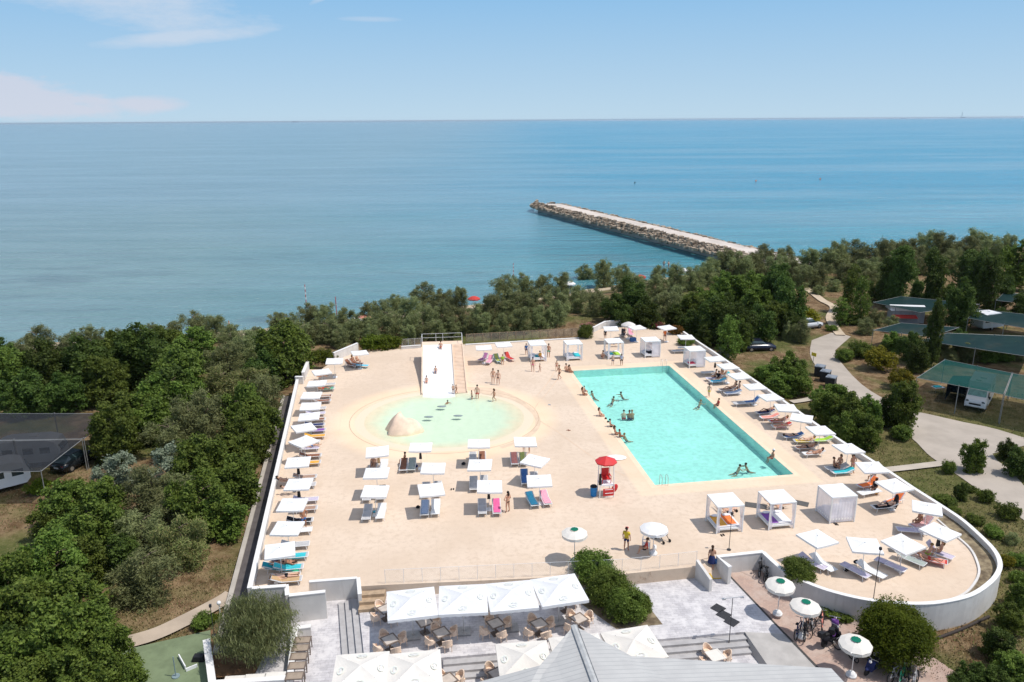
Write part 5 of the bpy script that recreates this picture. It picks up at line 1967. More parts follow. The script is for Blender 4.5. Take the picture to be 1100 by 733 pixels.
slide_m = mat('slide_white', (0.78, 0.765, 0.735), 0.35, 0.03, 1.0, spec=.4)
peach_m = mat('slide_peach', (0.74, 0.56, 0.42), 0.8, 0.06, 1.0)
mb = MB()
N_ = 24
ys = [-2.4 + (LS + 2.4) * i / N_ for i in range(N_ + 1)]
for a, c in zip(ys[:-1], ys[1:]):
    za, zc_ = (sz(a) if a > 0 else .02 + a * .14), (sz(c) if c > 0 else .02 + c * .14)
    mb.add([(.16, a, za), (WS - .1, a, za), (WS - .1, c, zc_), (.16, c, zc_)], [(0, 1, 2, 3)])
mb.build('slide_surface', slide_m, r, True)
for x0, x1, nm in ((0.0, .16, 'side_wall'), (WS - .10, WS, 'side_wall'), (WS + ST - .1, WS + ST, 'side_wall')):
    mb = MB()
    for a, c in zip(ys[:-1], ys[1:]):
        if c < 0:
            continue
        a = max(a, 0)
        za, zc_ = sz(a) + .14, sz(c) + .14
        mb.add([(x0, a, -.05), (x1, a, -.05), (x1, c, -.05), (x0, c, -.05), (x0, a, za), (x1, a, za), (x1, c, zc_), (x0, c, zc_)], [(4, 5, 6, 7), (0, 4, 7, 3), (1, 2, 6, 5), (0, 1, 5, 4), (2, 3, 7, 6)])
    mb.build(nm, peach_m, r)
nst = 36
for i in range(nst):
    a, c = LS * i / nst, LS * (i + 1) / nst
    z = sz(c)
    MB().box(((WS + WS + ST - .1) / 2, (a + c) / 2, z / 2), (ST - .102, c - a, z)).build('step', peach_m, r)
mb = MB().box(((WS + ST) / 2, LS + .8, HT / 2 - .03), (WS + ST - .01, 1.55, HT))
mb.build('platform', peach_m, r)
mb = MB()
for x in (0.05, 1.75, 2.6, WS + ST - .06):
    mb.tube((x, LS + 1.5, HT - .1), (x, LS + 1.5, HT + 1.0), .022, .022, 6)
for z in (HT + 1.0, HT + .5):
    mb.tube((.05, LS + 1.5, z), (WS + ST - .06, LS + 1.5, z), .018, .018, 6)
for x in (.05, WS + ST - .06):
    mb.tube((x, LS + .1, HT - .1), (x, LS + .1, HT + 1.0), .035, .035, 6)
    mb.tube((x, LS + .1, HT + 1.0), (x, LS + 1.5, HT + 1.0), .03, .03, 6)
mb.build('railing', wp, r)

# sand-coloured rock in the splash pool
rk = P(430.5, 467.5, -.2)
mb = MB()
for j in range(9):
    for i in range(22):
        a, k = 2 * math.pi * i / 22, j / 8
        rr = (1.75 + .28 * math.sin(3 * a + 1) + .15 * math.sin(5 * a)) * (1 - .80 * k ** 1.15) * (1 if j < 8 else .5)
        zz = 1.75 * math.sin(k * 1.5) * (1 - .22 * k * math.cos(a - .3)) * (1 + .05 * math.sin(4 * a))
        mb.v.append((rr * math.cos(a) + .12 * k, rr * math.sin(a) * .8, zz - .25))
for j in range(8):
    for i in range(22):
        k = (i + 1) % 22
        mb.f.append((j * 22 + i, j * 22 + k, (j + 1) * 22 + k, (j + 1) * 22 + i))
mb.f.append(tuple(8 * 22 + i for i in range(22)))
mb.m = [0] * len(mb.f)
o = mb.build('artificial_rock', mat('rock_sand', (0.80, 0.60, 0.46), .85, .10, 1.4, bmp=.4, bscale=4), None, True)
o.location = rk + V(0, .9, 0.1)
tag(o, 'sand-coloured rock mound standing in the splash pool', 'rock')

# post fence beyond the slide
wood2 = mat('fence_wood', (0.32, 0.235, 0.16), .9, .2, 2)
net_m = veil('fence_mesh', (0.45, 0.38, 0.30), .22)


def fence(name, a, c, n, h, z, label, last_white=False, m=wood2):
    r = thing(name, (a.x, a.y, z), 0, label, 'fence')
    d = (c - a) / n
    d.z = 0
    for i in range(n + 1):
        q = d * i
        mm = wp if (last_white and i == n) else m
        MB().box((q.x, q.y, h / 2), (.09, .09, h + (.5 if (last_white and i == n) else 0))).build('post', mm, r)
    MB().wall([V(0, 0, 0), d * n], .02, .08, h - .05).build('mesh_panel', net_m, r)
    mb = MB()
    mb.tube((0, 0, h - .03), d * n + V(0, 0, h - .03), .03, .03, 6)
    mb.build('rail', m, r)
    return r


fence('post_fence', P(501, 367.2, .1), P(623, 360.2, .1), 14, 1.15, .0, 'brown post fence with thin mesh beyond the slide and the fence daybeds', True)
fence('mesh_fence', P(432, 371.2, .35), P(452, 370, .35), 3, .95, .25, 'short grey mesh fence on the low wall beside the slide', m=mat('fence_grey', (.36, .34, .32), .8))

# pool ladders and shower
def ladder(p, rz, label):
    r = thing('pool_ladder', p, rz, label, 'pool ladder')
    for s in (-1, 1):
        pts = [V(-.35, s * .25, 0), V(-.35, s * .25, .55)]
        for i in range(7):
            a = math.pi * i / 6
            pts.append(V(-.35 + .3 * (1 - math.cos(a)), s * .25, .6 + .22 * math.sin(a)))
        pts.append(V(.25, s * .25, -.75))
        MB().path(pts, .022).build('handrail', steel, r)
    for z in (-.25, -.5):
        MB().box((.25, 0, z), (.07, .5, .03)).build('rung', steel, r)


ladder(PA + EX * .75 + EY * .1, DRZ + R(90), 'steel ladder at the pool corner nearest the red tower')
ladder(PA + EX * (PW - .7) + EY * (PL - .1), DRZ - R(90), 'steel ladder at the far pool corner')

# lifeguard tower
lp = P(650, 531.5, 0)
red = mat('tower_red', (0.60, 0.035, 0.035), .5, .06, 2, spec=.35)
r = thing('lifeguard_tower', lp, DRZ, 'red and white lifeguard tower with a small roof', 'lifeguard tower')
for x, y in ((-.58, -.5), (.58, -.5), (.50, .5), (-.50, .5)):
    MB().tube((x, y, 0), (x * .86, y * .86, 2.95), .04, .035, 8).build('post', wp, r)
mb = MB()
hw, z0 = .86, 2.90
n8 = [V(hw * math.cos(a), hw * math.sin(a), z0) for a in [2 * math.pi * i / 8 + .39 for i in range(8)]]
mb.add(n8 + [V(0, 0, z0 + .42)], [(i, (i + 1) % 8, 8) for i in range(8)])
mb.add(n8 + [q + V(0, 0, -.10) for q in n8], [(i, 8 + i, 8 + (i + 1) % 8, (i + 1) % 8) for i in range(8)])
mb.add([q + V(0, 0, -.1) for q in n8], [tuple(reversed(range(8)))])
mb.build('roof', red, r)
MB().box((0, 0, 1.02), (1.06, .92, .08)).build('platform', plastic, r)
mb = MB()
mb.box((.04, .05, 1.42), (.62, .55, .07))
mb.box((.04, .36, 1.78), (.62, .06, .72))
for s in (-1, 1):
    mb.box((.04 + s * .34, .05, 1.66), (.05, .55, .06))
    mb.box((.04 + s * .34, -.2, 1.32), (.05, .05, .62))
    mb.box((.04 + s * .34, .3, 1.32), (.05, .05, .62))
mb.build('seat', red, r)
for i in range(4):
    MB().tube((-.2 + .0, -.5 - .08 * (3 - i) * 1.2, .2 + i * .26), (.45, -.5 - .08 * (3 - i) * 1.2, .2 + i * .26), .022, .022, 6).build('rung', wp, r)
MB().box((.13, -.50, .45), (.88, .05, .60)).build('front_panel', red, r)
# things leaning on and hung from the tower
o = MB().ball((0, 0, 0), .24, 12, 8, (1, .28, 1.6)).build('rescue_board', red, None, True)
o.location = lp + EX * .72 + V(0, -.25, .62)
o.rotation_euler = (0, R(25), DRZ)
tag(o, 'red rescue float leaning against the lifeguard tower', 'rescue float')
r = thing('litter_bin', lp - EX * .95 - EY * .05, DRZ, 'blue bin with a dark lid beside the lifeguard tower', 'bin')
MB().tube((0, 0, .02), (0, 0, .80), .23, .28, 14).build('bin_body', mat('bin_blue', (.02, .20, .50), .5, .06), r)
MB().ball((0, 0, .80), .29, 14, 6, (1, 1, .55), z0=0).build('lid', black, r)
o = MB().box((0, 0, .45), (.22, .16, .9), taper=.75).build('bag', black)
o.location = lp - EX * .60 - EY * .6 + V(0, 0, 1.2)
tag(o, 'long black bag hung on the lifeguard tower post', 'bag')

# poles with lamps
def lamp_post(p, h, kind, label, lean=0.0):
    r = thing('lamp_post', p, DRZ, label, 'lamp post')
    dk_ = mat('pole_dark', (.045, .045, .05), .5)
    MB().tube((0, 0, 0), (0, 0, h), .024, .02, 8).build('pole', dk_ if kind != 'grey' else steel, r)
    MB().tube((0, 0, 0), (0, 0, .06), .14, .14, 10).build('base_plate', dk_, r)
    if kind == 'cross':
        MB().tube((-.55, 0, h), (.55, 0, h), .025, .025, 6).build('cross_arm', steel, r)
        for s in (-1, 1):
            MB().box((s * .55, 0, h - .03), (.22, .14, .05)).build('lamp_head', steel, r)
    else:
        MB().box((0, 0, h + .08), (.13, .13, .18)).build('lamp_head', dk_, r)


lamp_post(P(783, 591, 0), 2.7, 'dark', 'thin dark lamp pole rising in front of the orange-towel daybed')
lamp_post(P(938, 645, 0), 3.5, 'dark', 'thin dark lamp pole standing by the curved wall above the domed bush')
lamp_post(P(783, 693, -1.3), 3.2, 'cross', 'dark lamp pole with a cross arm at the end of the stone steps')
lamp_post(P(230, 683, ZG + .3), 2.0, 'dark', 'dark lamp pole at the corner of the green carpet')
lamp_post(P(800, 305, -1.0), 5.0, 'grey', 'tall grey pole with a white box among the shore trees')
o = MB().box((0, 0, 0), (.5, .3, .8)).build('electric_box', plastic)
o.location = P(790, 303, 2.2)
tag(o, 'small white box fixed high on the grey pole in the trees', 'box')

# dark mats on the deck
for (u, v, w_, l_, a, lb) in [(812, 543.5, 1.6, .8, -18, 'dark grey mat on the deck beside the purple-towel daybed'), (856, 540, 1.7, .75, -28, 'dark grey mat beyond the daybed of the purple towel'), (961, 592, .8, .5, -15, 'dark grey mat beside the lilac lounger on the terrace')]:
    mb = MB().box((0, 0, .016), (w_, l_, .024))
    o = mb.build('mat', mat('mat_grey', (.10, .095, .09), .9))
    o.location = P(u, v, 0)
    o.rotation_euler = (0, 0, R(a))
    tag(o, lb, 'mat')

# breakwater
r0, r1 = P(812, 275.5, -2.3), P(590, 221.5, -2.3)
r = thing('breakwater', (r0.x, r0.y, ZS), 0, 'long stone breakwater with a pale flat top running out into the sea', 'breakwater')
o0 = V(r0.x, r0.y, ZS)
bd = (r1 - r0).normalized()
bn = V(-bd.y, bd.x, 0)
bl_ = (r1 - r0).length
a_, c_ = r0 - bd * 25 - o0, r1 - o0
MB().prism([a_ + bn * 4.6, a_ - bn * 4.6, c_ - bn * 4.6, c_ + bd * 3, c_ + bn * 4.6], -1, 2.3).build('walkway', mat('pier_top', (.56, .49, .43), .9, .12, .25, bmp=.4, bscale=2), r)
mb = MB()
vs_a = [a_ + bn * 2.79, a_ + bn * 8, c_ + bn * 8 + bd * 4, c_ + bn * 2.79 + bd * 2]
q = random.Random(3)


def stone(mb, c, s):
    vs = []
    for x in (-1, 1):
        for y in (-1, 1):
            for z in (-1, 1):
                vs.append(c + V(x * s * q.uniform(.4, .8), y * s * q.uniform(.4, .8), z * s * q.uniform(.3, .6)))
    mb.add(vs, [(0, 1, 3, 2), (4, 6, 7, 5), (0, 4, 5, 1), (2, 3, 7, 6), (1, 5, 7, 3), (0, 2, 6, 4)])


for side_ in (1, -1):
    s = -20
    while s < bl_ + 7:
        for k in range(4 if side_ > 0 else 2):
            off = 5.1 + k * .75 + q.uniform(-.4, .4)
            if s > bl_:
                off *= max(.1, 1 - (s - bl_) / 12)
            z = (1.35 if side_ > 0 else .3) - k * .36 + q.uniform(-.25, .25)
            stone(mb, a_ + bd * (25 + s) + bn * off * side_ + V(0, 0, z), q.uniform(.45, 1.0))
        s += .75
tag(mb.build('rock_rubble', mat('rock_brown', (.33, .24, .165), .95, .5, .8, c2=(.48, .385, .29), bmp=.5, bscale=2), r), kind='stuff')

# marker poles, buoys and beach umbrellas along the shore
for (u, v, ub, lb) in [(330, 306, 339, 'thin striped marker pole standing at the water behind the trees'), (361.5, 319, 336, 'thin red marker pole standing at the beach behind the trees'), (551.5, 283, 306, 'thin striped marker pole at the water near the breakwater')]:
    zb = -3.6
    p = P(u, ub, zb)
    top = P(u, v, 2)
    # height found from the two pixels
    zt = zb
    while zt < 9 and P(u, v, zt).y > p.y:
        zt += .05
    r = thing('marker_pole', p, 0, lb, 'pole')
    nseg = 6
    hh = zt - zb
    MB().tube((0, 0, -.6), (0, 0, hh), .07, .06, 8).build('pole', mat('pole_red', (.45, .05, .05), .6), r)
    if 'striped' in lb:
        for i in range(nseg):
            MB().tube((0, 0, hh * (i + .1) / nseg), (0, 0, hh * (i + .55) / nseg), .075, .075, 8).build('white_band', plastic, r)
for (u, v, c, lb) in [(391, 339, 'salmon', 'salmon beach umbrella seen above the shore trees'), (382, 342, 'white', 'white beach umbrella next to the salmon beach umbrella'), (509, 319, 'red', 'red beach umbrella behind the shore trees'), (688, 296, 'red', 'red beach umbrella at the water near the breakwater'), (735, 289, 'white', 'white beach umbrella at the root of the breakwater'), (743, 291, 'white', 'second white beach umbrella, nearer the breakwater'), (612, 303, 'white', 'white beach umbrella hidden among the shore trees')]:
    zb = -3.0
    p = P(u, v, zb + 2.2)
    p.z = zb
    RUB = globals().setdefault('RUB', {})
    if c not in RUB:
        RUB[c] = round_umbrella(1.1, 1.9, .45, FB[c])
    inst(RUB[c], p, 0, lb, 'umbrellas on the beach', name='beach_umbrella')
for (u, v, c, lb) in [(682, 197, 'black', 'tiny dark buoy floating far out on the blue sea'), (812, 195, 'orange', 'tiny orange buoy floating out beyond the breakwater'), (881, 193, 'orange', 'tiny orange buoy farthest along the open sea')]:
    p = P(u, v, ZS)
    o = MB().ball((0, 0, 0), .38, 10, 6).tube((0, 0, .3), (0, 0, .6), .05, .03, 6).build('buoy', FB[c], None, True)
    o.location = p + V(0, 0, .3)
    tag(o, lb, 'buoy', 'buoys on the sea')
p = P(317, 131.6, ZS)
k = p.y / 1700
r = thing('ship', p, R(10), 'small dark cargo ship on the horizon', 'ship', sc=k)
MB().prism([(-5, -1.2), (5, -1.2), (6.5, 0), (5, 1.2), (-5, 1.2)], -.3, 1.2).build('hull', mat('ship_dark', (.22, .29, .36), .8), r)
MB().box((-3.4, 0, 2.0), (2.0, 1.8, 1.7)).build('bridge_house', mat('ship_pale', (.3, .36, .42), .8), r)
MB().tube((2.0, 0, 1.1), (2.0, 0, 3.2), .2, .12, 6).build('mast', mat('ship_dark', (.22, .29, .36), .8), r)
p = P(1033, 127.0, ZS)
k = p.y / 1000
r = thing('offshore_tower', p, 0, 'thin tower on the horizon at the end of the coast', 'tower', sc=k)
MB().tube((0, 0, 0), (0, 0, 7.5), .35, .15, 6).build('mast', mat('ship_dark', (.22, .29, .36), .8), r)
MB().box((1.5, 0, .6), (5, 2, 1.2)).build('plant_hall', mat('ship_dark', (.22, .29, .36), .8), r)

# ------------------------------------------------------------------ people
DG = None


def skin_mesh(name, joints, edges, rad, mat_, sub=1):
    """one continuous surface grown over a skeleton"""
    ks = list(joints)
    me = bpy.data.meshes.new(name)
    me.from_pydata([joints[k] for k in ks], [(ks.index(a), ks.index(b)) for a, b in edges], [])
    ob = bpy.data.objects.new('tmp', me)
    COL.objects.link(ob)
    sk = ob.modifiers.new('skin', 'SKIN')
    sk.use_smooth_shade = True
    for i, k in enumerate(ks):
        sv = me.skin_vertices[0].data[i]
        rr = rad[k]
        sv.radius = rr if isinstance(rr, tuple) else (rr, rr)
        sv.use_root = (i == 0)
    ss = ob.modifiers.new('sub', 'SUBSURF')
    ss.levels = ss.render_levels = sub
    dg = bpy.context.evaluated_depsgraph_get()
    dg.update()
    out = bpy.data.meshes.new_from_object(ob.evaluated_get(dg))
    out.name = name
    bpy.data.objects.remove(ob)
    out.materials.clear()
    out.materials.append(mat_)
    out.polygons.foreach_set('use_smooth', [True] * len(out.polygons))
    return out


SKIN = [mat('skin_' + str(i), c, .55, .06, 3, spec=.3) for i, c in enumerate([(.58, .33, .22), (.47, .245, .155), (.36, .17, .10), (.64, .40, .29)])]
HAIR = [mat('hair_' + str(i), c, .6, .15) for i, c in enumerate([(.018, .012, .010), (.055, .028, .014), (.22, .13, .05)])]
eye_m = mat('eye_dark', (.02, .015, .012), .3)

RAD = dict(pelvis=(.155, .115), waist=(.125, .10), chest=(.165, .115), neckb=(.075, .07), neck=(.055, .055), head0=(.075, .085), head1=(.09, .105), head2=(.062, .075),
           shL=.062, elL=.043, wrL=.030, haL=(.036, .022), shR=.062, elR=.043, wrR=.030, haR=(.036, .022),
           hipL=.088, knL=.060, caL=.056, anL=.036, toL=(.040, .028), hipR=.088, knR=.060, caR=.056, anR=.036, toR=(.040, .028))
EDG = [('pelvis', 'waist'), ('waist', 'chest'), ('chest', 'neckb'), ('neckb', 'neck'), ('neck', 'head0'), ('head0', 'head1'), ('head1', 'head2'),
       ('chest', 'shL'), ('shL', 'elL'), ('elL', 'wrL'), ('wrL', 'haL'), ('chest', 'shR'), ('shR', 'elR'), ('elR', 'wrR'), ('wrR', 'haR'),
       ('pelvis', 'hipL'), ('hipL', 'knL'), ('knL', 'caL'), ('caL', 'anL'), ('anL', 'toL'), ('pelvis', 'hipR'), ('hipR', 'knR'), ('knR', 'caR'), ('caR', 'anR'), ('anR', 'toR')]
# joints: person faces -Y, left is +X
POSE = {}


def pose(name, pel, torso, legs, arms, headdir=None):
    """torso: unit direction from pelvis to neck; legs/arms: lists of joint positions"""
    pel = V(*pel)
    t_ = V(*torso).normalized()
    J = dict(pelvis=pel, waist=pel + t_ * .17, chest=pel + t_ * .37, neckb=pel + t_ * .50, neck=pel + t_ * .565)
    hd = V(*(headdir or torso)).normalized()
    J['head0'] = J['neck'] + hd * .06
    J['head1'] = J['neck'] + hd * .135
    J['head2'] = J['neck'] + hd * .215
    for s, L in zip('LR', legs):
        for k, q in zip(('hip', 'kn', 'ca', 'an', 'to'), L):
            J[k + s] = V(*q)
    for s, L in zip('LR', arms):
        for k, q in zip(('sh', 'el', 'wr', 'ha'), L):
            J[k + s] = V(*q)
    POSE[name] = J


def leg(x, kn, an, hip, toe=(0, -.15, -.05)):
    kn, an, hip = V(*kn), V(*an), V(*hip)
    d = (an - kn)
    return [hip, kn, kn + d * .33 + V(0, .012, 0), an, an + V(*toe)]


def arm(sh, el, wr):
    sh, el, wr = V(*sh), V(*el), V(*wr)
    return [sh, el, wr, wr + (wr - el).normalized() * .085]


pose('stand', (0, 0, .93), (0, .03, 1),
     [leg(1, (.11, -.01, .49), (.115, .03, .075), (.10, 0, .86)), leg(-1, (-.13, -.03, .49), (-.145, 0, .075), (-.10, 0, .86))],
     [arm((.185, .01, 1.38), (.25, .04, 1.10), (.26, -.06, .86)), arm((-.185, .01, 1.38), (-.26, .03, 1.11), (-.25, -.05, .87))])
pose('akimbo', (0, 0, .93), (0, .02, 1),
     [leg(1, (.13, -.02, .49), (.16, .02, .075), (.10, 0, .86)), leg(-1, (-.12, -.02, .49), (-.13, .02, .075), (-.10, 0, .86))],
     [arm((.185, .01, 1.38), (.40, .06, 1.16), (.22, -.05, .99)), arm((-.185, .01, 1.38), (-.25, .02, 1.10), (-.20, -.16, 1.00))])
pose('walk', (0, 0, .92), (0, -.05, 1),
     [leg(1, (.10, -.20, .52), (.10, -.14, .09), (.10, -.02, .85)), leg(-1, (-.10, .03, .49), (-.10, .30, .13), (-.10, .01, .85), (0, -.13, -.07))],
     [arm((.185, -.02, 1.36), (.23, .15, 1.12), (.22, .06, .90)), arm((-.185, -.02, 1.36), (-.23, -.10, 1.10), (-.20, -.28, .98))])
pose('sit', (0, 0, .12), (0, .10, 1),
     [leg(1, (.12, -.42, .15), (.12, -.46, -.25), (.10, -.06, .11)), leg(-1, (-.13, -.42, .16), (-.15, -.42, -.25), (-.10, -.06, .11))],
     [arm((.185, .05, .57), (.24, .02, .30), (.16, -.20, .20)), arm((-.185, .05, .57), (-.25, .06, .30), (-.20, -.16, .19))])
pose('crouch', (0, .05, .30), (0, -.35, 1),
     [leg(1, (.15, -.30, .46), (.13, -.12, .075), (.10, .0, .29)), leg(-1, (-.15, -.30, .46), (-.13, -.10, .075), (-.10, .0, .29))],
     [arm((.185, -.12, .70), (.24, -.30, .55), (.15, -.42, .42)), arm((-.185, -.12, .70), (-.24, -.30, .55), (-.13, -.42, .44))])
pose('recline', (0, .12, .46), (0, .90, .42),
     [leg(1, (.11, -.34, .50), (.12, -.76, .43), (.10, .05, .45), (0, -.08, .12)), leg(-1, (-.13, -.30, .62), (-.13, -.60, .42), (-.10, .05, .45), (0, -.14, -.02))],
     [arm((.19, .56, .65), (.27, .34, .48), (.20, .12, .53)), arm((-.19, .56, .65), (-.30, .36, .48), (-.27, .10, .47))], (0, .70, .7))
pose('lie', (0, .05, .47), (0, 1, .02),
     [leg(1, (.12, -.40, .46), (.13, -.82, .45), (.10, -.02, .46), (0, -.10, .10)), leg(-1, (-.12, -.40, .46), (-.14, -.82, .45), (-.10, -.02, .46), (0, -.10, .10))],
     [arm((.19, .48, .47), (.34, .62, .46), (.22, .82, .47)), arm((-.19, .48, .47), (-.30, .26, .44), (-.27, -.02, .44))])
pose('swim', (0, .18, -.50), (0, -.38, 1),
     [leg(1, (.14, .40, -.62), (.13, .76, -.66), (.10, .24, -.52), (0, .13, -.05)), leg(-1, (-.14, .36, -.66), (-.14, .70, -.74), (-.10, .24, -.52), (0, .13, -.05))],
     [arm((.19, .02, -.10), (.40, -.16, -.16), (.34, -.42, -.12)), arm((-.19, .02, -.10), (-.42, -.10, -.18), (-.36, -.38, -.14))], (0, -.15, 1))


def hand_bits(mb, J):
    for s in 'LR':
        w, h = J['wr' + s], J['ha' + s]
        d = (h - w).normalized()
        side = d.orthogonal().normalized()
        pal = d.cross(side)
        for i, (o, ln) in enumerate(((-.027, .060), (-.009, .072), (.009, .068), (.026, .052))):
            a = h + side * o - d * .01
            m_ = a + d * ln * .55 + pal * .010
            mb.tube(a, m_, .0085, .0080, 5)
            mb.tube(m_, m_ + d * ln * .45 + pal * .018, .0080, .0055, 5)
        a = h - d * .045 + side * -.028
        mb.tube(a, a + d * .035 - side * .028 + pal * .012, .0105, .009, 5)
        mb.tube(a + d * .035 - side * .028 + pal * .012, a + d * .066 - side * .030 + pal * .022, .009, .006, 5)


def face_bits(mb, J, pn):
    hd = (J['head2'] - J['head0']).normalized()
    f = V(0, -1, 0) if pn not in ('recline', 'lie') else V(0, -.35, 1)
    f = (f - hd * f.dot(hd)).normalized()
    sd_ = hd.cross(f)
    c = J['head1']
    mb.tube(c + f * .095 + hd * .012, c + f * .118 - hd * .022, .010, .016, 6)
    for s in (-1, 1):
        mb.ball(c + sd_ * s * .088 - hd * .01, .022, 6, 4, (.5, 1, 1.3))
        mb.ball(c + sd_ * s * .034 + f * .096 + hd * .018, .010, 6, 4, mi=1)
    mb.box(c + f * .092 - hd * .055, (.045, .012, .010), M=Matrix((sd_, f, hd)).transposed(), mi=1)
    return f, sd_, hd


def merge(me, mb, extra):
    """add the small shapes to the grown body so it stays one mesh"""
    n = len(me.vertices)
    vs = [tuple(v.co) for v in me.vertices] + mb.v
    fs = [tuple(p.vertices) for p in me.polygons] + [tuple(i + n for i in f) for f in mb.f]
    ms = [0] * len(me.polygons) + mb.m
    out = bpy.data.meshes.new(me.name)
    out.from_pydata(vs, [], fs)
    for m in extra:
        out.materials.append(m)
    out.polygons.foreach_set('material_index', ms)
    out.polygons.foreach_set('use_smooth', [True] * len(fs))
    out.update()
    return out


BODY = {}
for pn, J in POSE.items():
    me = skin_mesh('body', J, EDG, RAD, SKIN[0])
    mb = MB()
    hand_bits(mb, J)
    f, sd_, hd = face_bits(mb, J, pn)
    body = merge(me, mb, [SKIN[0], eye_m])
    # hair: cap and, for long hair, a fall down the back
    hm = MB()
    c = J['head1'] + hd * .022 - f * .018
    M3 = Matrix((sd_, f, hd)).transposed()
    n0 = len(hm.v)
    hm.ball((0, 0, 0), .108, 12, 7, (.96, 1.06, 1.10), z0=-.30)
    hm.v = [tuple(c + M3 @ Vector(v)) for v in hm.v]
    short = hm.mesh('hair', HAIR[0], True)
    hm2 = MB()
    hm2.v, hm2.f, hm2.m = list(hm.v), list(hm.f), list(hm.m)
    b0 = c - f * .075 - hd * .02
    hm2.tube(b0, b0 - hd * .13 - f * .02, .075, .07, 8)
    hm2.tube(b0 - hd * .13 - f * .02, b0 - hd * .26 - f * .012, .07, .035, 8)
    long_ = hm2.mesh('hair', HAIR[1], True)

    def suit(keys, edges, grow, name):
        rr = {}
        for k in keys:
            q = RAD[k]
            rr[k] = tuple(x * grow + .008 for x in q) if isinstance(q, tuple) else q * grow + .008
        return skin_mesh(name, {k: J2[k] for k in keys}, edges, rr, FB['navy'])
    J2 = dict(J)
    for s in 'LR':
        J2['th' + s] = J['hip' + s].lerp(J['kn' + s], .55)
        J2['th2' + s] = J['hip' + s].lerp(J['kn' + s], .12)
        RAD['th' + s], RAD['th2' + s] = .074, .086
    J2['low'] = J['pelvis'].lerp(J['waist'], .30)
    RAD['low'] = (.145, .11)
    J2['bl'], J2['bh'] = J['waist'].lerp(J['chest'], .62), J['waist'].lerp(J['chest'], 1.0)
    RAD['bl'], RAD['bh'] = (.150, .112), (.158, .118)
    J2['slL'], J2['slR'] = J['shL'].lerp(J['elL'], .55), J['shR'].lerp(J['elR'], .55)
    RAD['slL'] = RAD['slR'] = .052
    BODY[pn] = dict(body=body, short=short, long=long_,
                    trunks=suit(['pelvis', 'low', 'hipL', 'thL', 'hipR', 'thR'], [('pelvis', 'low'), ('pelvis', 'hipL'), ('hipL', 'thL'), ('pelvis', 'hipR'), ('hipR', 'thR')], 1.10, 'swim_trunks'),
                    briefs=suit(['pelvis', 'low', 'th2L', 'th2R'], [('pelvis', 'low'), ('pelvis', 'th2L'), ('pelvis', 'th2R')], 1.04, 'swim_briefs'),
                    top=suit(['bl', 'bh'], [('bl', 'bh')], 1.04, 'bikini_top'),
                    shirt=suit(['waist', 'chest', 'neckb', 'shL', 'slL', 'shR', 'slR', 'low'], [('low', 'waist'), ('waist', 'chest'), ('chest', 'neckb'), ('chest', 'shL'), ('shL', 'slL'), ('chest', 'shR'), ('shR', 'slR')], 1.12, 'shirt'),
                    skirt=None)
q0 = MB()
n = 14
for z, rr in ((1.02, .15), (.80, .22), (.45, .27)):
    q0.v += [(rr * math.cos(2 * math.pi * i / n), .8 * rr * math.sin(2 * math.pi * i / n), z) for i in range(n)]
q0.f = [(j * n + i, j * n + (i + 1) % n, (j + 1) * n + (i + 1) % n, (j + 1) * n + i) for j in range(2) for i in range(n)]
q0.m = [0] * len(q0.f)
SKIRT = q0.mesh('skirt', FB['purple'], True)

prs = random.Random(21)


def person(p, face, pn, label, wear='trunks', c='navy', c2=None, skin=None, hair=None, sc=1.0, long_=False, group=None):
    """face: heading in degrees the person looks towards"""
    r = thing('person', p, R(face + 90), label, 'person', group, sc)
    b = BODY[pn]
    o = link('body', b['body'], r)
    o.material_slots[0].link = 'OBJECT'
    o.material_slots[0].material = SKIN[skin if skin is not None else prs.choice((0, 0, 1, 1, 2, 3))]
    o = link('hair', b['long' if long_ else 'short'], r)
    o.material_slots[0].link = 'OBJECT'
    o.material_slots[0].material = HAIR[hair if hair is not None else prs.choice((0, 0, 0, 1, 1, 2))]

    def put(nm, key, cc):
        o = link(nm, b[key] if key in b else SKIRT, r)
        o.material_slots[0].link = 'OBJECT'
        o.material_slots[0].material = FB[cc]
    if wear == 'trunks':
        put('swim_trunks', 'trunks', c)
    elif wear == 'briefs':
        put('swim_briefs', 'briefs', c)
    elif wear == 'bikini':
        put('bikini_bottom', 'briefs', c)
        put('bikini_top', 'top', c2 or c)
    elif wear == 'shirt':
        put('shirt', 'shirt', c)
        put('shorts', 'trunks', c2 or 'navy')
    elif wear == 'skirt':
        l_ = link('skirt', SKIRT, r)
        l_.material_slots[0].link = 'OBJECT'
        l_.material_slots[0].material = FB[c]
    return r


def at_px(u, v, z=0.0):
    return P(u, v, z)


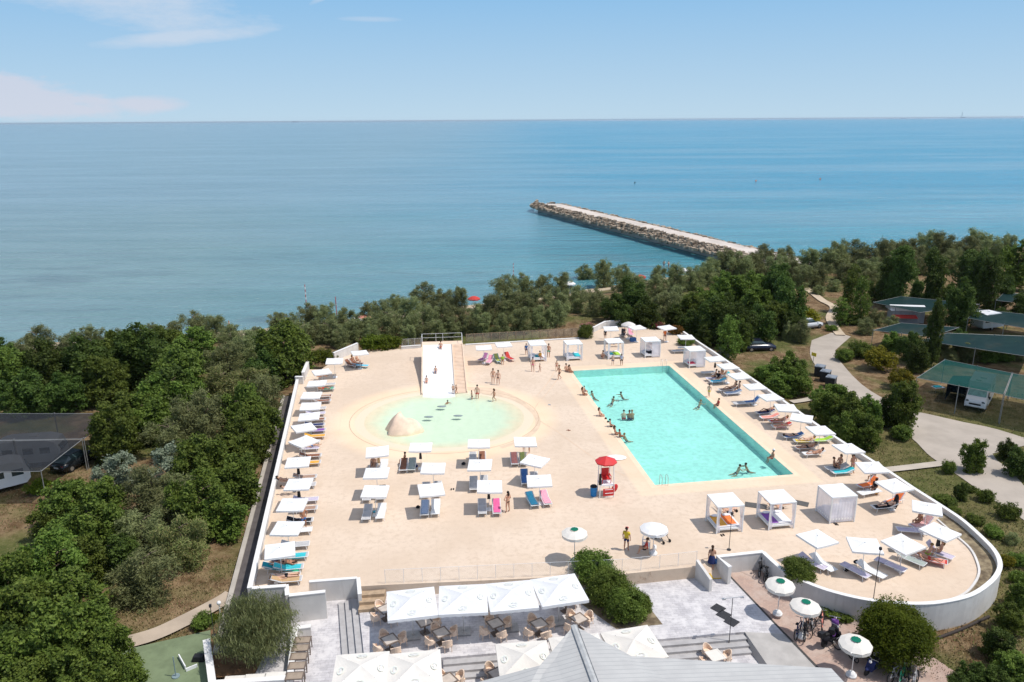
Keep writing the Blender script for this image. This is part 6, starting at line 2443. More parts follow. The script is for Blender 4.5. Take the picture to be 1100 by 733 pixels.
standing = [
    (529.8, 411.8, -80, 'stand', 'bikini', 'grey', None, 1.0, True, 'woman in a grey bikini standing beside a companion near the slide'),
    (535.2, 413.8, -100, 'stand', 'bikini', 'black', None, 1.0, True, 'woman in a black swimsuit standing with a companion near the slide'),
    (512.8, 430.2, -100, 'stand', 'trunks', 'red', None, 1.0, False, 'adult in red trunks wading in the splash pool with a child'),
    (507, 430.8, 20, 'stand', 'trunks', 'navy', None, .68, False, 'small child wading beside the adult in red trunks'),
    (530.8, 431.5, 190, 'walk', 'bikini', 'red', None, .84, True, 'child in a red swimsuit walking out of the splash pool'),
    (486.8, 422.8, -60, 'stand', 'trunks', 'brown', None, .6, False, 'small child at the bottom of the peach slide steps'),
    (490.2, 423.2, 200, 'walk', 'briefs', 'orange', None, .6, False, 'small child in orange stepping off the slide steps'),
    (572.4, 399.2, -90, 'stand', 'bikini', 'pink', None, 1.0, True, 'woman in a pink bikini standing in front of the first fence daybed'),
    (579.8, 399.8, 0, 'walk', 'briefs', 'grey', None, .6, False, 'toddler beside the woman in the pink bikini'),
    (589.3, 383.8, -100, 'stand', 'trunks', 'green', None, 1.0, False, 'man in green trunks standing between the two fence daybeds'),
    (565.3, 381.3, 90, 'stand', 'shirt', 'blue', 'navy', .85, False, 'person in a blue shirt standing at the side of a fence daybed'),
    (600.8, 407.8, 200, 'walk', 'trunks', 'black', None, 1.0, False, 'man in black trunks walking near the far pool corner'),
    (598, 398.5, -90, 'stand', 'briefs', 'red', None, .72, False, 'child in red standing behind the man in black trunks'),
    (658.2, 392.6, -90, 'stand', 'trunks', 'navy', None, .8, False, 'boy in navy trunks standing at the far pool edge'),
    (667.4, 392.8, 90, 'stand', 'shirt', 'lilac', 'black', .85, False, 'child in a lilac top standing at the far pool edge'),
    (646.2, 385.5, 0, 'crouch', 'trunks', 'brown', None, 1.0, False, 'person crouching at the side of the lime-towel daybed'),
    (650, 364.5, -90, 'stand', 'shirt', 'black', 'black', .8, False, 'person in black standing behind the lime-towel daybed'),
    (714, 366.5, -90, 'stand', 'shirt', 'orange', 'brown', .95, False, 'person in an orange shirt standing near the dark red flowers'),
    (761.4, 426.6, -120, 'walk', 'trunks', 'yellow', None, .86, False, 'boy in yellow trunks walking along the pool edge'),
    (545.6, 550.2, 130, 'akimbo', 'bikini', 'black', 'red', 1.0, True, 'woman in a red and black bikini standing beside the pink towel'),
    (563, 486.5, -80, 'stand', 'briefs', 'brown', None, .62, False, 'small child standing under the umbrella nearest the red tower'),
    (568.6, 486.8, 200, 'stand', 'briefs', 'navy', None, .62, False, 'small child in navy leaning over under the same umbrella'),
    (672.5, 591.2, 60, 'stand', 'shirt', 'yellow', 'navy', 1.02, False, 'lifeguard in a yellow and red shirt standing on the deck'),
    (327, 568, -40, 'akimbo', 'trunks', 'blue', None, 1.02, False, 'man in blue trunks standing beside the umbrellas of the long wall'),
    (764, 611, 75, 'walk', 'skirt', 'navy', None, 1.0, True, 'person in a long dark skirt walking up the ramp with a blue bag'),
    (915, 508.5, -70, 'akimbo', 'bikini', 'pink', None, 1.0, True, 'woman in a pink bikini standing beside the sitting pair at the wall'),
    (823, 276.5, 60, 'stand', 'shirt', 'red', 'red', 1.05, False, 'person in red standing on the root of the breakwater'),
    (828, 277, 100, 'walk', 'shirt', 'red', 'crimson', 1.05, False, 'second person in red walking on the breakwater, landward of the first'),
]
for u, v, fc, pn, wear, c, c2, sc, lg, lb in standing:
    z = -.30 if 'wading' in lb else (-.55 if 'ramp' in lb else (-2.25 if 'breakwater' in lb else (-.12 if 'splash pool' in lb else 0)))
    r = person(P(u, v, z), fc, pn, lb, wear, c, c2, None, None, sc, lg)
    if 'lifeguard' in lb:
        MB().box((0, -.135, 1.24), (.22, .04, .26)).build('red_panel', FB['red'], r)
        MB().tube((0, 0, 1.70), (0, 0, 1.72), .12, .12, 10).build('cap', FB['red'], r)
for (u, v, zb, fc, c, lb) in [(713, 288, -3.9, 90, 'navy', 'person wading in the sea beyond the shore trees'), (718, 288.5, -3.9, -60, 'black', 'second wader in the sea, nearer the breakwater'), (247, 356, -3.6, 40, 'navy', 'person at the water edge near the pale beach'), (222, 352, -3.8, 0, 'white', 'person in white wading off the wood by the shore')]:
    person(P(u, v, zb), fc, 'stand', lb, 'trunks', c, sc=1.0)
o = MB().box((0, 0, .15), (.32, .16, .30), taper=.85).build('bag', FB['blue'])
o.location = P(769.5, 605, -.1)
tag(o, 'blue bag carried by the person on the ramp', 'bag')
# sitting on edges, beds and loungers; seat heights differ
sitting = [
    (608.4, 398.6, 0, -60, 'trunks', 'brown', 1.0, 'sitter at the far corner of the pool', .10), (612, 400, 0, -40, 'bikini', 'red', 1.0, 'second sitter at the far pool corner, nearer the water', .10),
    (626.4, 424.5, 0, -10, 'bikini', 'crimson', 1.0, 'woman in crimson sitting on the long pool edge', .06), (628, 420.5, 0, -20, 'trunks', 'navy', .7, 'child sitting on the pool edge behind the woman in crimson', .06),
    (644.4, 447, 0, -10, 'bikini', 'salmon', 1.0, 'woman in salmon sitting on the long pool edge', .06), (655.8, 458.5, 0, 0, 'trunks', 'black', .9, 'dark-haired bather sitting midway along the pool edge', .06),
    (661, 467, 0, 0, 'bikini', 'black', 1.0, 'woman in black sitting on the pool edge near the tower end', .06), (666, 469.8, 0, 20, 'trunks', 'brown', .9, 'bather in brown sitting last on the pool edge before the tower', .06),
    (771.2, 436, 0, 190, 'shirt', 'red', .9, 'child in a red shirt sitting on the road-side pool edge', .06), (829.5, 493, 0, 190, 'trunks', 'red', .95, 'bather with a white cap sitting on the road-side pool edge', .06),
    (580.3, 384, .42, -60, 'shirt', 'amber', .9, 'person wrapped in a yellow towel sitting on a fence daybed', 0), (468, 400.2, 'slide', -90, 'trunks', 'blue', .8, 'child sliding down the middle of the white slide', 0), (458.3, 410.8, 'slide', -90, 'trunks', 'salmon', .8, 'child in salmon sliding down beside the slide wall', 0),
    (473.5, 373.8, 'slide', -90, 'trunks', 'red', .9, 'bather in red sitting at the top of the slide', 0),
    (693.8, 590.5, .42, 165, 'shirt', 'red', 1.0, 'lifeguard in a red shirt sitting in a white chair', 0),
    (938, 513, .34, 200, 'trunks', 'black', .9, 'person half hidden under an umbrella behind the orange towel', 0), (939.5, 525.5, .34, 200, 'shirt', 'black', 1.0, 'person in black sitting on a white lounger by the orange towel', 0),
    (896, 502, .34, -30, 'trunks', 'black', 1.0, 'man in black trunks sitting on a lounger by the wall', 0), (902, 499, .34, 210, 'bikini', 'turquoise', 1.0, 'woman in turquoise sitting on a lounger by the wall', 0),
    (987.5, 561, .34, 190, 'bikini', 'black', 1.0, 'woman in black sitting up in front of the striped red towel', 0), (998, 596, .34, 130, 'trunks', 'lime', 1.0, 'person sitting on the red lounger of the terrace', 0), (1010, 593.5, .34, 160, 'bikini', 'brown', 1.0, 'person leaning back behind the red lounger of the terrace', 0),
    (768.5, 405, .34, 190, 'trunks', 'brown', 1.0, 'person in brown sitting at the sky blue towel', 0), (771.5, 406.8, .34, -120, 'shirt', 'black', 1.0, 'person in black sitting at the sky blue towel', 0), (775.5, 402, .34, -150, 'bikini', 'salmon', 1.0, 'woman in salmon sitting under the wall-side umbrella', 0), (779.5, 403, .34, 170, 'trunks', 'grey', 1.0, 'man sitting next to the woman in salmon', 0),
    (789.5, 416.5, .34, 190, 'bikini', 'brown', 1.0, 'woman in brown sitting up by the striped blue towel', 0), (793.5, 418, .34, 190, 'trunks', 'black', 1.0, 'man in black trunks sitting by the striped blue towel', 0),
    (540, 388, .34, -90, 'shirt', 'lime', .9, 'child in a lime shirt sitting among the loungers by the slide', 0), (383.5, 388, .34, -20, 'trunks', 'brown', 1.0, 'man sitting by the brown loungers at the seaward corner', 0), (379, 389, .34, -30, 'bikini', 'white', 1.0, 'woman in white sitting by the brown loungers', 0), (671, 357, .36, -90, 'trunks', 'black', .9, 'person sitting under the beige round umbrella', 0),
    (678.5, 356.5, .36, -90, 'bikini', 'pink', .9, 'person in pink sitting under the square umbrella beside the beige one', 0),
    (434.5, 495, .34, 170, 'trunks', 'crimson', .9, 'person sitting up on a brown lounger near the splash pool', 0), (401, 499, .34, -90, 'bikini', 'brown', .9, 'person sitting half hidden under the splash-pool umbrella', 0),
]
for u, v, z, fc, wear, c, sc, lb, dz in sitting:
    if z == 'slide':
        best = None
        for i in range(60):
            zz = HT * i / 59
            p = P(u, v, zz)
            y = (p - S0).dot(sdir)
            e = abs(sz(y) - zz)
            if best is None or e < best[0]:
                best = (e, p)
        p = best[1] + V(0, 0, .02)
    else:
        p = P(u, v, z)
        p.z = z - .02 + (0 if z else .0)
    person(p, fc, 'sit', lb, wear, c, 'black' if wear == 'shirt' else None, None, None, sc, wear == 'bikini')
o = MB().ball((0, 0, 0), .12, 10, 6, (1, 1.1, .9), z0=-.1).build('cap', FB['white'], None, True)
tag(o, 'white cap on the head of the bather at the road-side pool edge', 'cap')
pq = P(829.5, 493, 0)
o.location = pq + V(0, 0, .855) + V(.07, 0, 0)
# lying on loungers: (pixel, heading of the head)
lying = [
    (304.5, 604, 8.6, 'lie', 'bikini', 'black', 'woman in black lying with her head to the deck by the teal towel'), (306, 618, 188.6, 'lie', 'trunks', 'black', 'sunbather lying on the lounger nearest the patio wall'),
    (335, 478.5, 188.6, 'recline', 'trunks', 'blue', 'sunbather on the amber towel along the long wall'), (347, 417, 188.6, 'recline', 'trunks', 'red', 'sunbather on the brown towel at the long wall'), (345, 404, 188.6, 'recline', 'bikini', 'black', 'sunbather next to the green towel at the long wall'), (313, 525.5, 188.6, 'recline', 'trunks', 'black', 'sunbather under the umbrellas midway along the long wall'),
    (308, 515.5, 188.6, 'recline', 'bikini', 'purple', 'woman in purple lying under an umbrella midway along the long wall'),
    (776.5, 545, -75, 'lie', 'trunks', 'black', 'sunbather in black lying on the amber towel of the daybed'), (785.5, 543.5, -75, 'lie', 'bikini', 'orange', 'sunbather in orange lying on the orange towel of the daybed'), (832, 541, -60, 'lie', 'trunks', 'green', 'person in green lying on the purple-towel daybed'), (838, 541, 190, 'lie', 'bikini', 'black', 'person in black lying across the purple-towel daybed'),
    (824, 440.5, 10, 'recline', 'trunks', 'black', 'sunbather reclining above the salmon towel'), (838, 450.8, 8, 'recline', 'bikini', 'red', 'woman in red reclining on the road-side row'), (840, 456.5, 8, 'lie', 'bikini', 'crimson', 'woman in crimson lying on the red towel'), (866, 472, 0, 'recline', 'bikini', 'yellow', 'woman in yellow reclining on the yellow towel'), (867, 479.5, 8, 'recline', 'trunks', 'black', 'sunbather reclining on the patterned brown towel'), (875, 486, 8, 'recline', 'bikini', 'brown', 'sunbather on the white lounger at the end of the road-side group'),
    (953, 541.5, 8, 'recline', 'trunks', 'black', 'sunbather with raised arms on the black towel of the terrace'), (851, 466.5, 186, 'lie', 'trunks', 'black', 'sunbather lying on the royal blue towel'), (784, 416.5, 10, 'recline', 'trunks', 'brown', 'sunbather on the patterned brown towel of the road-side row'), (998, 599.5, 150, 'recline', 'trunks', 'red', 'sunbather reclining on the salmon towel of the terrace'),
    (660, 369, 8, 'lie', 'trunks', 'navy', 'sunbather lying on the lime-towel daybed'), (699, 369, 100, 'lie', 'trunks', 'black', 'sunbather lying on the black towel of the daybed'),
]
for u, v, hd_, pn, wear, c, lb in lying:
    p = P(u, v, .46)
    gz_ = min((p - g).length for g in GPOS) < 1.6
    p.z = .10 if gz_ else -.03
    person(p, hd_ + 180, pn, lb, wear, c, None, None, None, 1.0, wear == 'bikini')
# in the water
for u, v, fc, lb in [(636, 422, 150, 'swimmer near the woman in crimson at the pool edge'), (659, 428, 40, 'swimmer stretched out in the middle of the far half of the pool'), (667.3, 423, 200, 'swimmer with dark hair beyond the stretched swimmer'), (651, 451, 160, 'swimmer holding the pool edge beside the woman in salmon'), (653.5, 454.5, 160, 'second swimmer holding the pool edge, nearer the tower'),
                     (671, 467.5, 200, 'swimmer close to the tower end of the long pool edge'), (752.6, 431.5, 30, 'swimmer by the road-side edge near the boy in yellow trunks'), (794.5, 501.5, 10, 'dark-haired swimmer in the patio half of the pool'), (801.5, 499.8, 190, 'swimmer facing the dark-haired swimmer in the patio half')]:
    person(P(u, v, -.07) + V(0, 0, -.06), fc, 'swim', lb, 'trunks', 'navy')
for u, v, lb, sc, c in [(670.4, 444, 'bather standing chest-deep beside a pair in the pool', .95, 'red'), (676.5, 444.3, 'dark-haired bather standing chest-deep, half of a pair', .95, 'navy'), (679.2, 444, 'bather with a brown back standing chest-deep, other half of a pair', .95, 'brown')]:
    person(P(u, v, -.07) + V(0, 0, -.90), 90, 'crouch', lb, 'trunks', c, sc=sc * 1.16)
person(P(480.7, 432, -.035), -60, 'swim', 'child swimming at the foot of the slide', 'trunks', 'navy', sc=.75)
for k, (u, v) in enumerate(((474.5, 436.8), (460.5, 448), (492, 446.8))):
    o = MB().ball((0, 0, 0), .5, 12, 6, (1, .45, .12)).build('float_toy', mat('float_grey', (.22, .26, .27), .5), None, True)
    o.location = P(u, v, -.01)
    tag(o, ('grey float toy drifting at the foot of the slide', 'grey float toy drifting beside the rock mound', 'grey float toy drifting in the middle of the splash pool')[k], 'float toy')

# ------------------------------------------------------------------ patio furniture
def parasol():
    h, H1 = 1.42, 2.28
    mb = MB()
    n = 6
    cor = [V(-h, -h, H1), V(h, -h, H1), V(h, h, H1), V(-h, h, H1)]
    top = V(0, 0, H1 + .36)
    for i in range(4):
        a, c = cor[i], cor[(i + 1) % 4]
        rows = [[(a + (c - a) * (k / n)) + (top - (a + (c - a) * (k / n))) * (j / n) + V(0, 0, -.07 * math.sin(math.pi * j / n) * math.sin(math.pi * k / n)) for k in range(n + 1)] for j in range(n + 1)]
        for j in range(n):
            for k in range(n):
                mb.add([rows[j][k], rows[j][k + 1], rows[j + 1][k + 1], rows[j + 1][k]], [(0, 1, 2, 3)])
    parts = [('canopy', mb.mesh('canopy', canvas), None)]
    mb = MB()
    for i in range(4):
        a, c = cor[i], cor[(i + 1) % 4]
        d = V(0, 0, -.20)
        for k in range(6):
            p, q = a + (c - a) * (k / 6), a + (c - a) * ((k + 1) / 6)
            m_ = (p + q) / 2
            mb.add([p, q, q + d * .85, m_ + d, p + d * .85], [(4, 3, 2, 1, 0)])
    parts.append(('valance', mb.mesh('valance', canvas), 'canopy'))
    # faint oval emblems printed near the hem of each panel
    mk = mat('print_faint', (.72, .74, .66), .9, .15, 9)
    mk2 = mat('print_grey', (.76, .76, .75), .9, .1, 9)
    for i in range(4):
        a, c = cor[i], cor[(i + 1) % 4]
        m_ = (a + c) / 2
        up_ = (top - m_).normalized()
        al = (c - a).normalized()
        nr = al.cross(up_)
        c0 = m_ + up_ * .38 + nr * .0
        e = MB()
        for rr0, rr1, mi in ((.14, .19, 0),):
            k = 16
            vs = []
            for s in range(k):
                t = 2 * math.pi * s / k
                for rr in (rr0, rr1):
                    vs.append(c0 + al * rr * 1.5 * math.cos(t) + up_ * rr * math.sin(t))
            e.add(vs, [(2 * s, 2 * s + 1, (2 * s + 3) % (2 * k), (2 * s + 2) % (2 * k)) for s in range(k)], 0)
        for s in range(5):
            w = .05 if s != 2 else .08
            cc = c0 + al * (s - 2) * .075
            e.add([cc - al * .025 - up_ * w, cc + al * .025 - up_ * w, cc + al * .025 + up_ * w, cc - al * .025 + up_ * w], [(0, 1, 2, 3)], 1)
        e.v = [tuple(Vector(v) + V(0, 0, .012)) for v in e.v]
        parts.append((f'emblem{i}', e.mesh('emblem', [mk, mk2]), 'canopy'))
    parts.append(('pole', MB().tube((0, 0, 0), (0, 0, H1 + .34), .04, .035, 8).mesh('pole', plastic, True), None))
    mb = MB()
    for q in cor:
        mb.tube((0, 0, H1 + .28), q + V(0, 0, -.03), .018, .014, 5)
        mb.tube((0, 0, H1 - .55), q * .55 + V(0, 0, H1 * .45 + .18), .014, .014, 5)
    parts.append(('rib_frame', mb.mesh('rib_frame', steel), None))
    parts.append(('base', MB().box((0, 0, .05), (.8, .8, .10)).mesh('base', mat('parasol_base', (.36, .35, .34), .9)), None))
    return ('cafe_parasol', 'parasol', parts)


PRS = parasol()
for (u, v, z, a, lb) in [(442, 644.5, ZA, 10, 'white cafe parasol at the end of its row by the wooden steps'), (497.3, 640, ZA, 4, 'white cafe parasol, second of its row from the wooden steps'), (549.3, 636.3, ZA, 8, 'white cafe parasol, third of its row from the wooden steps'), (600.5, 630, ZA, 13, 'white cafe parasol at the end of its row by the hedge'),
                         (387.5, 717, ZB, 6, 'cream cafe parasol closest to the row of small brown tables'), (445, 715.5, ZB, 8, 'cream cafe parasol second from the row of small brown tables'), (563, 704.5, ZB, 6, 'cream cafe parasol half behind the roof on its steps side'), (622, 697, ZB, 8, 'cream cafe parasol hidden behind the tip of the roof'), (681, 689, ZB, 14, 'cream cafe parasol between the roof and the patio hedge')]:
    p = P(u, v, z + 2.5)
    p.z = z
    r = thing('cafe_parasol', p, R(a), lb, 'parasol', 'cafe parasols on the patio')
    mk_ = {}
    for part, me, up_ in PRS[2]:
        mk_[part] = link(part.rstrip('0123456789'), me, mk_.get(up_, r))
        if z == ZB and part in ('canopy', 'valance'):
            mk_[part].material_slots[0].link = 'OBJECT'
            mk_[part].material_slots[0].material = cream

dkm = mat('table_frame', (.17, .13, .105), .5, .15)
tbt = mat('table_top', (.50, .43, .37), .5, .12, 3)
wick = mat('wicker', (.74, .57, .44), .8, .10, 14, bmp=.3, bscale=60)


def cafe_table():
    parts = [('table_top', MB().box((0, 0, .735), (.74, .74, .025)).mesh('table_top', tbt), None)]
    mb = MB()
    for s in (-1, 1):
        mb.box((0, s * .40, .735), (.88, .08, .045))
        mb.box((s * .40, 0, .735), (.08, .72, .043))
    parts.append(('frame', mb.mesh('frame', dkm), None))
    parts.append(('leg', MB().box((0, 0, .36), (.09, .09, .70)).mesh('leg', dkm), None))
    parts.append(('base', MB().box((0, 0, .02), (.5, .5, .035)).mesh('base', dkm), None))
    return ('cafe_table', 'table', parts)


def cafe_chair():
    mb = MB()
    mb.box((0, 0, .42), (.52, .50, .10))
    parts = [('seat', mb.mesh('seat', wick), None)]
    mb = MB()
    n = 10
    for i in range(n):
        a0, a1 = math.pi * (-.08 + 1.16 * i / n), math.pi * (-.08 + 1.16 * (i + 1) / n)
        hh = lambda a: .62 + .24 * max(0, math.sin(a)) ** 1.2
        for rr, flip in ((.30, 0), (.25, 1)):
            vs = [V(rr * math.cos(a0), rr * math.sin(a0), .36), V(rr * math.cos(a1), rr * math.sin(a1), .36), V(rr * math.cos(a1), rr * math.sin(a1), hh(a1)), V(rr * math.cos(a0), rr * math.sin(a0), hh(a0))]
            mb.add(vs, [(3, 2, 1, 0) if flip else (0, 1, 2, 3)])
        mb.add([V(.25 * math.cos(a0), .25 * math.sin(a0), hh(a0)), V(.30 * math.cos(a0), .30 * math.sin(a0), hh(a0)), V(.30 * math.cos(a1), .30 * math.sin(a1), hh(a1)), V(.25 * math.cos(a1), .25 * math.sin(a1), hh(a1))], [(0, 1, 2, 3)])
    parts.append(('backrest', mb.mesh('backrest', wick), None))
    for i, (x, y) in enumerate(((-.21, -.2), (.21, -.2), (.19, .2), (-.19, .2))):
        parts.append((f'leg{i}', MB().tube((x, y, .38), (x * 1.1, y * 1.15, 0), .022, .018, 6).mesh('leg', wick), None))
    return ('wicker_chair', 'chair', parts)


TBL, CHR = cafe_table(), cafe_chair()


def put_parts(proto, p, rz, label, group, ov=None):
    r = thing(proto[0], p, rz, label, proto[1], group)
    for part, me, _ in proto[2]:
        o = link(part.rstrip('0123456789'), me, r)
        if ov and part in ov:
            o.material_slots[0].link = 'OBJECT'
            o.material_slots[0].material = ov[part]
    return r


tabs = [(418.7, 687, ZA, 35, 'beside the side steps', 'NESW'), (474, 679.5, ZA, 32, 'in front of the first white parasol', 'NESW'), (532.3, 669.5, ZA, 30, 'in front of the second white parasol', 'NESW'), (579.3, 670, ZA, 32, 'in front of the third white parasol', 'NESW'), (622, 664.5, ZA, 35, 'beside the tip of the roof', 'NEW'),
        (414.5, 654, ZA, 40, 'half under the first white parasol', 'NSW'), (608, 646, ZA, 35, 'under the white parasol by the hedge', 'NE'), (481, 730, ZB, 38, 'below the long steps by the cream parasol', 'NE'), (534, 723.5, ZB, 35, 'below the long steps at the roof edge', 'NW'), (524, 652, ZA, 30, 'in the shade of the second white parasol', 'NE'), (456, 668, ZA, 30, 'in the shade of the first white parasol', 'E'), (768.5, 704, ZB, 20, 'below the cross-armed lamp pole', 'NEW')]
sides = dict(N=(0, 1), E=(1, 0), S=(0, -1), W=(-1, 0))
fac = dict(N='seaward', E='road-side', S='roof-side', W='wood-side')
for u, v, z, a, ph, cs in tabs:
    p = P(u, v, z + .74)
    p.z = z
    pale = 'cross-armed' in ph
    put_parts(TBL, p, R(a), f'square {"cream" if pale else "dark-framed brown"} cafe table {ph}', 'cafe tables on the patio', {'table_top': cream, 'frame': cream} if pale else None)
    for s in cs:
        x, y = sides[s]
        q = Matrix.Rotation(R(a), 3, 'Z') @ V(x * .74, y * .74, 0)
        rz = R(a) + math.atan2(y, x) - math.pi / 2 + rnd.uniform(-.3, .3)
        put_parts(CHR, p + q, rz, f'beige wicker chair on {fac[s]} side of table {ph}'.replace('in front of the', 'before the').replace('in the shade of', 'shaded by'), 'wicker chairs round the cafe tables')

# row of small brown tables by the planter, white boxes
for i, (u, v) in enumerate([(325, 687.5), (323, 696), (321, 705), (319, 715), (316.5, 726)]):
    p = P(u, v, ZB + .72)
    p.z = ZB
    r = thing('side_table', p, R(4), f'small brown table, {ordw(i + 1)} in the row along the planter wall counted from the sea', 'table', 'row of small brown tables')
    MB().box((0, 0, .71), (.84, .52, .03)).build('table_top', mat('brown_top', (.33, .26, .20), .6, .12, 3), r)
    mb = MB()
    for s in (-1, 1):
        mb.box((0, s * .285, .71), (.98, .05, .05))
        mb.box((s * .455, 0, .71), (.07, .52, .048))
    mb.build('frame', dkm, r)
    for x in (-.45, .45):
        for y in (-.26, .26):
            MB().box((x, y, .34), (.05, .05, .69)).build('leg', dkm, r)
for i, (u, v) in enumerate([(252, 727.5), (274, 725.5), (295.5, 723.5)]):
    p = P(u, v, ZB + .75)
    p.z = ZB - .1
    r = thing('white_box', p, R(4), f'low white box with a pale lid on the planter wall, {ordw(i + 1)} from the green carpet', 'box', 'white boxes on the planter wall')
    MB().box((0, 0, .36), (1.02, .36, .72)).build('box_body', white, r)
    MB().box((0, 0, .75), (1.10, .42, .05)).build('lid', cloth('lid_cream', (.70, .66, .60), .04), r)

# lifeguard's chair and the folded stroller
p = P(694, 590.5, 0)
r = thing('armchair', p, R(75), 'white plastic armchair under the white round umbrella', 'chair')
MB().box((0, 0, .40), (.52, .50, .06)).build('seat', plastic, r)
MB().box((0, .25, .66), (.50, .05, .50)).build('backrest', plastic, r)
for x in (-.24, .24):
    MB().box((x, 0, .62), (.05, .5, .04)).build('armrest', plastic, r)
    for y in (-.22, .22):
        MB().tube((x, y, .62 if y < 0 else .4), (x * 1.1, y * 1.15, 0), .025, .02, 6).build('leg', plastic, r)
p = P(711.5, 580.5, 0)
r = thing('stroller', p, R(30), 'black baby stroller standing behind the white round umbrella', 'stroller')
MB().path([V(-.25, -.45, .12), V(-.25, .15, .62), V(-.25, .45, 1.02), V(.25, .45, 1.02), V(.25, .15, .62), V(.25, -.45, .12)], .022).build('frame', black, r)
mb = MB()
mb.box((0, -.05, .50), (.44, .45, .06))
mb.box((0, .22, .76), (.44, .07, .5), M=Matrix.Rotation(R(-25), 3, 'X'))
mb.build('seat', black, r)
for x in (-.28, .28):
    for y in (-.45, .40):
        MB().tube((x - .025, y, .12), (x + .025, y, .12), .12, .12, 12).build('wheel', black, r)
        MB().tube((x * .9, y, .12), (x * .9, .0, .45), .014, .014, 5).build('leg', steel, r)

# bags on umbrella poles and odd belongings on the deck
for k, (u, v, lb) in enumerate([(452.5, 487.5, 'black bag hung on the umbrella pole nearest the splash pool, second column'), (526, 530.5, 'black bag hung on the pole above the pink towel'), (767.5, 391.5, 'black bag hung on the second umbrella pole of the road-side row'), (318.5, 502, 'black bag hung on an umbrella pole midway along the long wall'), (320.5, 529, 'black bag hung on the next umbrella pole along the long wall'), (1008.5, 580, 'black bag hung on the pole of the last terrace umbrella'), (406.5, 492, 'beige bag hung on the umbrella pole at the splash pool')]):
    bp_ = min(UPH, key=lambda q: (P(u, v, 1.35) - q[0]).length)[0]
    o = MB().box((0, 0, 0), (.24, .16, .50), taper=.7).box((0, 0, .33), (.05, .03, .2)).build('bag', black if 'beige' not in lb else FB['tan'])
    o.location = bp_ + V(0, -.12, 1.25)
    tag(o, lb, 'bag', 'bags hung on umbrella poles')
for k, (u, v, c, lb) in enumerate([(486, 526, 'black', 'pair of dark flip-flops on the deck between two umbrella columns'), (571, 524, 'brown', 'pair of brown flip-flops beside the blue towel'), (611, 462.5, 'brown', 'pair of brown flip-flops on the open deck near the pool'), (776, 575, 'black', 'pair of black shoes beside the orange-towel daybed'), (590, 435, 'grey', 'pair of grey flip-flops on the worn path'), (883, 609, 'black', 'dark shoes beside the white lounger'), (909, 613, 'black', 'dark shoes beside the lilac lounger with the black bag'), (898.5, 563.5, 'black', 'dark slippers beside the closed daybed')]):
    o = MB().box((-.09, 0, .02), (.10, .27, .035)).box((.09, .05, .02), (.10, .27, .035)).build('footwear', FB[c])
    o.location = P(u, v, 0)
    o.rotation_euler = (0, 0, k * 1.1)
    tag(o, lb, 'footwear')
for (u, v, c, w, lb) in [(679.8, 366.8, 'blue', .75, 'blue cool box standing alone on the seaward deck'), (919.5, 605.5, 'black', .42, 'black bag lying on the lilac lounger of the terrace'), (961.5, 547, 'black', .7, 'tall black board leaning on the lounger with the black towel'), (941.5, 531, 'amber', .4, 'amber bag hanging at the lounger by the orange towel'), (296, 603, 'navy', .6, 'heap of navy clothes under the last umbrella of the long wall'), (317.5, 616.5, 'green', .5, 'green chequered bag at the foot of the lounger by the patio wall'), (319, 401, 'salmon', .5, 'salmon parasol bag at the pier wall'), (447, 502, 'navy', .35, 'navy bag beside the grey-green lounger'), (317, 528.5, 'navy', .35, 'navy bag on the deck beside the long wall umbrellas'), (449, 546, 'black', .35, 'black bag beside the striped blue towel'), (498, 499.5, 'black', .4, 'black bag between two lounger pairs of the middle block'), (572, 541, 'black', .3, 'black bag between the sky and the pink towels'), (402.5, 551, 'sky', .3, 'small pale table top with a blue cup between two loungers')]:
    zb = .37 if 'on the lilac' in lb else 0
    mb = MB()
    if 'board' in lb:
        mb.ball((0, 0, .62), .30, 12, 8, (.9, .25, 2.1))
    elif 'cool box' in lb:
        mb.box((0, 0, .22), (.75, .45, .44)).box((0, 0, .47), (.78, .48, .06))
    else:
        mb.ball((0, 0, w * .3), w / 2, 10, 6, (1.0, .7, .6)).box((0, 0, w * .55), (w * .4, .03, w * .25))
    o = mb.build('cool_box' if 'cool' in lb else ('board' if 'board' in lb else ('side_table' if 'table' in lb else 'bag')), FB[c], None, 'cool' not in lb)
    o.location = P(u, v, zb)
    o.location.z = zb
    o.rotation_euler = (0, 0, R(20))
    tag(o, lb, 'cool box' if 'cool' in lb else ('board' if 'board' in lb else 'bag'))
o = MB().tube((0, 0, 0), (0, 0, .5), .03, .03, 8).box((0, 0, .52), (.16, .05, .05)).build('sprinkler', plastic)
o.location = P(667, 492.5, 0)
mb = MB().ball((0, 0, 0), .7, 12, 6, (1.3, .8, .12), z0=0)
bpy.data.objects.remove(o)
o = mb.build('float_board', plastic, None, True)
o.location = P(662, 491.5, .05)
tag(o, 'white float board lying on the deck behind the red tower', 'float board')
p = P(703, 591, 0)
o = MB().tube((0, 0, 0), (0, 0, .35), .16, .13, 10).build('bucket', plastic, None, True)
o.location = p
tag(o, 'small white bucket beside the lifeguard chair', 'bucket')

# slatted floor grates on the patio
for i, (u, v) in enumerate([(771.5, 653.5), (777.5, 660.5), (786, 668)]):
    p = P(u, v, ZA + .03)
    mb = MB()
    for k in range(7):
        mb.box((0, (k - 3) * .10, 0), (.7, .065, .05))
    for s in (-1, 1):
        mb.box((s * .28, 0, -.012), (.05, .66, .028))
    o = mb.build('doormat', mat('grate_dark', (.06, .06, .065), .7))
    o.location = p
    o.rotation_euler = (0, 0, R(-48))
    tag(o, f'dark slatted mat on the grey patio, {ordw(i + 1)} from the ramp', 'mat', 'slatted mats on the patio')

# ------------------------------------------------------------------ bicycles and scooters
rub = mat('rubber', (.015, .015, .016), .7)


